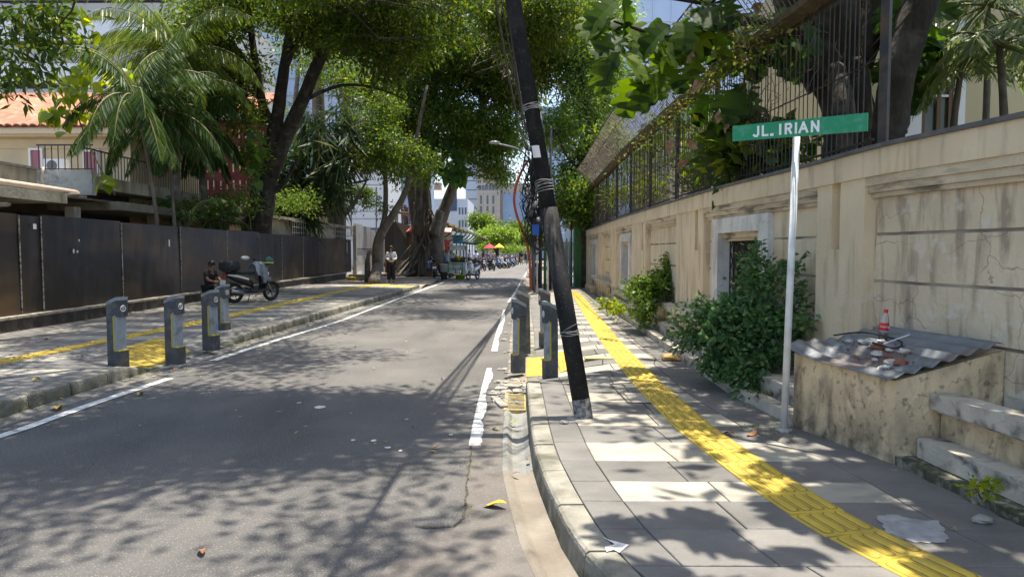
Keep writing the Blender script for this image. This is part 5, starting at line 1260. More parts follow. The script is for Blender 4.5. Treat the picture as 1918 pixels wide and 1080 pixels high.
# ================= VEGETATION =================
L_dark = leaf_mat('leaf_dark', (.026,.055,.010), (.07,.115,.02), (.16,.17,.025), .52)
L_mid = leaf_mat('leaf_mid', (.045,.09,.016), (.10,.165,.03), (.20,.22,.04), .45)
L_lite = leaf_mat('leaf_light', (.08,.15,.03), (.155,.24,.05), (.25,.29,.06), .48)
L_yel = leaf_mat('leaf_yellowgreen', (.10,.17,.02), (.20,.26,.03), (.35,.33,.05), .5)
L_bush = leaf_mat('leaf_bush', (.045,.11,.04), (.10,.19,.075), (.18,.27,.09), .4, .4)
L_palm = leaf_mat('leaf_palm', (.02,.05,.012), (.045,.09,.018), (.11,.13,.03), .35, .55)
L_strap = leaf_mat('leaf_strap', (.02,.045,.018), (.05,.08,.03), (.13,.12,.04), .25, .35)
L_brd = leaf_mat('leaf_breadfruit', (.025,.065,.012), (.11,.18,.02), (.2,.27,.03), .6, .5)
L_big = leaf_mat('leaf_vine_large', (.04,.10,.03), (.10,.18,.04), (.2,.26,.04), .45, .35)
M_bark = mat('dark_bark', (.022,.017,.013), (.045,.036,.028), scale=5, rough=.95, bump=1.6, bscale=16, stretch=(1,1,.35), stain=(.14,.13,.11), sscale=4, samt=.4)
M_barkg = mat('grey_bark', (.15,.125,.10), (.09,.075,.06), scale=4, rough=.95, bump=1.2, bscale=18, stretch=(1,1,.3), stain=(.24,.22,.19), sscale=3, samt=.5)
M_root = mat('pale_root', (.21,.18,.145), (.12,.10,.08), scale=4, rough=.95, bump=.8, bscale=20, stretch=(1,1,.2), stain=(.06,.05,.04), sscale=3)
def limb(mb, pts, r, n=10, jit=.05, sub=4):
    P = smooth_path(pts, sub); mb.tube(P, rads(r, len(P)), n, jit=jit); return P
def AP(lst, Y): return [A(p[0],p[1],(p[2] if len(p) > 2 else Y)) for p in lst]
def tree(name, label, base, limbs, m_b, crowns, group=None, twn=120, twr=.012):
    """limbs: (points, radii); crowns: (blobs, per, spread, L, W, mat, droop, gap)"""
    t = thing(name, label, 'tree', base, group=group); mb = MB(); nodes = []
    for i,(pts, r) in enumerate(limbs):
        P = limb(mb, pts, r); nodes += P[len(P)//2 if i == 0 else 1:]
    allC = []
    for bl, per, spr, L, Wd, m, dr, gap in crowns:
        C = clumps(bl, gap); allC.append(C); foliage('crown', C, per, spr, L, Wd, m, t, dr)
    C = np.concatenate(allC); twigs(mb, C, nodes, twn, twr)
    mb.build('trunk', m_b, t, smooth=True, fixn=False)
    return t
def SB(x0,x1,y0,y1,h,n,th=.8): return (((x0+x1)/2+.10*h,(y0+y1)/2+.13*h,h),((x1-x0)/2,(y1-y0)/2,th),n)
# --- near overhanging tree (trunk beside the camera on the left, crown over the road) ---
tree('mango_tree','dark leaved tree whose branch tips hang in at the top left corner',(-11.2,5.5,0),
  [([(-11.2,5.5,0),(-11,5.6,3),(-10.4,5.8,5.5),(-8,6.2,7.6),(-4,6.4,8.6),(-1,6.2,8.9)],[.38,.33,.27,.18,.1,.04]),
   ([(-10.4,5.8,5.5),(-9.2,9,7.5),(-7,14,8.8),(-6,19,9.5)],[.2,.14,.1,.04]),
   ([(-10.2,5.9,5.8),(-8.8,8.0,5.9),(-6.6,9.2,5.3),(-5.9,9.3,4.9)],[.08,.05,.03,.01]),
   ([(-8,6.2,7.6),(-5,9,8.6),(-3,12,9)],[.12,.08,.03])], M_bark,
  [([SB(-7.2,-1.4,3.6,8.4,8.6,950,.9), SB(-4.5,-.1,4.5,7.8,8.4,520,.7), SB(-1.7,-.3,3.0,4.4,8.2,26,.4), SB(-3.6,-2.3,3.2,3.8,8.2,14,.3), SB(-4.6,-1.6,8.6,11.5,9,110,.6), SB(-8.5,-3.4,8.5,13.5,9,480,.9), SB(-10,-4.6,3,9,8,720,.9), SB(-10,-5.2,10,21,9.5,1250,1), SB(-2.6,.2,5.2,7.9,8.8,260,.5), SB(-6.5,-2.8,13,17.5,9.6,200,.8),SB(-4.4,-.2,16,20.5,9.8,330,.6),SB(-9.5,-4.4,20,29,12,900,1),SB(-4,0.4,23,28,11.5,330,.8),SB(.8,2.2,5.2,7.6,8,60,.5),SB(-.5,1.2,29,34,11.5,120,.8)], 22, .26, .18, .06, L_dark, .35, .25),
   ([PB(25,40,9.2,60,50,.8,42), PB(30,120,9.2,50,34,.6,30), PB(90,30,9.5,40,40,.6,22), PB(15,165,9.0,30,14,.3,6), PB(95,85,9.4,24,20,.4,7)], 11, .15, .17, .05, L_dark, .7, .25)], twn=160)
# --- main forked tree behind the fence ---
Yt = 27
tree('forked_tree','dark forked tree trunk behind the sheet metal fence with a long limb reaching right',A(484,520,Yt),
  [(AP([(478,520),(482,430),(492,370),(500,320),(520,215),(532,130),(545,40),(552,-60)],Yt),[.66,.56,.48,.40,.24,.2,.15,.1]),
   (AP([(505,330),(528,270),(566,190),(602,105),(648,50),(700,22),(760,5),(830,-30)],Yt),[.36,.30,.25,.22,.19,.17,.13,.08]),
   (AP([(497,230),(484,150),(470,60),(462,-30)],Yt),[.2,.15,.12,.08]),
   (AP([(512,235),(472,150),(455,100)],Yt),[.14,.09,.03]),
   (AP([(530,140),(560,70),(600,20),(650,-20)],Yt),[.13,.1,.08,.04]),
   (AP([(566,190),(640,160),(720,170),(800,210)],Yt),[.09,.06,.04,.02]),
   (AP([(500,360),(530,345),(556,300)],Yt),[.16,.1,.04])], M_bark,
  [([PB(400,70,26,80,75,2.2,330), PB(370,170,25.5,60,50,1.5,150), PB(430,215,26,50,35,1.2,60), PB(480,10,27,100,40,2.5,180), PB(600,60,26.5,90,50,2.2,150), PB(690,100,26,80,70,2,190), PB(560,-60,24,220,60,4,260), PB(420,120,28,70,60,1.5,150), PB(800,-20,24,140,60,2.5,220)], 26, .34, .24, .075, L_dark, .45, .30),
   ([PB(640,30,28,110,60,2,160), PB(770,60,27,70,50,1.5,130), PB(350,60,28,60,60,1.5,90)], 24, .34, .22, .085, L_mid, .45, .3)], twn=300, twr=.015)
# --- trees behind with hanging strap leaves ---
Yt = 41
t2 = tree('strap_leaf_tree','thick trunked tree draped in dark hanging strap leaves behind the fence',A(622,520,Yt),
  [(AP([(610,520),(620,430),(605,330),(598,240),(596,150),(600,60),(604,-20)],Yt),[.58,.52,.44,.38,.32,.26,.2]),
   (AP([(634,520),(636,430),(636,350),(632,270),(650,180),(660,80)],Yt),[.42,.38,.28,.24,.18,.1]),
   (AP([(576,460),(566,400),(560,330),(552,220),(560,120)],Yt),[.25,.22,.2,.16,.1]),
   (AP([(645,400),(660,385),(672,365),(686,340)],Yt-.5),[.2,.14,.1,.05])], M_barkg,
  [([PB(600,110,35,70,70,2,160), PB(680,200,36,60,70,1.5,150), PB(560,250,37,50,60,1.5,60)], 24, .32, .18, .07, L_mid, .45, .35)], twn=90)
C = clumps([PB(545,330,33.5,26,50,.7,26), PB(560,395,33.5,30,30,.7,24), PB(620,330,33.5,30,50,.8,30), PB(640,290,33.8,22,40,.7,18), PB(600,270,33.5,30,30,.8,16), PB(645,230,34,16,40,.6,12), PB(585,240,34,20,40,.6,10)], .05)
foliage('hanging_leaves', C, 18, .26, 1.15, .11, L_strap, t2, 1.5)
C = clumps([PB(520,320,33,38,32,.7,12), PB(560,300,33,30,20,.7,8),PB(500,345,33,20,20,.5,6)], .05)
foliage('rosette_leaves', C, 26, .15, .75, .085, L_palm, t2, -.1)
# --- slim street tree by the woman ---
Yt = 34.5
tree('street_tree','slender crooked street tree on the pavement behind the woman',G(706,527,.15),
  [([G(700,530,.15),A(706,500,Yt),A(706,470,Yt),A(713,440,Yt),A(728,415,Yt),A(752,375,Yt),A(768,330,Yt),A(782,250,Yt),A(800,160,Yt)],[.30,.25,.24,.24,.2,.16,.12,.09,.05]),
   (AP([(712,445),(721,400),(722,340),(715,290),(712,230),(720,150)],Yt),[.18,.13,.11,.10,.08,.04]),
   (AP([(720,330),(700,300),(675,285),(650,280)],Yt),[.06,.05,.03,.02]),
   (AP([(690,530),(688,490),(692,470)],Yt),[.2,.12,.05])], M_barkg,
  [([PB(690,300,34.5,55,32,1.4,55), PB(740,250,34.5,60,60,1.5,150), PB(700,210,35,60,50,1.5,110), PB(740,330,34.5,40,40,1.2,45), PB(790,280,34.5,40,50,1,60),PB(715,380,34.5,22,20,.8,10)], 24, .30, .17, .075, L_mid, .4, .38)], twn=220)
# --- banyan ---
Yt = 44
bb = Vector((A(795,510,Yt).x, Yt, .1))
bt_ = tree('banyan_tree','broad banyan with a skirt of tangled aerial roots at the pavement end',bb,
  [(AP([(792,518),(788,450),(775,380),(768,320),(760,240),(750,150),(740,60)],Yt),[.85,.52,.36,.32,.28,.22,.12]),
   (AP([(805,518),(800,440),(797,360),(800,300),(806,210),(830,110)],Yt),[.75,.46,.34,.28,.24,.14]),
   (AP([(822,500),(818,440),(836,385),(852,340),(872,285),(900,210),(940,130)],Yt-.6),[.55,.45,.36,.32,.27,.2,.1]),
   (AP([(780,440),(784,380),(786,330),(790,250)],Yt-.8),[.32,.25,.18,.12]),
   (AP([(812,440),(822,405),(826,395)],Yt-1),[.4,.3,.26]),
   (AP([(900,210),(950,190),(1000,150)],Yt-.6),[.15,.1,.04])], M_barkg,
  [([PB(700,130,40,90,60,2.5,230), PB(790,160,40,90,80,2.5,420), PB(870,150,41,80,90,2.5,420), PB(850,60,38,120,60,3,420), PB(930,120,40,70,80,2.5,320), PB(740,220,41,60,50,2,150)], 28, .38, .23, .095, leaf_mat('leaf_banyan', (.035,.07,.012), (.085,.14,.024), (.18,.2,.03), .52), .5, .2),
   ([PB(960,190,40,50,70,2,200), PB(900,240,40,60,40,1.8,170), PB(940,270,40,50,34,1.4,120), PB(925,310,40,34,34,1.2,60), PB(820,260,42,50,30,1.5,80), PB(760,270,42,40,40,1.5,60), PB(700,300,41,60,34,1.5,90), PB(800,315,41,50,24,1.2,60), PB(870,290,42,30,30,1,40), PB(950,320,40,16,30,.8,16), PB(845,215,39,60,30,1,90)], 34, .38, .24, .08, L_mid, 1.0, .2),
   ([PB(990,60,30,90,70,2,300), PB(1040,20,28,60,50,1.5,160), PB(1000,120,32,50,50,1.5,130), PB(940,10,30,60,40,1.5,130)], 28, .34, .2, .08, L_dark, .9, .25)], twn=380, twr=.02)
rr = random.Random(3)
for k in range(64):
    a = rr.uniform(PI*.85, PI*2.25); R_ = rr.uniform(.9,2.3); h0 = rr.uniform(2.2,5.6)
    top = Vector((bb.x+rr.uniform(-.5,.6), bb.y-.6+rr.uniform(-.6,.2), h0)); bot = Vector((bb.x+math.cos(a)*R_, bb.y+math.sin(a)*R_*.9, rr.uniform(.0,.15)))
    pts = [top.lerp(bot,t)+Vector((rr.uniform(-.14,.14),rr.uniform(-.1,.1),0))*(1 if 0<t<1 else 0)-Vector((math.cos(a),math.sin(a),0))*.35*math.sin(t*PI) for t in np.linspace(0,1,7)]
    mb = MB(); P = smooth_path(pts,3); mb.tube(P, rads([rr.uniform(.025,.07)]*2+[rr.uniform(.05,.13)],len(P)), 6, jit=.12); mb.build('aerial_root', M_root, bt_, smooth=True, fixn=False)
for k in range(14):
    a = rr.uniform(PI*.9, PI*2.1); d0 = Vector((math.cos(a),math.sin(a)*.8,0)); p = bb+d0*1.2
    MB().tube(smooth_path([p+Vector((0,0,.25)),p+d0*.8+Vector((0,rr.uniform(-.3,.3),.12)),p+d0*rr.uniform(1.5,2.6)+Vector((rr.uniform(-.4,.4),0,.02))],4), rads([.16,.1,.04],9), 6, jit=.1).build('surface_root', M_root, bt_, smooth=True, fixn=False)
# large vine leaves on the banyan, one by one
def leaf_poly(kind):
    if kind == 'heart': pts = [(0,0),(-.18,-.10),(-.38,-.02),(-.48,.2),(-.42,.45),(-.25,.72),(0,1.0),(.25,.72),(.42,.45),(.48,.2),(.38,-.02),(.18,-.10)]
    if kind == 'oval': pts = [(0,0),(-.22,.12),(-.33,.4),(-.26,.7),(0,1),(.26,.7),(.33,.4),(.22,.12)]
    if kind == 'lobed':
        pts = [(0,0)]; L_ = [(-.22,.08),(-.40,.22),(-.24,.27),(-.47,.42),(-.48,.50),(-.24,.46),(-.43,.68),(-.40,.77),(-.19,.64),(-.28,.89),(-.23,.94),(-.08,.84),(0,1.05)]
        pts += L_+[(-x,y) for x,y in reversed(L_[:-1])]
    return pts
def leaf_proto(kind, m, parent, name='leaf'):
    pts = leaf_poly(kind); mid = [(0,y) for y in np.linspace(.02,.95,6)]; mb = MB()
    z = lambda x,y: .12*abs(x)**1.2*2-.30*y*y
    n = len(pts); vs = [(x,y,z(x,y)) for x,y in pts]+[(x,y,z(x,y)-.01) for x,y in mid]
    fs = []
    for i in range(n):
        a, b = pts[i], pts[(i+1)%n]; ya = min(range(6), key=lambda k: abs(mid[k][1]-a[1]*.95)); yb_ = min(range(6), key=lambda k: abs(mid[k][1]-b[1]*.95))
        fs.append((i,(i+1)%n,n+yb_) if ya == yb_ else (i,(i+1)%n,n+yb_,n+ya))
    mb.add(vs, fs); o = mb.build(name, m, parent, world=False, fixn=False, smooth=(kind != 'lobed'))
    me = o.data; a = me.attributes.new('rnd','FLOAT','FACE'); a.data.foreach_set('value',[random.random()]*len(me.polygons)); return o
def big_leaves(parent, kind, m, C, size, droop=.6, name='leaf', nproto=3, face=None, smin=.7):
    base = wloc(parent); protos = []
    for k, c in enumerate(C):
        if k < nproto: o = leaf_proto(kind, m, parent, name); o.data.attributes['rnd'].data.foreach_set('value',[(k+.5)/nproto*(.9)]*len(o.data.polygons)); protos.append(o)
        else: o = dup_obj(protos[k%nproto], parent)
        s = size*random.uniform(smin,1.15); o.location = Vector(c)-base; o.scale = (s,s,s)
        d = Vector((random.uniform(-1,1), random.uniform(-1,1), -droop*random.uniform(.3,1.3))).normalized(); up = Vector((random.uniform(-.5,.5),random.uniform(-1.0,.2),1)).normalized()
        x = d.cross(up).normalized(); z = x.cross(d); o.rotation_euler = Matrix((x,d,z)).transposed().to_euler()
C = clumps([PB(835,290,39.6,42,30,.4,46), PB(860,330,39.4,34,18,.4,26), PB(815,255,39.6,22,16,.3,14), PB(850,260,39.7,24,16,.3,12)], .0)
big_leaves(bt_, 'heart', L_big, C, .62, 1.0)
# --- green tree right of the street ---
Yt = 31
tree('green_street_tree','fresh green tree rising above the green gate pillar on the right',A(1100,540,28.9),
  [([A(1098,545,28.9),A(1098,470,28.9),A(1094,400,29),A(1096,320,30),A(1100,220,31),A(1085,110,31)],[.24,.2,.2,.17,.13,.06]),
   (AP([(1104,545),(1106,470),(1100,400)],28.8),[.12,.14,.12]),
   (AP([(1096,330),(1060,290),(1045,250)],30),[.08,.06,.03]),(AP([(1098,260),(1130,200),(1150,150)],31),[.08,.06,.03])], M_bark,
  [([PB(1095,360,29,40,45,1.2,110), PB(1070,330,30,32,50,1.2,70), PB(1120,290,30,38,50,1.2,90), PB(1058,390,29.5,20,22,.8,24),PB(1112,400,28.7,22,35,.6,50),PB(1145,262,30,20,40,.8,30)], 32, .30, .19, .09, L_mid, .3, .2),
   ([PB(1105,190,32,56,60,1.6,210), PB(1085,90,32,66,60,1.8,230), PB(1130,30,33,60,50,1.6,150), PB(1060,230,31,30,40,1.2,60), PB(1140,130,33,36,40,1.2,80), PB(1030,250,31,26,40,1,40), PB(1080,10,32,60,40,1.6,130)], 38, .36, .22, .065, L_lite, .9, .2)], twn=200)
# --- right compound tree ---
Yt = 10.4
bf = tree('breadfruit_tree','massive dark trunked breadfruit tree behind the iron fence with lobed leaves',A(1580,330,Yt),
  [(AP([(1590,330),(1592,260),(1585,190),(1560,110),(1548,50),(1550,-40)],Yt),[.42,.36,.36,.42,.45,.4]),
   (AP([(1552,150),(1510,90),(1490,30),(1470,-60)],Yt),[.34,.27,.27,.2]),
   (AP([(1618,330),(1612,240),(1606,150),(1600,110)],Yt-.4),[.17,.18,.17,.12]),
   (AP([(1600,120),(1625,40),(1650,-60)],Yt),[.28,.22,.18]),
   ([A(1585,330,9),A(1578,200,9),A(1565,130,9.4)],[.14,.15,.12]),
   (AP([(1500,60),(1400,40,9.4),(1320,60,9),(1250,70,8.8),(1180,50,8.6),(1150,40,8.5)],Yt),[.10,.06,.045,.03,.02,.012]),
   (AP([(1400,40,9.4),(1330,10,9),(1240,-5,8.8)],Yt),[.05,.03,.015])], M_bark,
  [([((4.6,6.8,7.2),(2.7,4.4,1.0),300), ((4.9,3,6.8),(1.8,2.6,.9),150), ((5.5,13,8.6),(3,3,1.3),160)], 14, .4, .34, .15, L_dark, .3, .25)], twn=14, twr=.005)
C = clumps([PB(1175,20,8.5,50,26,.4,6), PB(1160,90,8.5,30,34,.3,4), PB(1235,50,8.6,40,50,.4,6), PB(1235,130,8.6,44,36,.3,6), PB(1290,50,8.8,40,50,.5,7), PB(1340,20,9,50,30,.5,8), PB(1195,140,8.6,24,14,.3,2)], .0)
big_leaves(bf, 'lobed', L_brd, C, .50, .9)
C = clumps([((1.1,4.0,5.0),(.35,.5,.2),7),((.75,3.7,4.9),(.2,.2,.1),2),((2.2,4.2,5.2),(.5,.7,.3),12),((2.9,3.0,5.3),(.7,1.2,.3),20),((2.6,4.6,5.6),(.6,.8,.3),22),((3.1,3.8,5.8),(.5,1.0,.3),14),((1.9,2.8,5.2),(.5,.6,.2),7)], .0)
big_leaves(bf, 'lobed', L_brd, C, .48, .25)
C = clumps([PB(1390,190,9.6,60,50,.5,10), PB(1440,250,9.6,40,50,.4,9), PB(1460,60,9.9,60,70,.8,14), PB(1400,80,9.8,60,60,.6,10), PB(1700,110,10,40,70,.6,14), PB(1680,20,10,50,40,.8,12), PB(1740,70,10.4,40,40,.5,8)], .0)
big_leaves(bf, 'lobed', leaf_mat('leaf_breadfruit_dark',(.03,.07,.012),(.06,.12,.02),(.12,.16,.02),.55,.55), C, .55, .9)
tree('leaning_trunk_tree','smooth dark trunk leaning right beside the square fence post',A(1668,300,8.8),
  [([A(1664,330,8.8),A(1664,262,8.8),A(1668,230,8.8),A(1680,150,8.8),A(1705,60,8.8),A(1735,-20,8.9),A(1790,-180,9)],[.19,.19,.21,.2,.2,.21,.17])], M_bark,
  [([((6.2,8.8,6.9),(1.4,1.6,.6),70)], 14, .35, .3, .12, L_dark, .3, .25)], twn=8, twr=.004)
dl = [(1285,265,8.8),(1255,262,8.8),(1290,300,8.9),(1360,250,9),(1300,105,8.3),(1290,120,8.3),(1305,150,8.3),(1390,105,8.8),(1480,20,8.6),(1350,230,8.8),(1408,20,8.7)]
for (x,y,d) in dl:
    c = A(x,y,d); o = leaf_proto('oval', mat('dry_curled_leaf',(.18,.10,.05),(.33,.21,.12),scale=22,rough=.8), None, 'dry_leaf'); o.location = c; s = random.uniform(.15,.24); o.scale = (s,s,s*1.2)
    for v in o.data.vertices: v.co += Vector((random.uniform(-.06,.06),random.uniform(-.06,.06),random.uniform(-.18,.18))); o.rotation_euler = (random.uniform(-2,2),random.uniform(-1,1),random.uniform(0,6)); tag(o,'curled brown dead breadfruit leaf caught on the iron fence','leaf','dead leaves caught on the iron fence')
# --- palms ---
def palm(name, label, base, top, r, fronds, L, m, leaflet=.5, stiff=.8, n=22, thick=None, az0=0, wid=.035, spread=(-.5,1.2), seedk=1, droopk=1.0):
    t = thing(name, label, 'palm', base); rn = random.Random(seedk); base, top = Vector(base), Vector(top)
    mid = base.lerp(top,.5)+Vector((rn.uniform(-.15,.15),0,0)); P = smooth_path([base,mid,top],6)
    mb = MB(); mb.tube(P, [r*(1.15-.4*i/len(P))*(1+.06*(i%2)) for i in range(len(P))], 8, jit=.03); mb.build('trunk', M_barkg, t, smooth=True, fixn=False)
    for k in range(fronds):
        az = az0+2*PI*k/fronds*1.0+rn.uniform(-.25,.25); el = rn.uniform(*spread); Lk = L*rn.uniform(.8,1.1)
        d = Vector((math.cos(az)*math.cos(el), math.sin(az)*math.cos(el), math.sin(el))); p = Vector(top); pts = [p.copy()]; seg = 14
        for s_ in range(seg):
            d.z -= droopk*(.115 if s_ > 2 else .03)*(1.0+.5*s_/seg)*(1 if el > -.2 else .6); d.normalize(); p = p+d*Lk/seg; pts.append(p.copy())
        f = MB(); f.tube(pts, rads([.028,.006],len(pts)), 4, cap=False); f.build('frond_stem', M_stem, t, fixn=False) if False else None
        Pn, Dn, Ln, Wn = [], [], [], []
        for q in range(n):
            u = .12+.88*q/n; i = u*seg; a = pts[int(i)].lerp(pts[min(int(i)+1,seg)], i-int(i)); tdir = (pts[min(int(i)+1,seg)]-pts[int(i)]).normalized()
            side = tdir.cross(Vector((0,0,1))).normalized()
            for sg_ in (-1,1):
                dd = (side*sg_*.75+tdir*.55+Vector((0,0,-.25-.55*(1-stiff)*2+rn.uniform(-.15,.12)))).normalized()
                Pn.append(list(a)); Dn.append(list(dd)); Ln.append(leaflet*(math.sin(PI*min(.97,(u*.8+.2)))**.6)*rn.uniform(.85,1.1)); Wn.append(wid)
        # bend each leaflet: two segments
        Pn, Dn, Ln = np.array(Pn), np.array(Dn), np.array(Ln)
        o = leaf_mesh('frond', Pn, Dn, Ln, np.array(Wn), m, t, kind=None)
        # stem merged as a child
        f.build('frond_stem', M_stem, o, fixn=False) 
    return t
M_stem = mat('frond_stem_green', (.10,.13,.03), (.16,.15,.05), scale=5, rough=.6)
palm('palm_tree','slim palm with a curved dark trunk and arching fronds, leftmost of the clump',(A(303,430,19).x,19,0),A(255,185,19),.05,26,2.5,L_palm,.66,.25,58,seedk=2,wid=.038,spread=(-.9,1.45),droopk=1.1)
palm('palm_tree','slim palm leaning left, second in the clump behind the fence',(A(331,430,20.4).x,20.4,0),A(310,205,20.4),.05,24,2.4,L_palm,.64,.25,56,seedk=5,az0=.4,wid=.038,spread=(-.9,1.45))
palm('palm_tree','thick trunked palm with long drooping fronds near the forked tree',(A(412,440,24.5).x,24.5,0),A(366,225,24.5),.13,26,2.4,L_palm,.8,.1,60,seedk=8,wid=.042,spread=(-1.2,1.3),droopk=1.2)
palm('coconut_palm','tall coconut palm whose sunlit fronds arch over the top left',(A(330,400,23).x,23,0),A(330,95,23),.11,26,3.4,leaf_mat('leaf_palm_sunlit',(.05,.095,.018),(.10,.15,.025),(.2,.22,.05),.42,.38),.85,.2,66,seedk=11,wid=.045,spread=(-.5,1.1))
palm('young_palm','small young palm with upright bright fronds just above the fence',(A(352,430,21.5).x,21.5,1.3),A(352,415,21.5),.05,7,1.4,L_palm,.4,.5,26,seedk=14,wid=.045,spread=(.6,1.3))
palm('young_palm','low palm arching leaves over the fence beside the forked tree',(A(415,430,24.6).x,24.6,1.2),A(410,412,24.6),.05,7,1.7,L_palm,.5,.4,26,seedk=17,wid=.045,spread=(-.1,.9))
M_rp = leaf_mat('leaf_palm_right',(.06,.10,.04),(.13,.17,.07),(.24,.26,.12),.4,.35)
palm('garden_palm','garden palm with pale splayed fronds above the wall, left of two at the right edge',(A(1802,240,10).x,10,2.2),A(1800,130,10),.05,12,1.15,M_rp,.38,.6,16,seedk=21,wid=.04,spread=(-.5,1.2))
palm('garden_palm','garden palm at the right edge above the wall with broad bright fronds',(A(1876,240,9.2).x,9.2,2.2),A(1872,85,9.2),.05,13,1.2,M_rp,.42,.6,16,seedk=24,wid=.045,spread=(-.5,1.2))
palm('garden_palm','taller garden palm behind the others filling the top right corner',(A(1840,240,11).x,11,2.2),A(1850,10,11),.05,13,1.5,M_rp,.45,.6,18,seedk=27,wid=.045,spread=(-.7,1.1))
# --- vine with large bright leaves around the palms ---
vn = thing('climbing_vine','climbing vine with large yellow green leaves between the palms and the office block','vine',A(130,300,18))
vp = AP([(215,365),(180,300),(150,230),(125,150),(105,70),(110,-20)],18.5)
MB().tube(smooth_path(vp,4), .02, 5).build('stem', M_stem, vn)
C = clumps([PB(120,215,18.3,28,36,.3,16), PB(100,150,18.3,18,30,.3,8), PB(150,160,18.6,30,40,.4,20), PB(150,60,18.6,26,60,.4,18), PB(118,30,18.4,26,24,.3,10), PB(90,215,18.2,14,14,.2,5), PB(195,335,18.2,16,16,.2,7), PB(200,120,20,50,40,.5,26), PB(160,205,18.8,30,20,.3,10)], .0)
big_leaves(vn, 'heart', leaf_mat('leaf_vine_yellow',(.11,.18,.02),(.22,.27,.03),(.36,.34,.05),.55,.35), C, .36, .9)
C = clumps([PB(478,270,25.5,14,34,.3,12), PB(475,330,25.5,10,40,.3,10), PB(620,40,25.5,26,22,.4,12), PB(700,85,25.5,24,20,.4,8), PB(640,85,26,20,16,.3,8)], .0)
v2 = thing('climbing_vine','vine with fresh green leaves climbing beside the forked trunk','vine',A(465,380,25.6)); MB().tube(smooth_path(AP([(470,430),(462,330),(470,250),(480,160)],25.6),4), .02, 5).build('stem', M_stem, v2)
big_leaves(v2, 'heart', L_big, C, .40, .9)
C = clumps([PB(470,290,26,26,40,.5,60), PB(440,380,25,50,20,.5,50), PB(350,395,24,90,16,.8,60), PB(545,380,30,50,30,.8,60)], .1)
tg = thing('garden_shrubs','low leafy shrubs behind the dark fence','shrub',A(440,440,25)); foliage('leaves', C, 20, .22, .16, .06, L_mid, tg, .2)
# ivy on the wires behind the far fence
iv = thing('ivy_screen','ivy hanging in a horizontal band from wires in front of the pale office wall','ivy',A(650,380,46))
C = clumps([PB(655,358,46,60,9,.4,150), PB(625,375,46,24,14,.3,40), PB(690,375,46,20,14,.3,30), PB(640,390,46,50,8,.3,20)], .1); foliage('leaves', C, 16, .2, .16, .09, L_dark, iv, .6)
wr = MB()
for (y0_,y1_) in [(352,350),(396,396)]: wr.tube([A(596,y0_,46),A(720,y1_,46)], .025, 4)
for x in (607,658,705): wr.tube([A(x,350,46),A(x,440,46)], .05, 5)
wr.build('wire_frame', mat('grey_frame',(.3,.32,.34)), iv)
# --- far trees ---
def far_tree(px, py, Y, rx, ry, label, m, n=160, base_y=478):
    c = A(px,py,Y); tree('far_tree', label, (c.x,Y,0), [([(c.x,Y,0),(c.x+.1,Y,c.z*.45),(c.x-.1,Y,c.z*.8)],[.28,.2,.1]),([(c.x,Y,c.z*.4),(c.x+rx/F*Y*.5,Y,c.z*.9)],[.15,.06]),([(c.x,Y,c.z*.4),(c.x-rx/F*Y*.5,Y,c.z*.9)],[.15,.06])], M_bark, [([PB(px,py,Y,rx,ry,rx/F*Y*.8,n), PB(px-rx*.5,py+ry*.4,Y,rx*.5,ry*.5,1,n//4), PB(px+rx*.5,py+ry*.3,Y,rx*.5,ry*.5,1,n//4)], 20, .5, .4, .2, m, .2, .4)], twn=20)
far_tree(904,416,105,22,16,'rounded green tree in front of the beige tower',L_mid)
far_tree(930,441,92,34,12,'spreading light green tree above the parked motorbikes',L_lite,200)
far_tree(974,430,105,26,20,'tree with greyish green crown left of the orange conduit',L_mid)
far_tree(1000,440,100,14,26,'dark tree partly hidden by the pole cluster',L_dark,100)
hg = thing('far_hedge','bright green hedge along the end of the street','hedge',(-2,100,0)); C = clumps([PB(955,466,98,40,5,1,90), PB(907,462,90,16,4,1,30),PB(985,455,110,30,10,1,90)], .1); foliage('leaves', C, 18, .35, .3, .15, L_lite, hg, .1)
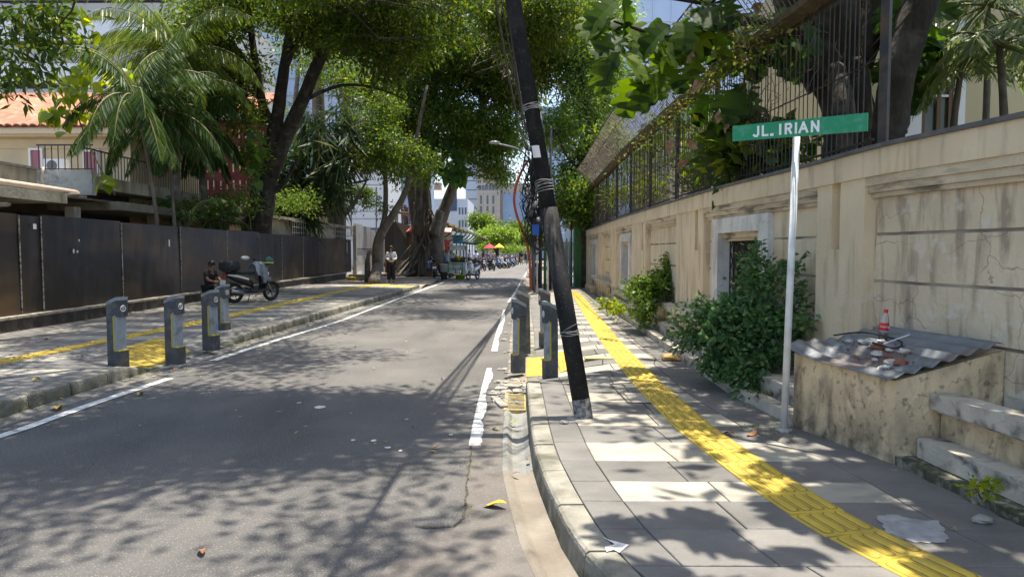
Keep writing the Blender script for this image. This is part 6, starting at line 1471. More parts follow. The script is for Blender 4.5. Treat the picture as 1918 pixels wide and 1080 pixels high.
# --- bushes at the foot of the wall ---
def bush(name, label, base, blobs, per, L, Wd, m, spr, stems, droop=.3, cat='bush', ns=.006, flat=.35):
    t = thing(name, label, cat, base); C = clumps(blobs, .22, 5.0)
    foliage('leaves', C, per, spr, L, Wd, m, t, droop, flat=flat)
    mb = MB(); b = Vector(base)
    for i in RNG.choice(len(C), min(stems,len(C)), replace=False):
        c = Vector(C[i]); w_ = 1 if ns >= .006 else .06; s_ = b+Vector((random.uniform(-.25,.25),random.uniform(-.5,.5),0))*w_; k = 6
        mb.tube([s_.lerp(c,q/k)+Vector((0,0,.22*w_*math.sin(PI*q/k))) for q in range(k+1)], rads([ns*1.6,ns*.5],k+1), 4, cap=False)
    mb.build('stems', M_barkg, t, fixn=False); return t
def spray_bush(name, label, base_fn, blobs, n_spray, per, L, Wd, m, inner, cat='bush', arch=.3, tw=.5):
    b0 = base_fn(.5); t = thing(name, label, cat, b0); C = clumps(blobs, .15, 5.0); mb = MB(); Pn, Dn, Ln = [], [], []
    for i in RNG.choice(len(C), min(n_spray,len(C)), replace=False):
        c = Vector(C[i]); s_ = Vector(base_fn(random.random())); k = 14; Lh = (c-s_).length
        out = Vector((c.x-s_.x, c.y-s_.y, 0)); pts = []
        for q in range(k+1):
            u = q/k; p = s_.lerp(c,u); p.z += arch*Lh*math.sin(PI*min(1,u*1.0))*(.6+.4*u); pts.append(p+Vector((random.uniform(-1,1),random.uniform(-1,1),random.uniform(-1,1)))*.006)
        mb.tube(pts, rads([.006,.0022],k+1), 4, cap=False)
        for q in range(per):
            u = tw+(1-tw)*q/per; f = u*k; a = pts[int(f)].lerp(pts[min(int(f)+1,k)], f-int(f)); td = (pts[min(int(f)+1,k)]-pts[int(f)]).normalized()
            sd = td.cross(Vector((0,0,1))).normalized()*(1 if q%2 else -1)
            d = (sd*.9+td*.5+Vector((random.uniform(-.3,.3),random.uniform(-.3,.3),random.uniform(-.45,.25)))).normalized()
            Pn.append(list(a)); Dn.append(list(d)); Ln.append(random.uniform(.7,1.15))
    Ln = np.array(Ln); leaf_mesh('leaves', np.array(Pn), np.array(Dn), Ln*L, Ln*Wd, m, t, flatness=.5)
    C2 = C.copy(); cen = C.mean(0); C2 = cen+(C2-cen)*.8; C2 = C2[RNG.choice(len(C2), min(inner,len(C2)), replace=False)]
    foliage('inner_leaves', C2, 12, .09, L, Wd, m, t, .1, flat=.3)
    mb.build('stems', M_barkg, t, fixn=False); return t
spray_bush('leafy_bush','large green bush spilling from the planter under the white framed window', lambda u: (bx(7.0+1.6*u)+.45, 7.0+1.6*u, .42),
  [PB(1385,630,7.3,75,60,.25,200), PB(1340,600,7.6,60,36,.25,120), PB(1450,615,7.2,60,50,.22,120), PB(1400,560,7.6,60,30,.25,80), PB(1430,505,7.9,46,36,.15,40), PB(1415,455,8.0,20,22,.1,10), PB(1300,565,8.0,30,22,.2,16), PB(1500,540,7.1,30,36,.12,16), PB(1500,470,7.2,22,8,.08,5), PB(1508,600,6.8,26,24,.1,12), PB(1280,640,7.9,34,26,.18,40), PB(1345,690,7.3,40,30,.2,60), PB(1400,700,6.9,44,30,.16,60), PB(1265,600,7.9,24,12,.12,8), PB(1475,500,7.3,14,20,.08,6),PB(1470,670,6.9,24,24,.1,20),PB(1385,735,6.75,40,14,.12,20)],
  400, 24, .072, .042, L_bush, 420, arch=.16, tw=.55)
spray_bush('trailing_bush','smaller sunlit bush trailing over the planter edge farther along the wall', lambda u: (bx(12.4+1*u)+.55, 12.4+1*u, .68),
  [PB(1215,545,12.6,44,30,.3,110), PB(1240,520,12.9,30,26,.3,60), PB(1252,492,13.0,12,22,.12,14), PB(1180,535,12.9,22,20,.2,26), PB(1205,600,12.0,14,34,.10,40), PB(1195,580,12.3,18,26,.14,30)],
  200, 22, .080, .042, leaf_mat('leaf_bush_sun',(.06,.13,.025),(.14,.22,.04),(.28,.28,.06),.42), 180, arch=.18, tw=.5)
bush('small_weed','bright green weed at the foot of the far planter',G(1150,582,.2),[PB(1140,567,15,18,10,.15,16),PB(1160,578,14,12,8,.1,10)],10,.10,.06,L_yel,.08,6,.0,'weed')
bush('small_weed','bright green seedling growing from the crack under the low step at right',G(1846,935,.2),[PB(1845,905,3.55,22,16,.05,9)],7,.05,.03,L_yel,.03,3,.0,'weed',.003)
bush('small_weed','tiny green weed on the step edge below the large bush',G(1418,742,.3),[PB(1420,738,6.6,10,8,.05,7)],6,.05,.03,L_mid,.04,4,0,'weed',.003)
bush('ledge_greenery','yellow green creeper growing along the bent top of the iron fence',WP(12,-.2,4.3),[PB(1380,105,8.6,44,34,.2,26), PB(1330,150,9.6,34,26,.2,30), PB(1290,195,11,30,20,.2,24), PB(1250,230,12.5,26,16,.2,20), PB(1220,260,14,24,12,.2,14), PB(1180,300,17,24,10,.2,10), PB(1420,60,8,40,30,.2,16)],10,.075,.035,leaf_mat('leaf_creeper',(.06,.10,.02),(.13,.16,.04),(.25,.18,.07),.45),.13,10,.0,'creeper',.004)
bush('garden_shrub','bright green shrub in the garden behind the iron fence',A(1328,345,14),[PB(1322,300,14,26,34,.5,70),PB(1300,330,14,20,20,.4,30)],14,.16,.07,L_yel,.16,10,.1,'shrub',.01)
bush('garden_fern','pale green fern like plant behind the far part of the iron fence',A(1210,380,19),[PB(1212,355,19,16,24,.4,26),PB(1170,372,22,26,18,.5,30)],14,.3,.04,L_yel,.14,6,.1,'fern',.01)
bush('garden_shrub','loose dark shrubs growing close behind the bars of the iron fence',(4.2,15,2.3),[PB(1300,240,15,60,50,1.2,60),PB(1240,270,18,50,50,1.4,60),PB(1360,300,12,60,30,.8,50),PB(1190,330,22,40,40,1.2,40)],14,.16,.055,L_dark,.22,30,.2,'shrub',.012,.0)
bush('garden_shrub','dark big leaved shrub behind the fence left of the street sign',A(1430,300,9.5),[PB(1420,290,9.6,60,30,.5,60),PB(1390,270,9.8,50,30,.5,40)],12,.22,.11,L_dark,.2,10,.1,'shrub',.01)
# weeds, grass on kerbs
def tuft(x, y, z, n, m=L_mid, h=.04): 
    P = np.array([[x+random.uniform(-.03,.03)*n**.5*.6,y+random.uniform(-.05,.05)*n**.5*.6,z] for _ in range(n)]); D = RNG.normal(size=(n,3))*.4; D[:,2] += 1; D /= np.linalg.norm(D,axis=1)[:,None]; return P, D, RNG.uniform(.5,1.2,n)*h*.55
Ps, Ds, Ls = [], [], []
q1 = G(878,872); q2 = G(866,962)
for (x,y,z,n) in [(q1.x,q1.y,.005,12),(q2.x,q2.y,.005,10)]+[(lk(Y)+.02,Y,.0,26) for Y in np.linspace(11.5,16,22)]+[(lk(Y)+.02,Y,.0,22) for Y in (8.7,8.8,8.9,9.0,9.1)]+[(sb.x-.13,sb.y-.05,.15,60),(sb.x-.25,sb.y+.02,.15,30),(rk(6.6)-.22,6.62,.0,18)]+[(bx(Y)-.02,Y,.15,10) for Y in np.linspace(4.8,18,24)]:
    a, b, c = tuft(x,y,z,n); Ps.append(a); Ds.append(b); Ls.append(c)
tag(leaf_mesh('grass', np.concatenate(Ps), np.concatenate(Ds), np.concatenate(Ls), .008, L_yel), 'small grass and moss tufts along kerbs and cracks', 'grass', kind='stuff')
# fallen leaves on road and pavement
M_fy = mat('fallen_yellow', (.62,.38,.03), (.5,.3,.05), scale=30, rough=.6); M_fb = mat('fallen_brown', (.28,.12,.05), (.2,.08,.03), scale=30, rough=.8); M_fg = mat('fallen_green', (.22,.28,.04), rough=.6)
FL = [(921,946,.20,M_fy,'large yellow leaf lying on the road near the gutter',1.2),(108,765,.22,M_fy,'long yellow leaf in the left gutter',.5),(262,738,.14,M_fy,'yellow leaf lying on the white edge line',.2),(68,711,.13,M_fy,'yellow leaf on the pale paving at far left',0),(324,691,.10,M_fy,'small yellow green leaf beside the dotted patch',.8),(620,627,.12,M_fb,'tan leaf on the sunlit road centre',.3),(378,1032,.11,M_fb,'red brown crumpled leaf at the bottom of the road',.5),(814,838,.09,M_fb,'dark red leaf on the shaded road',1.5),(829,709,.08,M_fy,'small orange leaf on the sunlit road',.6),(665,648,.1,M_fg,'green leaf on the road shadow edge',.1),(928,803,.1,M_fg,'green leaf beside the damp gutter channel',.7),(960,790,.1,M_fg,'folded green leaf in the damp gutter channel',2.4),(969,729,.13,M_fy,'yellow leaf on the drain grate',1.0),(990,862,.07,M_fb,'red brown leaf in the gutter channel',.3),(966,886,.07,M_fb,'small tan leaf at the end of the damp channel',.9),(1408,812,.14,M_fb,'curled orange brown leaf on the pavement by the sign pole',2.3),(1365,812,.12,M_fb,'thin dark red leaf by the yellow strip',.4),(88,635,.13,M_fy,'yellow leaf on the far left pavement',1),(152,668,.1,M_fy,'yellow leaf beside the left tactile strip',.2),(340,590,.14,M_fy,'yellow leaf on the pavement behind the bollards',.5),(1785,990,.05,M_fg,'tiny green leaf by the mossy kerb',.1),(640,600,.1,M_fy,'pale leaf on the road near the left edge line',.7),(775,800,.06,M_fb,'tiny brown leaf on the shaded road',.7),(700,690,.07,M_fy,'tiny yellow leaf on the dappled road',.2)]
for (x,y,s_,m_,lab,rz) in FL:
    z = .012; q = G(x,y,z)
    if q.x > rk(q.y)+.02: q = G(x,y,KH+.012)
    elif q.x < lk(q.y): q = G(x,y,KH+.012)
    mb = MB(); n = 6; w = s_*.38
    for i in range(n+1):
        u = i/n; ww = w*math.sin(PI*min(max(u,.03),.97))**.8/2; zz = .02*math.sin(u*4+rz)*s_/.15+.004
        mb.v += [(-ww,u*s_-s_/2,zz+ww*.35),(0,u*s_-s_/2,zz),(ww,u*s_-s_/2,zz+ww*.35)]
    for i in range(n): a = i*3; mb.f += [(a,a+1,a+4,a+3),(a+1,a+2,a+5,a+4)]
    o = mb.build('fallen_leaf', m_, None, world=False, fixn=False, smooth=True); o.location = q; o.rotation_euler = (0,0,rz); tag(o, lab, 'leaf', 'leaves fallen on road and pavement')
Ps, Ds = [], []
for k in range(900):
    side = random.random()
    if side < .4: Y = random.uniform(9,30); x = random.uniform(XP(Y),lk(Y)-.1); z = .16
    elif side < .6: Y = random.uniform(5,25); x = lk(Y)+random.uniform(.0,.3); z = .01
    elif side < .75: Y = random.uniform(5,30); x = random.uniform(lk(Y)+.3,gl(Y)); z = .008
    elif side < .85: Y = random.uniform(8,30); x = random.uniform(gl(Y),rk(Y)); z = .03
    else: Y = random.uniform(31,50); x = random.uniform(-9,-5); z = .18
    Ps.append([x,Y,z]); a = random.uniform(0,2*PI); Ds.append([math.cos(a),math.sin(a),random.uniform(.0,.15)])
tag(leaf_mesh('leaf_litter', np.array(Ps), np.array(Ds), RNG.uniform(.03,.085,900), RNG.uniform(.012,.03,900), leaf_mat('litter',(.30,.18,.07),(.5,.36,.1),(.6,.42,.05),.1,.8), flatness=1.5), 'small dry leaves scattered over the road and pavements', 'leaf litter', kind='stuff')
# scattered stones
for (x,y,r,lab) in [(1057,793,.03,'small pale stone beside the leaning pole foot'),(1840,978,.04,'broken plaster chip on the pavement near the right edge'),(1255,675,.10,'brown paper scrap under the bush at the kerb')]:
    q = G(x,y,KH); solo('stone', MB().ball(q+Vector((0,0,r*.4)),(r*1.4,r,r*.6),8,5,.2), M_rub if r < .09 else mat('brown_paper',(.4,.25,.1)), lab, 'stone' if r < .09 else 'litter')
# ================= SCOOTERS =================
M_tyre = mat('tyre_rubber',(.02,.02,.02),rough=.85); M_rim = mat('dark_alloy',(.10,.10,.11),rough=.4,metal=.6); M_chr = mat('dull_chrome',(.4,.4,.42),rough=.3,metal=.8)
M_seat = mat('seat_vinyl',(.018,.018,.02),rough=.5); M_tail = mat('tail_red',(.5,.02,.02),rough=.3); M_lens = mat('lamp_lens',(.6,.62,.65),rough=.15); M_plate = mat('plate_white',(.7,.7,.66),rough=.5)
M_scb = mat('scooter_black_plastic',(.02,.02,.022),rough=.35,coat=.4)
def scooter(label, loc, rz, mp, mp2=None, group=None, sport=False):
    t = thing('scooter', label, 'motorbike', loc, rz, group); B = lambda mb, n, m, par=t, s=True: mb.build(n, m, par, world=False, smooth=s)
    mp2 = mp2 or mp
    for yc in (-.62,.64):
        r = .285; rim = MB()
        rim.tube([(0,yc+.2*math.cos(a),.285+.2*math.sin(a)) for a in np.linspace(0,2*PI,17)], .018, 5, cap=False); rim.tube([(-.05,yc,.285),(.05,yc,.285)], .035, 8)
        for k in range(5): a = 2*PI*k/5; rim.tube([(0,yc,.285),(0,yc+.2*math.cos(a),.285+.2*math.sin(a))], .013, 4)
        w = B(rim,'wheel',M_rim); ty = MB(); ty.tube([(0,yc+.245*math.cos(a),.285+.245*math.sin(a)) for a in np.linspace(0,2*PI,21)], .045, 8, cap=False)
        B(ty,'tyre',M_tyre,w)
    B(MB().loft([(-.98,0,.83,.03,.02),(-.9,0,.80,.08,.05),(-.7,0,.73,.13,.10),(-.45,0,.66,.15,.13),(-.2,0,.58,.14,.12),(-.05,0,.5,.1,.1)],14),'rear_body',mp)
    B(MB().loft([(-.85,0,.86,.09,.02),(-.6,0,.87,.13,.045),(-.3,0,.84,.13,.05),(-.1,0,.84,.11,.04),(.02,0,.83,.06,.02)],12),'seat',M_seat)
    B(MB().loft([(-.12,0,.33,.13,.08),(.1,0,.30,.14,.05),(.28,0,.33,.14,.06),(.36,0,.42,.12,.09)],12),'floorboard',M_scb)
    sh = MB(); 
    for k,(y,z,w) in enumerate([(.34,.32,.12),(.40,.45,.17),(.42,.62,.20),(.40,.78,.19),(.36,.92,.15)]):
        sh.v += [(-w,y-.05,z),(-w*.6,y+.06,z),(0,y+.10,z),(w*.6,y+.06,z),(w,y-.05,z)]
    for k in range(4):
        for q in range(4): a = k*5+q; sh.f.append((a,a+1,a+6,a+5))
    o = B(sh,'leg_shield',mp2); md = o.modifiers.new('s','SOLIDIFY'); md.thickness = .03
    B(MB().loft([(.34,0,.98,.13,.07),(.42,0,1.0,.12,.08),(.50,0,.98,.08,.06)],12),'handlebar_cowl',mp)
    B(MB().ball((0,.50,.80),(.09,.05,.07),12,8),'headlight',M_lens)
    hb = MB(); hb.tube(smooth_path([(-.34,.22,1.02),(-.2,.32,1.03),(0,.38,1.0),(.2,.32,1.03),(.34,.22,1.02)],3), .016, 6); B(hb,'handlebar',M_scb)
    for s in (-1,1):
        m = MB(); m.tube([(s*.2,.33,1.03),(s*.25,.33,1.16),(s*.28,.31,1.2)], .007, 5); m.ball((s*.30,.31,1.23),(.06,.02,.04),10,6); B(m,'mirror',M_scb)
        B(MB().tube([(s*.055,.44,.62),(s*.055,.64,.285)], .02, 6),'fork',M_chr)
        B(MB().ball((s*.13,.44,.66),(.03,.03,.05),8,5),'indicator',mat('amber',(.6,.25,.02),rough=.3))
    fd = MB(); 
    for k,a in enumerate(np.linspace(.25,2.4,8)):
        y, z = .64+.31*math.cos(a), .285+.31*math.sin(a); fd.v += [(-.06,y,z-.02),(0,y+.01*math.cos(a),z+.01),(.06,y,z-.02)]
    for k in range(7): a = k*3; fd.f += [(a,a+1,a+4,a+3),(a+1,a+2,a+5,a+4)]
    o = B(fd,'front_fender',mp2); md = o.modifiers.new('s','SOLIDIFY'); md.thickness = .012
    rf = MB(); 
    for k,a in enumerate(np.linspace(1.9,3.0,5)):
        y, z = -.62+.32*math.cos(a), .285+.32*math.sin(a); rf.v += [(-.06,y,z-.02),(0,y,z+.01),(.06,y,z-.02)]
    for k in range(4): a = k*3; rf.f += [(a,a+1,a+4,a+3),(a+1,a+2,a+5,a+4)]
    o = B(rf,'rear_fender',M_scb); md = o.modifiers.new('s','SOLIDIFY'); md.thickness = .012
    B(MB().ball((0,-.96,.76),(.08,.04,.045),10,6),'tail_light',M_tail)
    B(MB().cbox((0,-1.0,.60),(.22,.012,.13),0,-.2),'number_plate',M_plate,s=False)
    B(MB().cbox((0,.56,.66),(.20,.012,.09),0,.2),'front_plate',M_plate,s=False)
    ex = MB(); ex.tube(smooth_path([(.10,-.1,.25),(.14,-.3,.24),(.16,-.5,.28)],3), .025, 6); ex.tube([(.16,-.48,.28),(.17,-.85,.36)], .055, 10); B(ex,'exhaust',M_chr)
    en = MB(); en.loft([(-.72,-.06,.30,.05,.07),(-.5,-.05,.31,.08,.11),(-.15,0,.32,.10,.10)],10); B(en,'engine',M_rim)
    B(MB().tube([(-.06,-.05,.24),(-.20,-.02,.01)], .012, 5),'side_stand',M_chr)
    gb = MB(); gb.tube(smooth_path([(-.10,-.7,.83),(-.11,-.93,.90),(0,-.99,.91),(.11,-.93,.90),(.10,-.7,.83)],3), .013, 6); B(gb,'grab_rail',M_scb)
    return t
M_wh = mat('scooter_white',(.66,.66,.64),rough=.3,coat=.5); M_mr = mat('scooter_maroon',(.22,.02,.03),rough=.3,coat=.5); M_bl2 = mat('scooter_blue',(.05,.12,.30),rough=.3,coat=.5); M_gy = mat('scooter_grey',(.16,.17,.19),rough=.3,coat=.4)
ml = G(452,567,.15); ml.x += .32
m1 = scooter('black scooter with white side flash parked against the dark fence, jacket and helmet on it', (-7.74,19.95,.15), math.radians(-30), M_scb)
fl2 = MB(); fl2.loft([(-.9,.10,.80,.01,.015),(-.6,.145,.76,.012,.035),(-.25,.15,.66,.012,.03)],8); fl2.build('side_flash', M_wh, m1, world=False)
def on_m1(v): return m1.matrix_basis @ Vector(v) if False else (Matrix.Translation(m1.location) @ Matrix.Rotation(m1.rotation_euler.z,4,'Z')) @ Vector(v)
def local_solo(name, mb, m, label, cat, ref, smooth=True):
    o = mb.build(name, m, None, world=False, smooth=smooth); o.location = ref.location; o.rotation_euler = ref.rotation_euler; return tag(o, label, cat)
local_solo('delivery_bag', MB().loft([(-.98,0,1.04,.19,.10),(-.95,0,1.06,.22,.15),(-.60,0,1.06,.22,.15),(-.55,0,1.04,.19,.11)],16,4), mat('black_bag',(.02,.02,.024),(.035,.035,.04),scale=9,rough=.7), 'black boxy bag strapped on the rear of the parked scooter','bag', m1)
jk = MB(); 
for i in range(13):
    u = i/12
    for j in range(9):
        v = j/8; a = (v-.5)*2.6
        jk.v.append((math.sin(a)*(.24+.03*math.sin(u*9))+.02*math.sin(v*20), -.02+u*.42, .86+math.cos(a)*.26+.05*math.sin(u*PI)-(.30*abs(math.sin(a))**3)*(.6+.8*u)+.015*math.sin(u*14+v*6)))
for i in range(12):
    for j in range(8): a = i*9+j; jk.f.append((a,a+1,a+10,a+9))
o = local_solo('grey_jacket', jk, mat('grey_cloth',(.30,.33,.36),(.22,.24,.27),scale=8,rough=.9), 'grey jacket draped over the seat and handlebar of the parked scooter','jacket', m1); md = o.modifiers.new('s','SOLIDIFY'); md.thickness = .015
sv = MB(); sv.tube(smooth_path([(.20,.25,1.1),(.27,.22,.95),(.26,.2,.75),(.25,.24,.55)],4), rads([.07,.065,.05,.04],13), 8, jit=.1, flat=.5); local_solo('jacket_sleeve', sv, MATS['grey_cloth'], 'grey jacket sleeve hanging down the side of the parked scooter','jacket', m1)
# glove-like white cap on top
local_solo('cloth_cap', MB().ball((-.05,-.2,1.27),(.07,.14,.06),10,6), MATS['white_bucket'], 'white cap lying on top of the grey jacket on the scooter','cap', m1)
def helmet(loc, m, m2, label, rz=0):
    t = thing('helmet', label, 'helmet', loc, rz); mb = MB(); n = 16
    mb.ball((0,0,0),(.14,.155,.135),18,12); mb.build('shell', m, t, world=False, smooth=True)
    MB().tube([(.135*math.cos(a),.15*math.sin(a),-.05) for a in np.linspace(0,2*PI,21)], .018, 5, cap=False).build('rim', m2, t, world=False, smooth=True)
    vs = [(.146*math.cos(a),.162*math.sin(a),z) for z in (-.03,.05) for a in np.linspace(PI*.2,PI*.8,9)]
    MB().add(vs,[(k,k+1,k+10,k+9) for k in range(8)]).build('visor', mat('visor_dark',(.02,.05,.05),rough=.08), t, world=False, smooth=True); return t
helmet(on_m1((.30,.33,1.18)), mat('helmet_green',(.01,.09,.06),rough=.2,coat=.5), mat('helmet_yellow_edge',(.6,.45,.05),rough=.4), 'dark green helmet with yellow lower edge hung on the scooter mirror', .3)
# other bikes
q = G(812,520,.1); m2 = scooter('black scooter seen from behind beside the banyan roots', (q.x,q.y+.3,.1), math.radians(8), M_scb)
q = G(886,524,0); proto_w = scooter('white scooter facing the camera parked on the road past the food cart', (q.x,q.y,0), math.radians(160), M_wh, M_wh)
q = G(1002,537,.05); scooter('dark scooter half hidden behind the pole cluster on the right', (q.x+.12,q.y+1.2,.03), math.radians(172), M_scb, M_gy)
G_ROW = 'motorbikes parked in the far row on the left of the road'
pr_b = scooter('dark maroon scooter in the far row, first behind the white one', (G(900,512,0).x-.3,G(900,507,0).y,0), math.radians(205), M_mr, M_scb, G_ROW)
pr_k = scooter('black scooter in the far row beside the maroon one', (G(913,512,0).x,G(913,507,0).y+.4,0), math.radians(200), M_scb, M_scb, G_ROW)
pr_g = scooter('grey scooter in the far row leaning towards the road', (G(926,503,0).x,G(926,503,0).y,0), math.radians(235), M_gy, M_bl2, G_ROW)
row = [(934,502.5,proto_w,238,'white scooter in the far row right of the grey one'),(942,502,pr_b,225,'maroon scooter in the middle of the far row'),(947,501.5,pr_k,215,'black scooter in the far row facing the road squarely'),(953,499.5,pr_g,222,'grey scooter near the road end of the far row'),(958,498,pr_k,214,'black scooter second from the road end of the far row'),(963,496,pr_b,218,'maroon scooter nearest the road centre in the far row'),
       (920,497,pr_k,240,'black scooter in the second line behind the far row'),(930,496,proto_w,250,'white scooter in the second line behind the far row'),(940,495,pr_g,240,'grey scooter in the second line near the parasols'),(950,494,pr_b,230,'maroon scooter in the second line near the hedge'),(906,500,pr_g,220,'grey scooter under the edge of the stall canopy'),(896,503,pr_k,230,'black scooter under the stall canopy near the vendor'),(956,493,proto_w,215,'white scooter at the far end of the second line'),(909,505,pr_k,232,'black scooter squeezed between the maroon and grey ones'),(938,498.5,pr_b,228,'maroon scooter behind the middle of the far row'),(926,499,pr_k,236,'black scooter behind the grey leaning one'),(933,493,pr_b,240,'maroon scooter far back under the small tree'),(944,492.5,proto_w,235,'white scooter far back beside the hedge'),(961,491.5,pr_g,215,'grey scooter farthest up the road'),(915,500,pr_b,225,'maroon scooter behind the pair at the front of the row')]
for (px,py,src,az,lab) in row:
    q = G(px,py,0); copy_tree(src, None, (q.x,q.y,0), math.radians(az), lab, G_ROW)
# ================= PEOPLE =================
import bmesh
def skin_mesh(name, verts, edges, m, parent, sub=1):
    bm = bmesh.new(); lay = bm.verts.layers.skin.verify(); vs = []
    for i,(p,r) in enumerate(verts):
        v = bm.verts.new(p); rr_ = (r,r) if isinstance(r,(int,float)) else r; v[lay].radius = rr_; v[lay].use_root = (i == 0); vs.append(v)
    for a, b in edges: bm.edges.new((vs[a],vs[b]))
    me = bpy.data.meshes.new(name); bm.to_mesh(me); bm.free(); o = bpy.data.objects.new(name, me); COL.objects.link(o)
    o.modifiers.new('skin','SKIN').use_smooth_shade = True; s = o.modifiers.new('sub','SUBSURF'); s.levels = s.render_levels = sub
    dg = bpy.context.evaluated_depsgraph_get(); me2 = bpy.data.meshes.new_from_object(o.evaluated_get(dg)); bpy.data.objects.remove(o)
    me2.materials.clear(); me2.materials.append(m); me2.polygons.foreach_set('use_smooth',[True]*len(me2.polygons)); me2.polygons.foreach_set('material_index',[0]*len(me2.polygons))
    o = bpy.data.objects.new(name, me2); COL.objects.link(o); o.parent = parent; return o
M_skin = mat('skin_brown', (.30,.16,.095), (.26,.135,.08), scale=8, rough=.6); M_hair = mat('black_hair', (.012,.010,.009), (.025,.02,.018), scale=20, rough=.5)
def person(label, loc, rz, shirt, trousers, J=None, hair='short', sleeves='short', wide=1.0, shoe=None, H=1.0):
    """faces local -Y. J overrides joints"""
    t = thing('person', label, 'person', loc, rz)
    j = dict(pel=(0,0,.90),sp=(0,.01,1.08),ch=(0,.01,1.27),nk=(0,.01,1.42),hd=(0,-.005,1.50),ht=(0,-.01,1.60),
      shL=(.165,.01,1.35),elL=(.21,.03,1.09),wrL=(.20,-.10,.88),haL=(.195,-.14,.81),shR=(-.165,.01,1.35),elR=(-.21,.03,1.09),wrR=(-.20,-.10,.88),haR=(-.195,-.14,.81),
      hiL=(.085,0,.86),knL=(.10,-.01,.48),anL=(.10,.02,.09),toL=(.11,-.13,.03),hiR=(-.085,0,.86),knR=(-.10,-.01,.48),anR=(-.10,.02,.09),toR=(-.11,-.13,.03))
    if J: j.update(J)
    names = ['pel','sp','ch','nk','hd','ht','shL','elL','wrL','haL','shR','elR','wrR','haR','hiL','knL','anL','toL','hiR','knR','anR','toR']
    R_ = dict(pel=(.14,.10),sp=(.12,.09),ch=(.14,.10),nk=.05,hd=(.085,.095),ht=(.07,.08),shL=.055,elL=.04,wrL=.026,haL=(.034,.02),shR=.055,elR=.04,wrR=.026,haR=(.034,.02),hiL=.085,knL=.055,anL=.035,toL=.03,hiR=.085,knR=.055,anR=.035,toR=.03)
    V = [(j[n],R_[n]) for n in names]; ix = {n:i for i,n in enumerate(names)}
    E = [(a,b) for a,b in [('pel','sp'),('sp','ch'),('ch','nk'),('nk','hd'),('hd','ht'),('ch','shL'),('shL','elL'),('elL','wrL'),('wrL','haL'),('ch','shR'),('shR','elR'),('elR','wrR'),('wrR','haR'),('pel','hiL'),('hiL','knL'),('knL','anL'),('anL','toL'),('pel','hiR'),('hiR','knR'),('knR','anR'),('anR','toR')]]
    E = [(ix[a],ix[b]) for a,b in E]
    for s in 'LR':                                   # five bent fingers grown from the palm
        h = Vector(j['ha'+s]); w = Vector(j['wr'+s]); d = (h-w).normalized(); sd = d.cross(Vector((0,0,1))); sd = sd.normalized() if sd.length > .1 else Vector((0,1,0)); cu = d.cross(sd)
        for k,(o_,l) in enumerate([(-.027,.058),(-.009,.068),(.009,.064),(.027,.05)]):
            n0 = len(V); V += [(tuple(h+d*.03+sd*o_),.009),(tuple(h+d*(.03+l*.55)+sd*o_*1.1+cu*.008),.008),(tuple(h+d*(.03+l)+sd*o_*1.1+cu*.028),.0065)]; E += [(ix['ha'+s],n0),(n0,n0+1),(n0+1,n0+2)]
        n0 = len(V); V += [(tuple(h-sd*.035+d*.005),.010),(tuple(h-sd*.05+d*.04+cu*.01),.008)]; E += [(ix['ha'+s],n0),(n0,n0+1)]
    skin_mesh('body', V, E, M_skin, t)
    def sub(names_, rad, edges_, nm, m):
        VV = [(j[n] if isinstance(n,str) else n, r) for n,r in zip(names_,rad)]; return skin_mesh(nm, VV, edges_, m, t)
    lerp = lambda a,b,u: tuple(Vector(j[a]).lerp(Vector(j[b]),u))
    if sleeves == 'long':
        sub(['pel','sp','ch',lerp('ch','nk',.85),'shL','elL',lerp('elL','wrL',.92),'shR','elR',lerp('elR','wrR',.92)],[(.17,.13),(.15,.12),(.165,.125),.06,.075,.062,.048,.075,.062,.048],[(0,1),(1,2),(2,3),(2,4),(4,5),(5,6),(2,7),(7,8),(8,9)],'shirt',shirt)
    else:
        sub(['pel','sp','ch',lerp('ch','nk',.85),'shL',lerp('shL','elL',.7),'shR',lerp('shR','elR',.7)],[(.165,.125),(.145,.115),(.16,.12),.06,.075,.062,.075,.062],[(0,1),(1,2),(2,3),(2,4),(4,5),(2,6),(6,7)],'shirt',shirt)
    k_ = wide
    sub([tuple(Vector(j['pel'])+Vector((0,0,.03))),'hiL','knL',lerp('knL','anL',.95),'hiR','knR',lerp('knR','anR',.95)],[(.15,.115),.105,.075*k_,.062*k_*1.12,.105,.075*k_,.062*k_*1.12],[(0,1),(1,2),(2,3),(0,4),(4,5),(5,6)],'trousers',trousers)
    hd = Vector(j['hd']); ht = Vector(j['ht']); ax = (ht-hd).normalized(); c = hd.lerp(ht,.55)
    fwd = Vector(J.get('face',(0,-1,0))) if J else Vector((0,-1,0)); fwd = (fwd-ax*fwd.dot(ax)).normalized(); sd = fwd.cross(ax)
    hm = MB(); hm.ball(c-fwd*.022+ax*.028,(.098,.105,.112),14,10)
    if hair == 'long':
        hm.tube(smooth_path([c-fwd*.03+ax*.05,c-fwd*.06-ax*.08,c-fwd*.065-ax*.22],3), rads([.095,.10,.07],7), 10, flat=.75)
        for s in (-1,1): hm.tube(smooth_path([c+sd*s*.07+ax*.05,c+sd*s*.088+fwd*.02-ax*.05,c+sd*s*.08+fwd*.03-ax*.18],3), rads([.03,.032,.02],7), 7)
    # open the face: push hair behind the brow line
    hm.v = [tuple(Vector(p)-fwd*max(0,(Vector(p)-c).dot(fwd)-.055)*1.0) if (Vector(p)-c).dot(ax) < .055 and abs((Vector(p)-c).dot(sd)) < .07 else p for p in hm.v]
    hm.build('hair', M_hair, t, world=False, smooth=True)
    eye = MB()
    for s in (-1,1): eye.ball(c+fwd*.083+sd*s*.032-ax*.005,(.011,.008,.006),6,5)
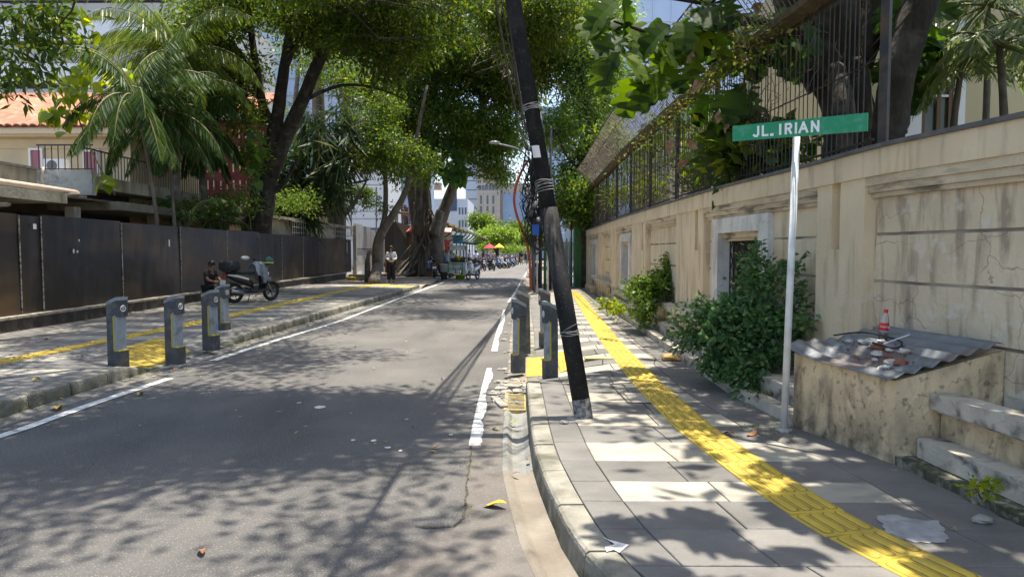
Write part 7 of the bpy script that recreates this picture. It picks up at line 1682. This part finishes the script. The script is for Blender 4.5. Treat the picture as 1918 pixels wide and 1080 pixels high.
    eye.build('eye', mat('eye_dark',(.02,.015,.012),rough=.3), t, world=False); MB().ball(c+fwd*.098-ax*.028,(.013,.016,.02),8,6).build('nose', M_skin, t, world=False, smooth=True)
    MB().ball(c+fwd*.09-ax*.058,(.024,.008,.007),8,5).build('mouth', mat('lip',(.25,.07,.06),rough=.5), t, world=False, smooth=True)
    er = MB(); 
    for s in (-1,1): er.ball(c+sd*s*.092-ax*.01,(.012,.018,.03),6,5)
    er.build('ear', M_skin, t, world=False, smooth=True)
    sm2 = shoe or mat('dark_shoe',(.03,.025,.02),rough=.6); sh = MB()
    for s in 'LR':
        a, b = Vector(j['an'+s]), Vector(j['to'+s]); m_ = (a+b)/2; d = (b-a); d.z = 0; d.normalize(); hh = min(a.z,b.z)
        sh.tube([Vector((a.x,a.y,b.z+.01))-d*.05, Vector((m_.x,m_.y,b.z+.012)), Vector((b.x,b.y,b.z))+d*.06], [.045,.048,.03], 8, flat=.75)
    sh.build('shoe', sm2, t, world=False, smooth=True)
    if H != 1: t.scale = (H,H,H)
    return t
q = G(733,529,.14)
M_ws = mat('white_cardigan',(.66,.64,.58),(.56,.54,.5),scale=9,rough=.9); M_bt = mat('black_trousers',(.012,.012,.014),rough=.85); M_lb = mat('light_blue_top',(.30,.40,.62),(.25,.35,.55),scale=12,rough=.9)
wmn = person('woman in white cardigan, pale blue top and wide black trousers standing by the street tree', (q.x,q.y,.14), math.radians(8), M_ws, M_bt,
   J=dict(elL=(.23,.02,1.10),wrL=(.10,-.20,1.06),haL=(.05,-.23,1.08),elR=(-.23,.02,1.10),wrR=(-.08,-.20,1.05),haR=(-.03,-.23,1.06),knL=(.10,-.01,.48),knR=(-.10,-.01,.48)), hair='long', sleeves='long', wide=1.5, H=1.03)
ft_ = MB(); ft_.loft([(0,0,0,.085,.055)]*1+[(0.001,0,0,.085,.055)],4) if False else None
tp2 = skin_mesh('blue_top', [((0,-.045,.98),(.115,.10)),((0,-.045,1.12),(.10,.09)),((0,-.04,1.27),(.10,.088)),((0,-.02,1.40),.05)], [(0,1),(1,2),(2,3)], M_lb, wmn)
ph = MB().cbox((.01,-.275,1.11),(.07,.012,.14),0,.5); o = ph.build('phone', mat('phone_black',(.02,.02,.025),rough=.2), None, world=False); o.location = wmn.location; o.rotation_euler = wmn.rotation_euler; tag(o,'dark phone held by the woman at chest height','phone')
bg = MB(); bg.loft([(-.12,-.28,.86,.05,.07),(-.10,-.28,.86,.06,.12),(.10,-.28,.86,.06,.12),(.12,-.28,.86,.05,.07)],12,3); bg.tube(smooth_path([(-.26,-.08,.96),(-.20,-.02,1.30),(-.16,.02,1.42),(-.22,.08,1.2),(-.27,.08,.96)],4), .012, 5)
o = bg.build('shoulder_bag', mat('maroon_leather',(.13,.03,.025),rough=.5), None, world=False, smooth=True); o.location = wmn.location; o.rotation_euler = wmn.rotation_euler; tag(o,'dark red shoulder bag hanging at the hip of the woman','bag')
# man seated behind the scooter
q = G(410,556,.15); sit = dict(pel=(0,0,.42),sp=(0,-.03,.60),ch=(0,-.07,.79),nk=(0,-.10,.93),hd=(0,-.13,1.01),ht=(0,-.15,1.11),shL=(.165,-.07,.87),elL=(.22,-.18,.66),wrL=(.14,-.38,.62),haL=(.10,-.44,.63),shR=(-.165,-.07,.87),elR=(-.22,-.18,.66),wrR=(-.10,-.38,.60),haR=(-.05,-.43,.62),
   hiL=(.09,-.02,.42),knL=(.14,-.42,.50),anL=(.14,-.40,.09),toL=(.15,-.54,.03),hiR=(-.09,-.02,.42),knR=(-.14,-.42,.50),anR=(-.14,-.40,.09),toR=(-.15,-.54,.03),face=(0,-.8,-.45))
M_dts = mat('dark_tshirt',(.015,.018,.022),(.022,.025,.03),scale=9,rough=.9)
person('man in dark t-shirt sitting against the fence behind the black scooter', (-8.82,19.5,.15), math.radians(70), M_dts, M_bt, J=sit)
st2 = MB().box(-.16,.16,-.16,.16,.0,.30); o = st2.build('low_stool', mat('stool_wood',(.12,.07,.04)), None, world=False); o.location = (-8.82,19.5,.15); tag(o,'low dark stool under the man sitting by the fence','stool')
q = G(842,521,0); M_tl = mat('teal_shirt',(.10,.30,.36),(.08,.25,.30),scale=9,rough=.9)
person('man in teal t-shirt standing at the food cart', (q.x+.05,q.y+.6,.05), math.radians(60), M_tl, mat('dark_jeans',(.03,.04,.06),rough=.9), J=dict(elL=(.22,-.06,1.10),wrL=(.15,-.28,1.02),haL=(.13,-.35,1.02),elR=(-.22,-.06,1.10),wrR=(-.15,-.28,1.0),haR=(-.13,-.35,1.0)))
person('person in grey blue shirt standing behind the man at the food cart', (q.x-.35,q.y+1.6,.05), math.radians(20), mat('greyblue_shirt',(.16,.22,.33),rough=.9), MATS['dark_jeans'])
q = G(797,518,.1); person('person in blue shirt sitting beside the banyan roots by the black scooter', (q.x+.15,q.y+.6,.1), math.radians(130), mat('blue_shirt',(.12,.18,.40),(.2,.25,.45),scale=20,rough=.9), MATS['dark_jeans'], J=sit)
st3 = MB().box(-.16,.16,-.16,.16,.0,.30); o = st3.build('low_stool', MATS['stool_wood'], None, world=False); o.location = (q.x+.15,q.y+.6,.1); tag(o,'low stool under the person beside the banyan roots','stool')
q = G(887,508,.0); person('person in white shirt standing under the stall canopy', (q.x,q.y+3,.05), math.radians(200), mat('white_shirt',(.62,.64,.68),rough=.9), MATS['dark_jeans'])
q = G(873,506,.0); person('person in pale blue shirt at the stall counter', (q.x,q.y+4,.1), math.radians(70), mat('pale_blue_shirt',(.35,.42,.60),rough=.9), M_bt)
q = G(977,496,.0); person('man in dark shirt and tan trousers walking away up the road', (q.x,q.y,.0), math.radians(185), M_dts, mat('tan_trousers',(.42,.30,.17),rough=.9), J=dict(knL=(.10,-.12,.49),anL=(.10,-.12,.10),toL=(.11,-.26,.05),knR=(-.10,.04,.49),anR=(-.10,.18,.12),toR=(-.11,.05,.04)))
q = G(985,493,.0); person('person in black jacket standing right of the man walking away', (q.x,q.y+3,.0), math.radians(175), M_bt, MATS['dark_jeans'])
q = G(913,496,0); person('person in lilac shirt among the parked motorbikes', (q.x,q.y,.0), math.radians(160), mat('lilac_shirt',(.35,.28,.55),rough=.9), MATS['dark_jeans'])
q = G(924,495,0); person('person in pink shirt beside the small street tree', (q.x,q.y,.0), math.radians(150), mat('pink_shirt',(.6,.35,.40),rough=.9), MATS['dark_jeans'])
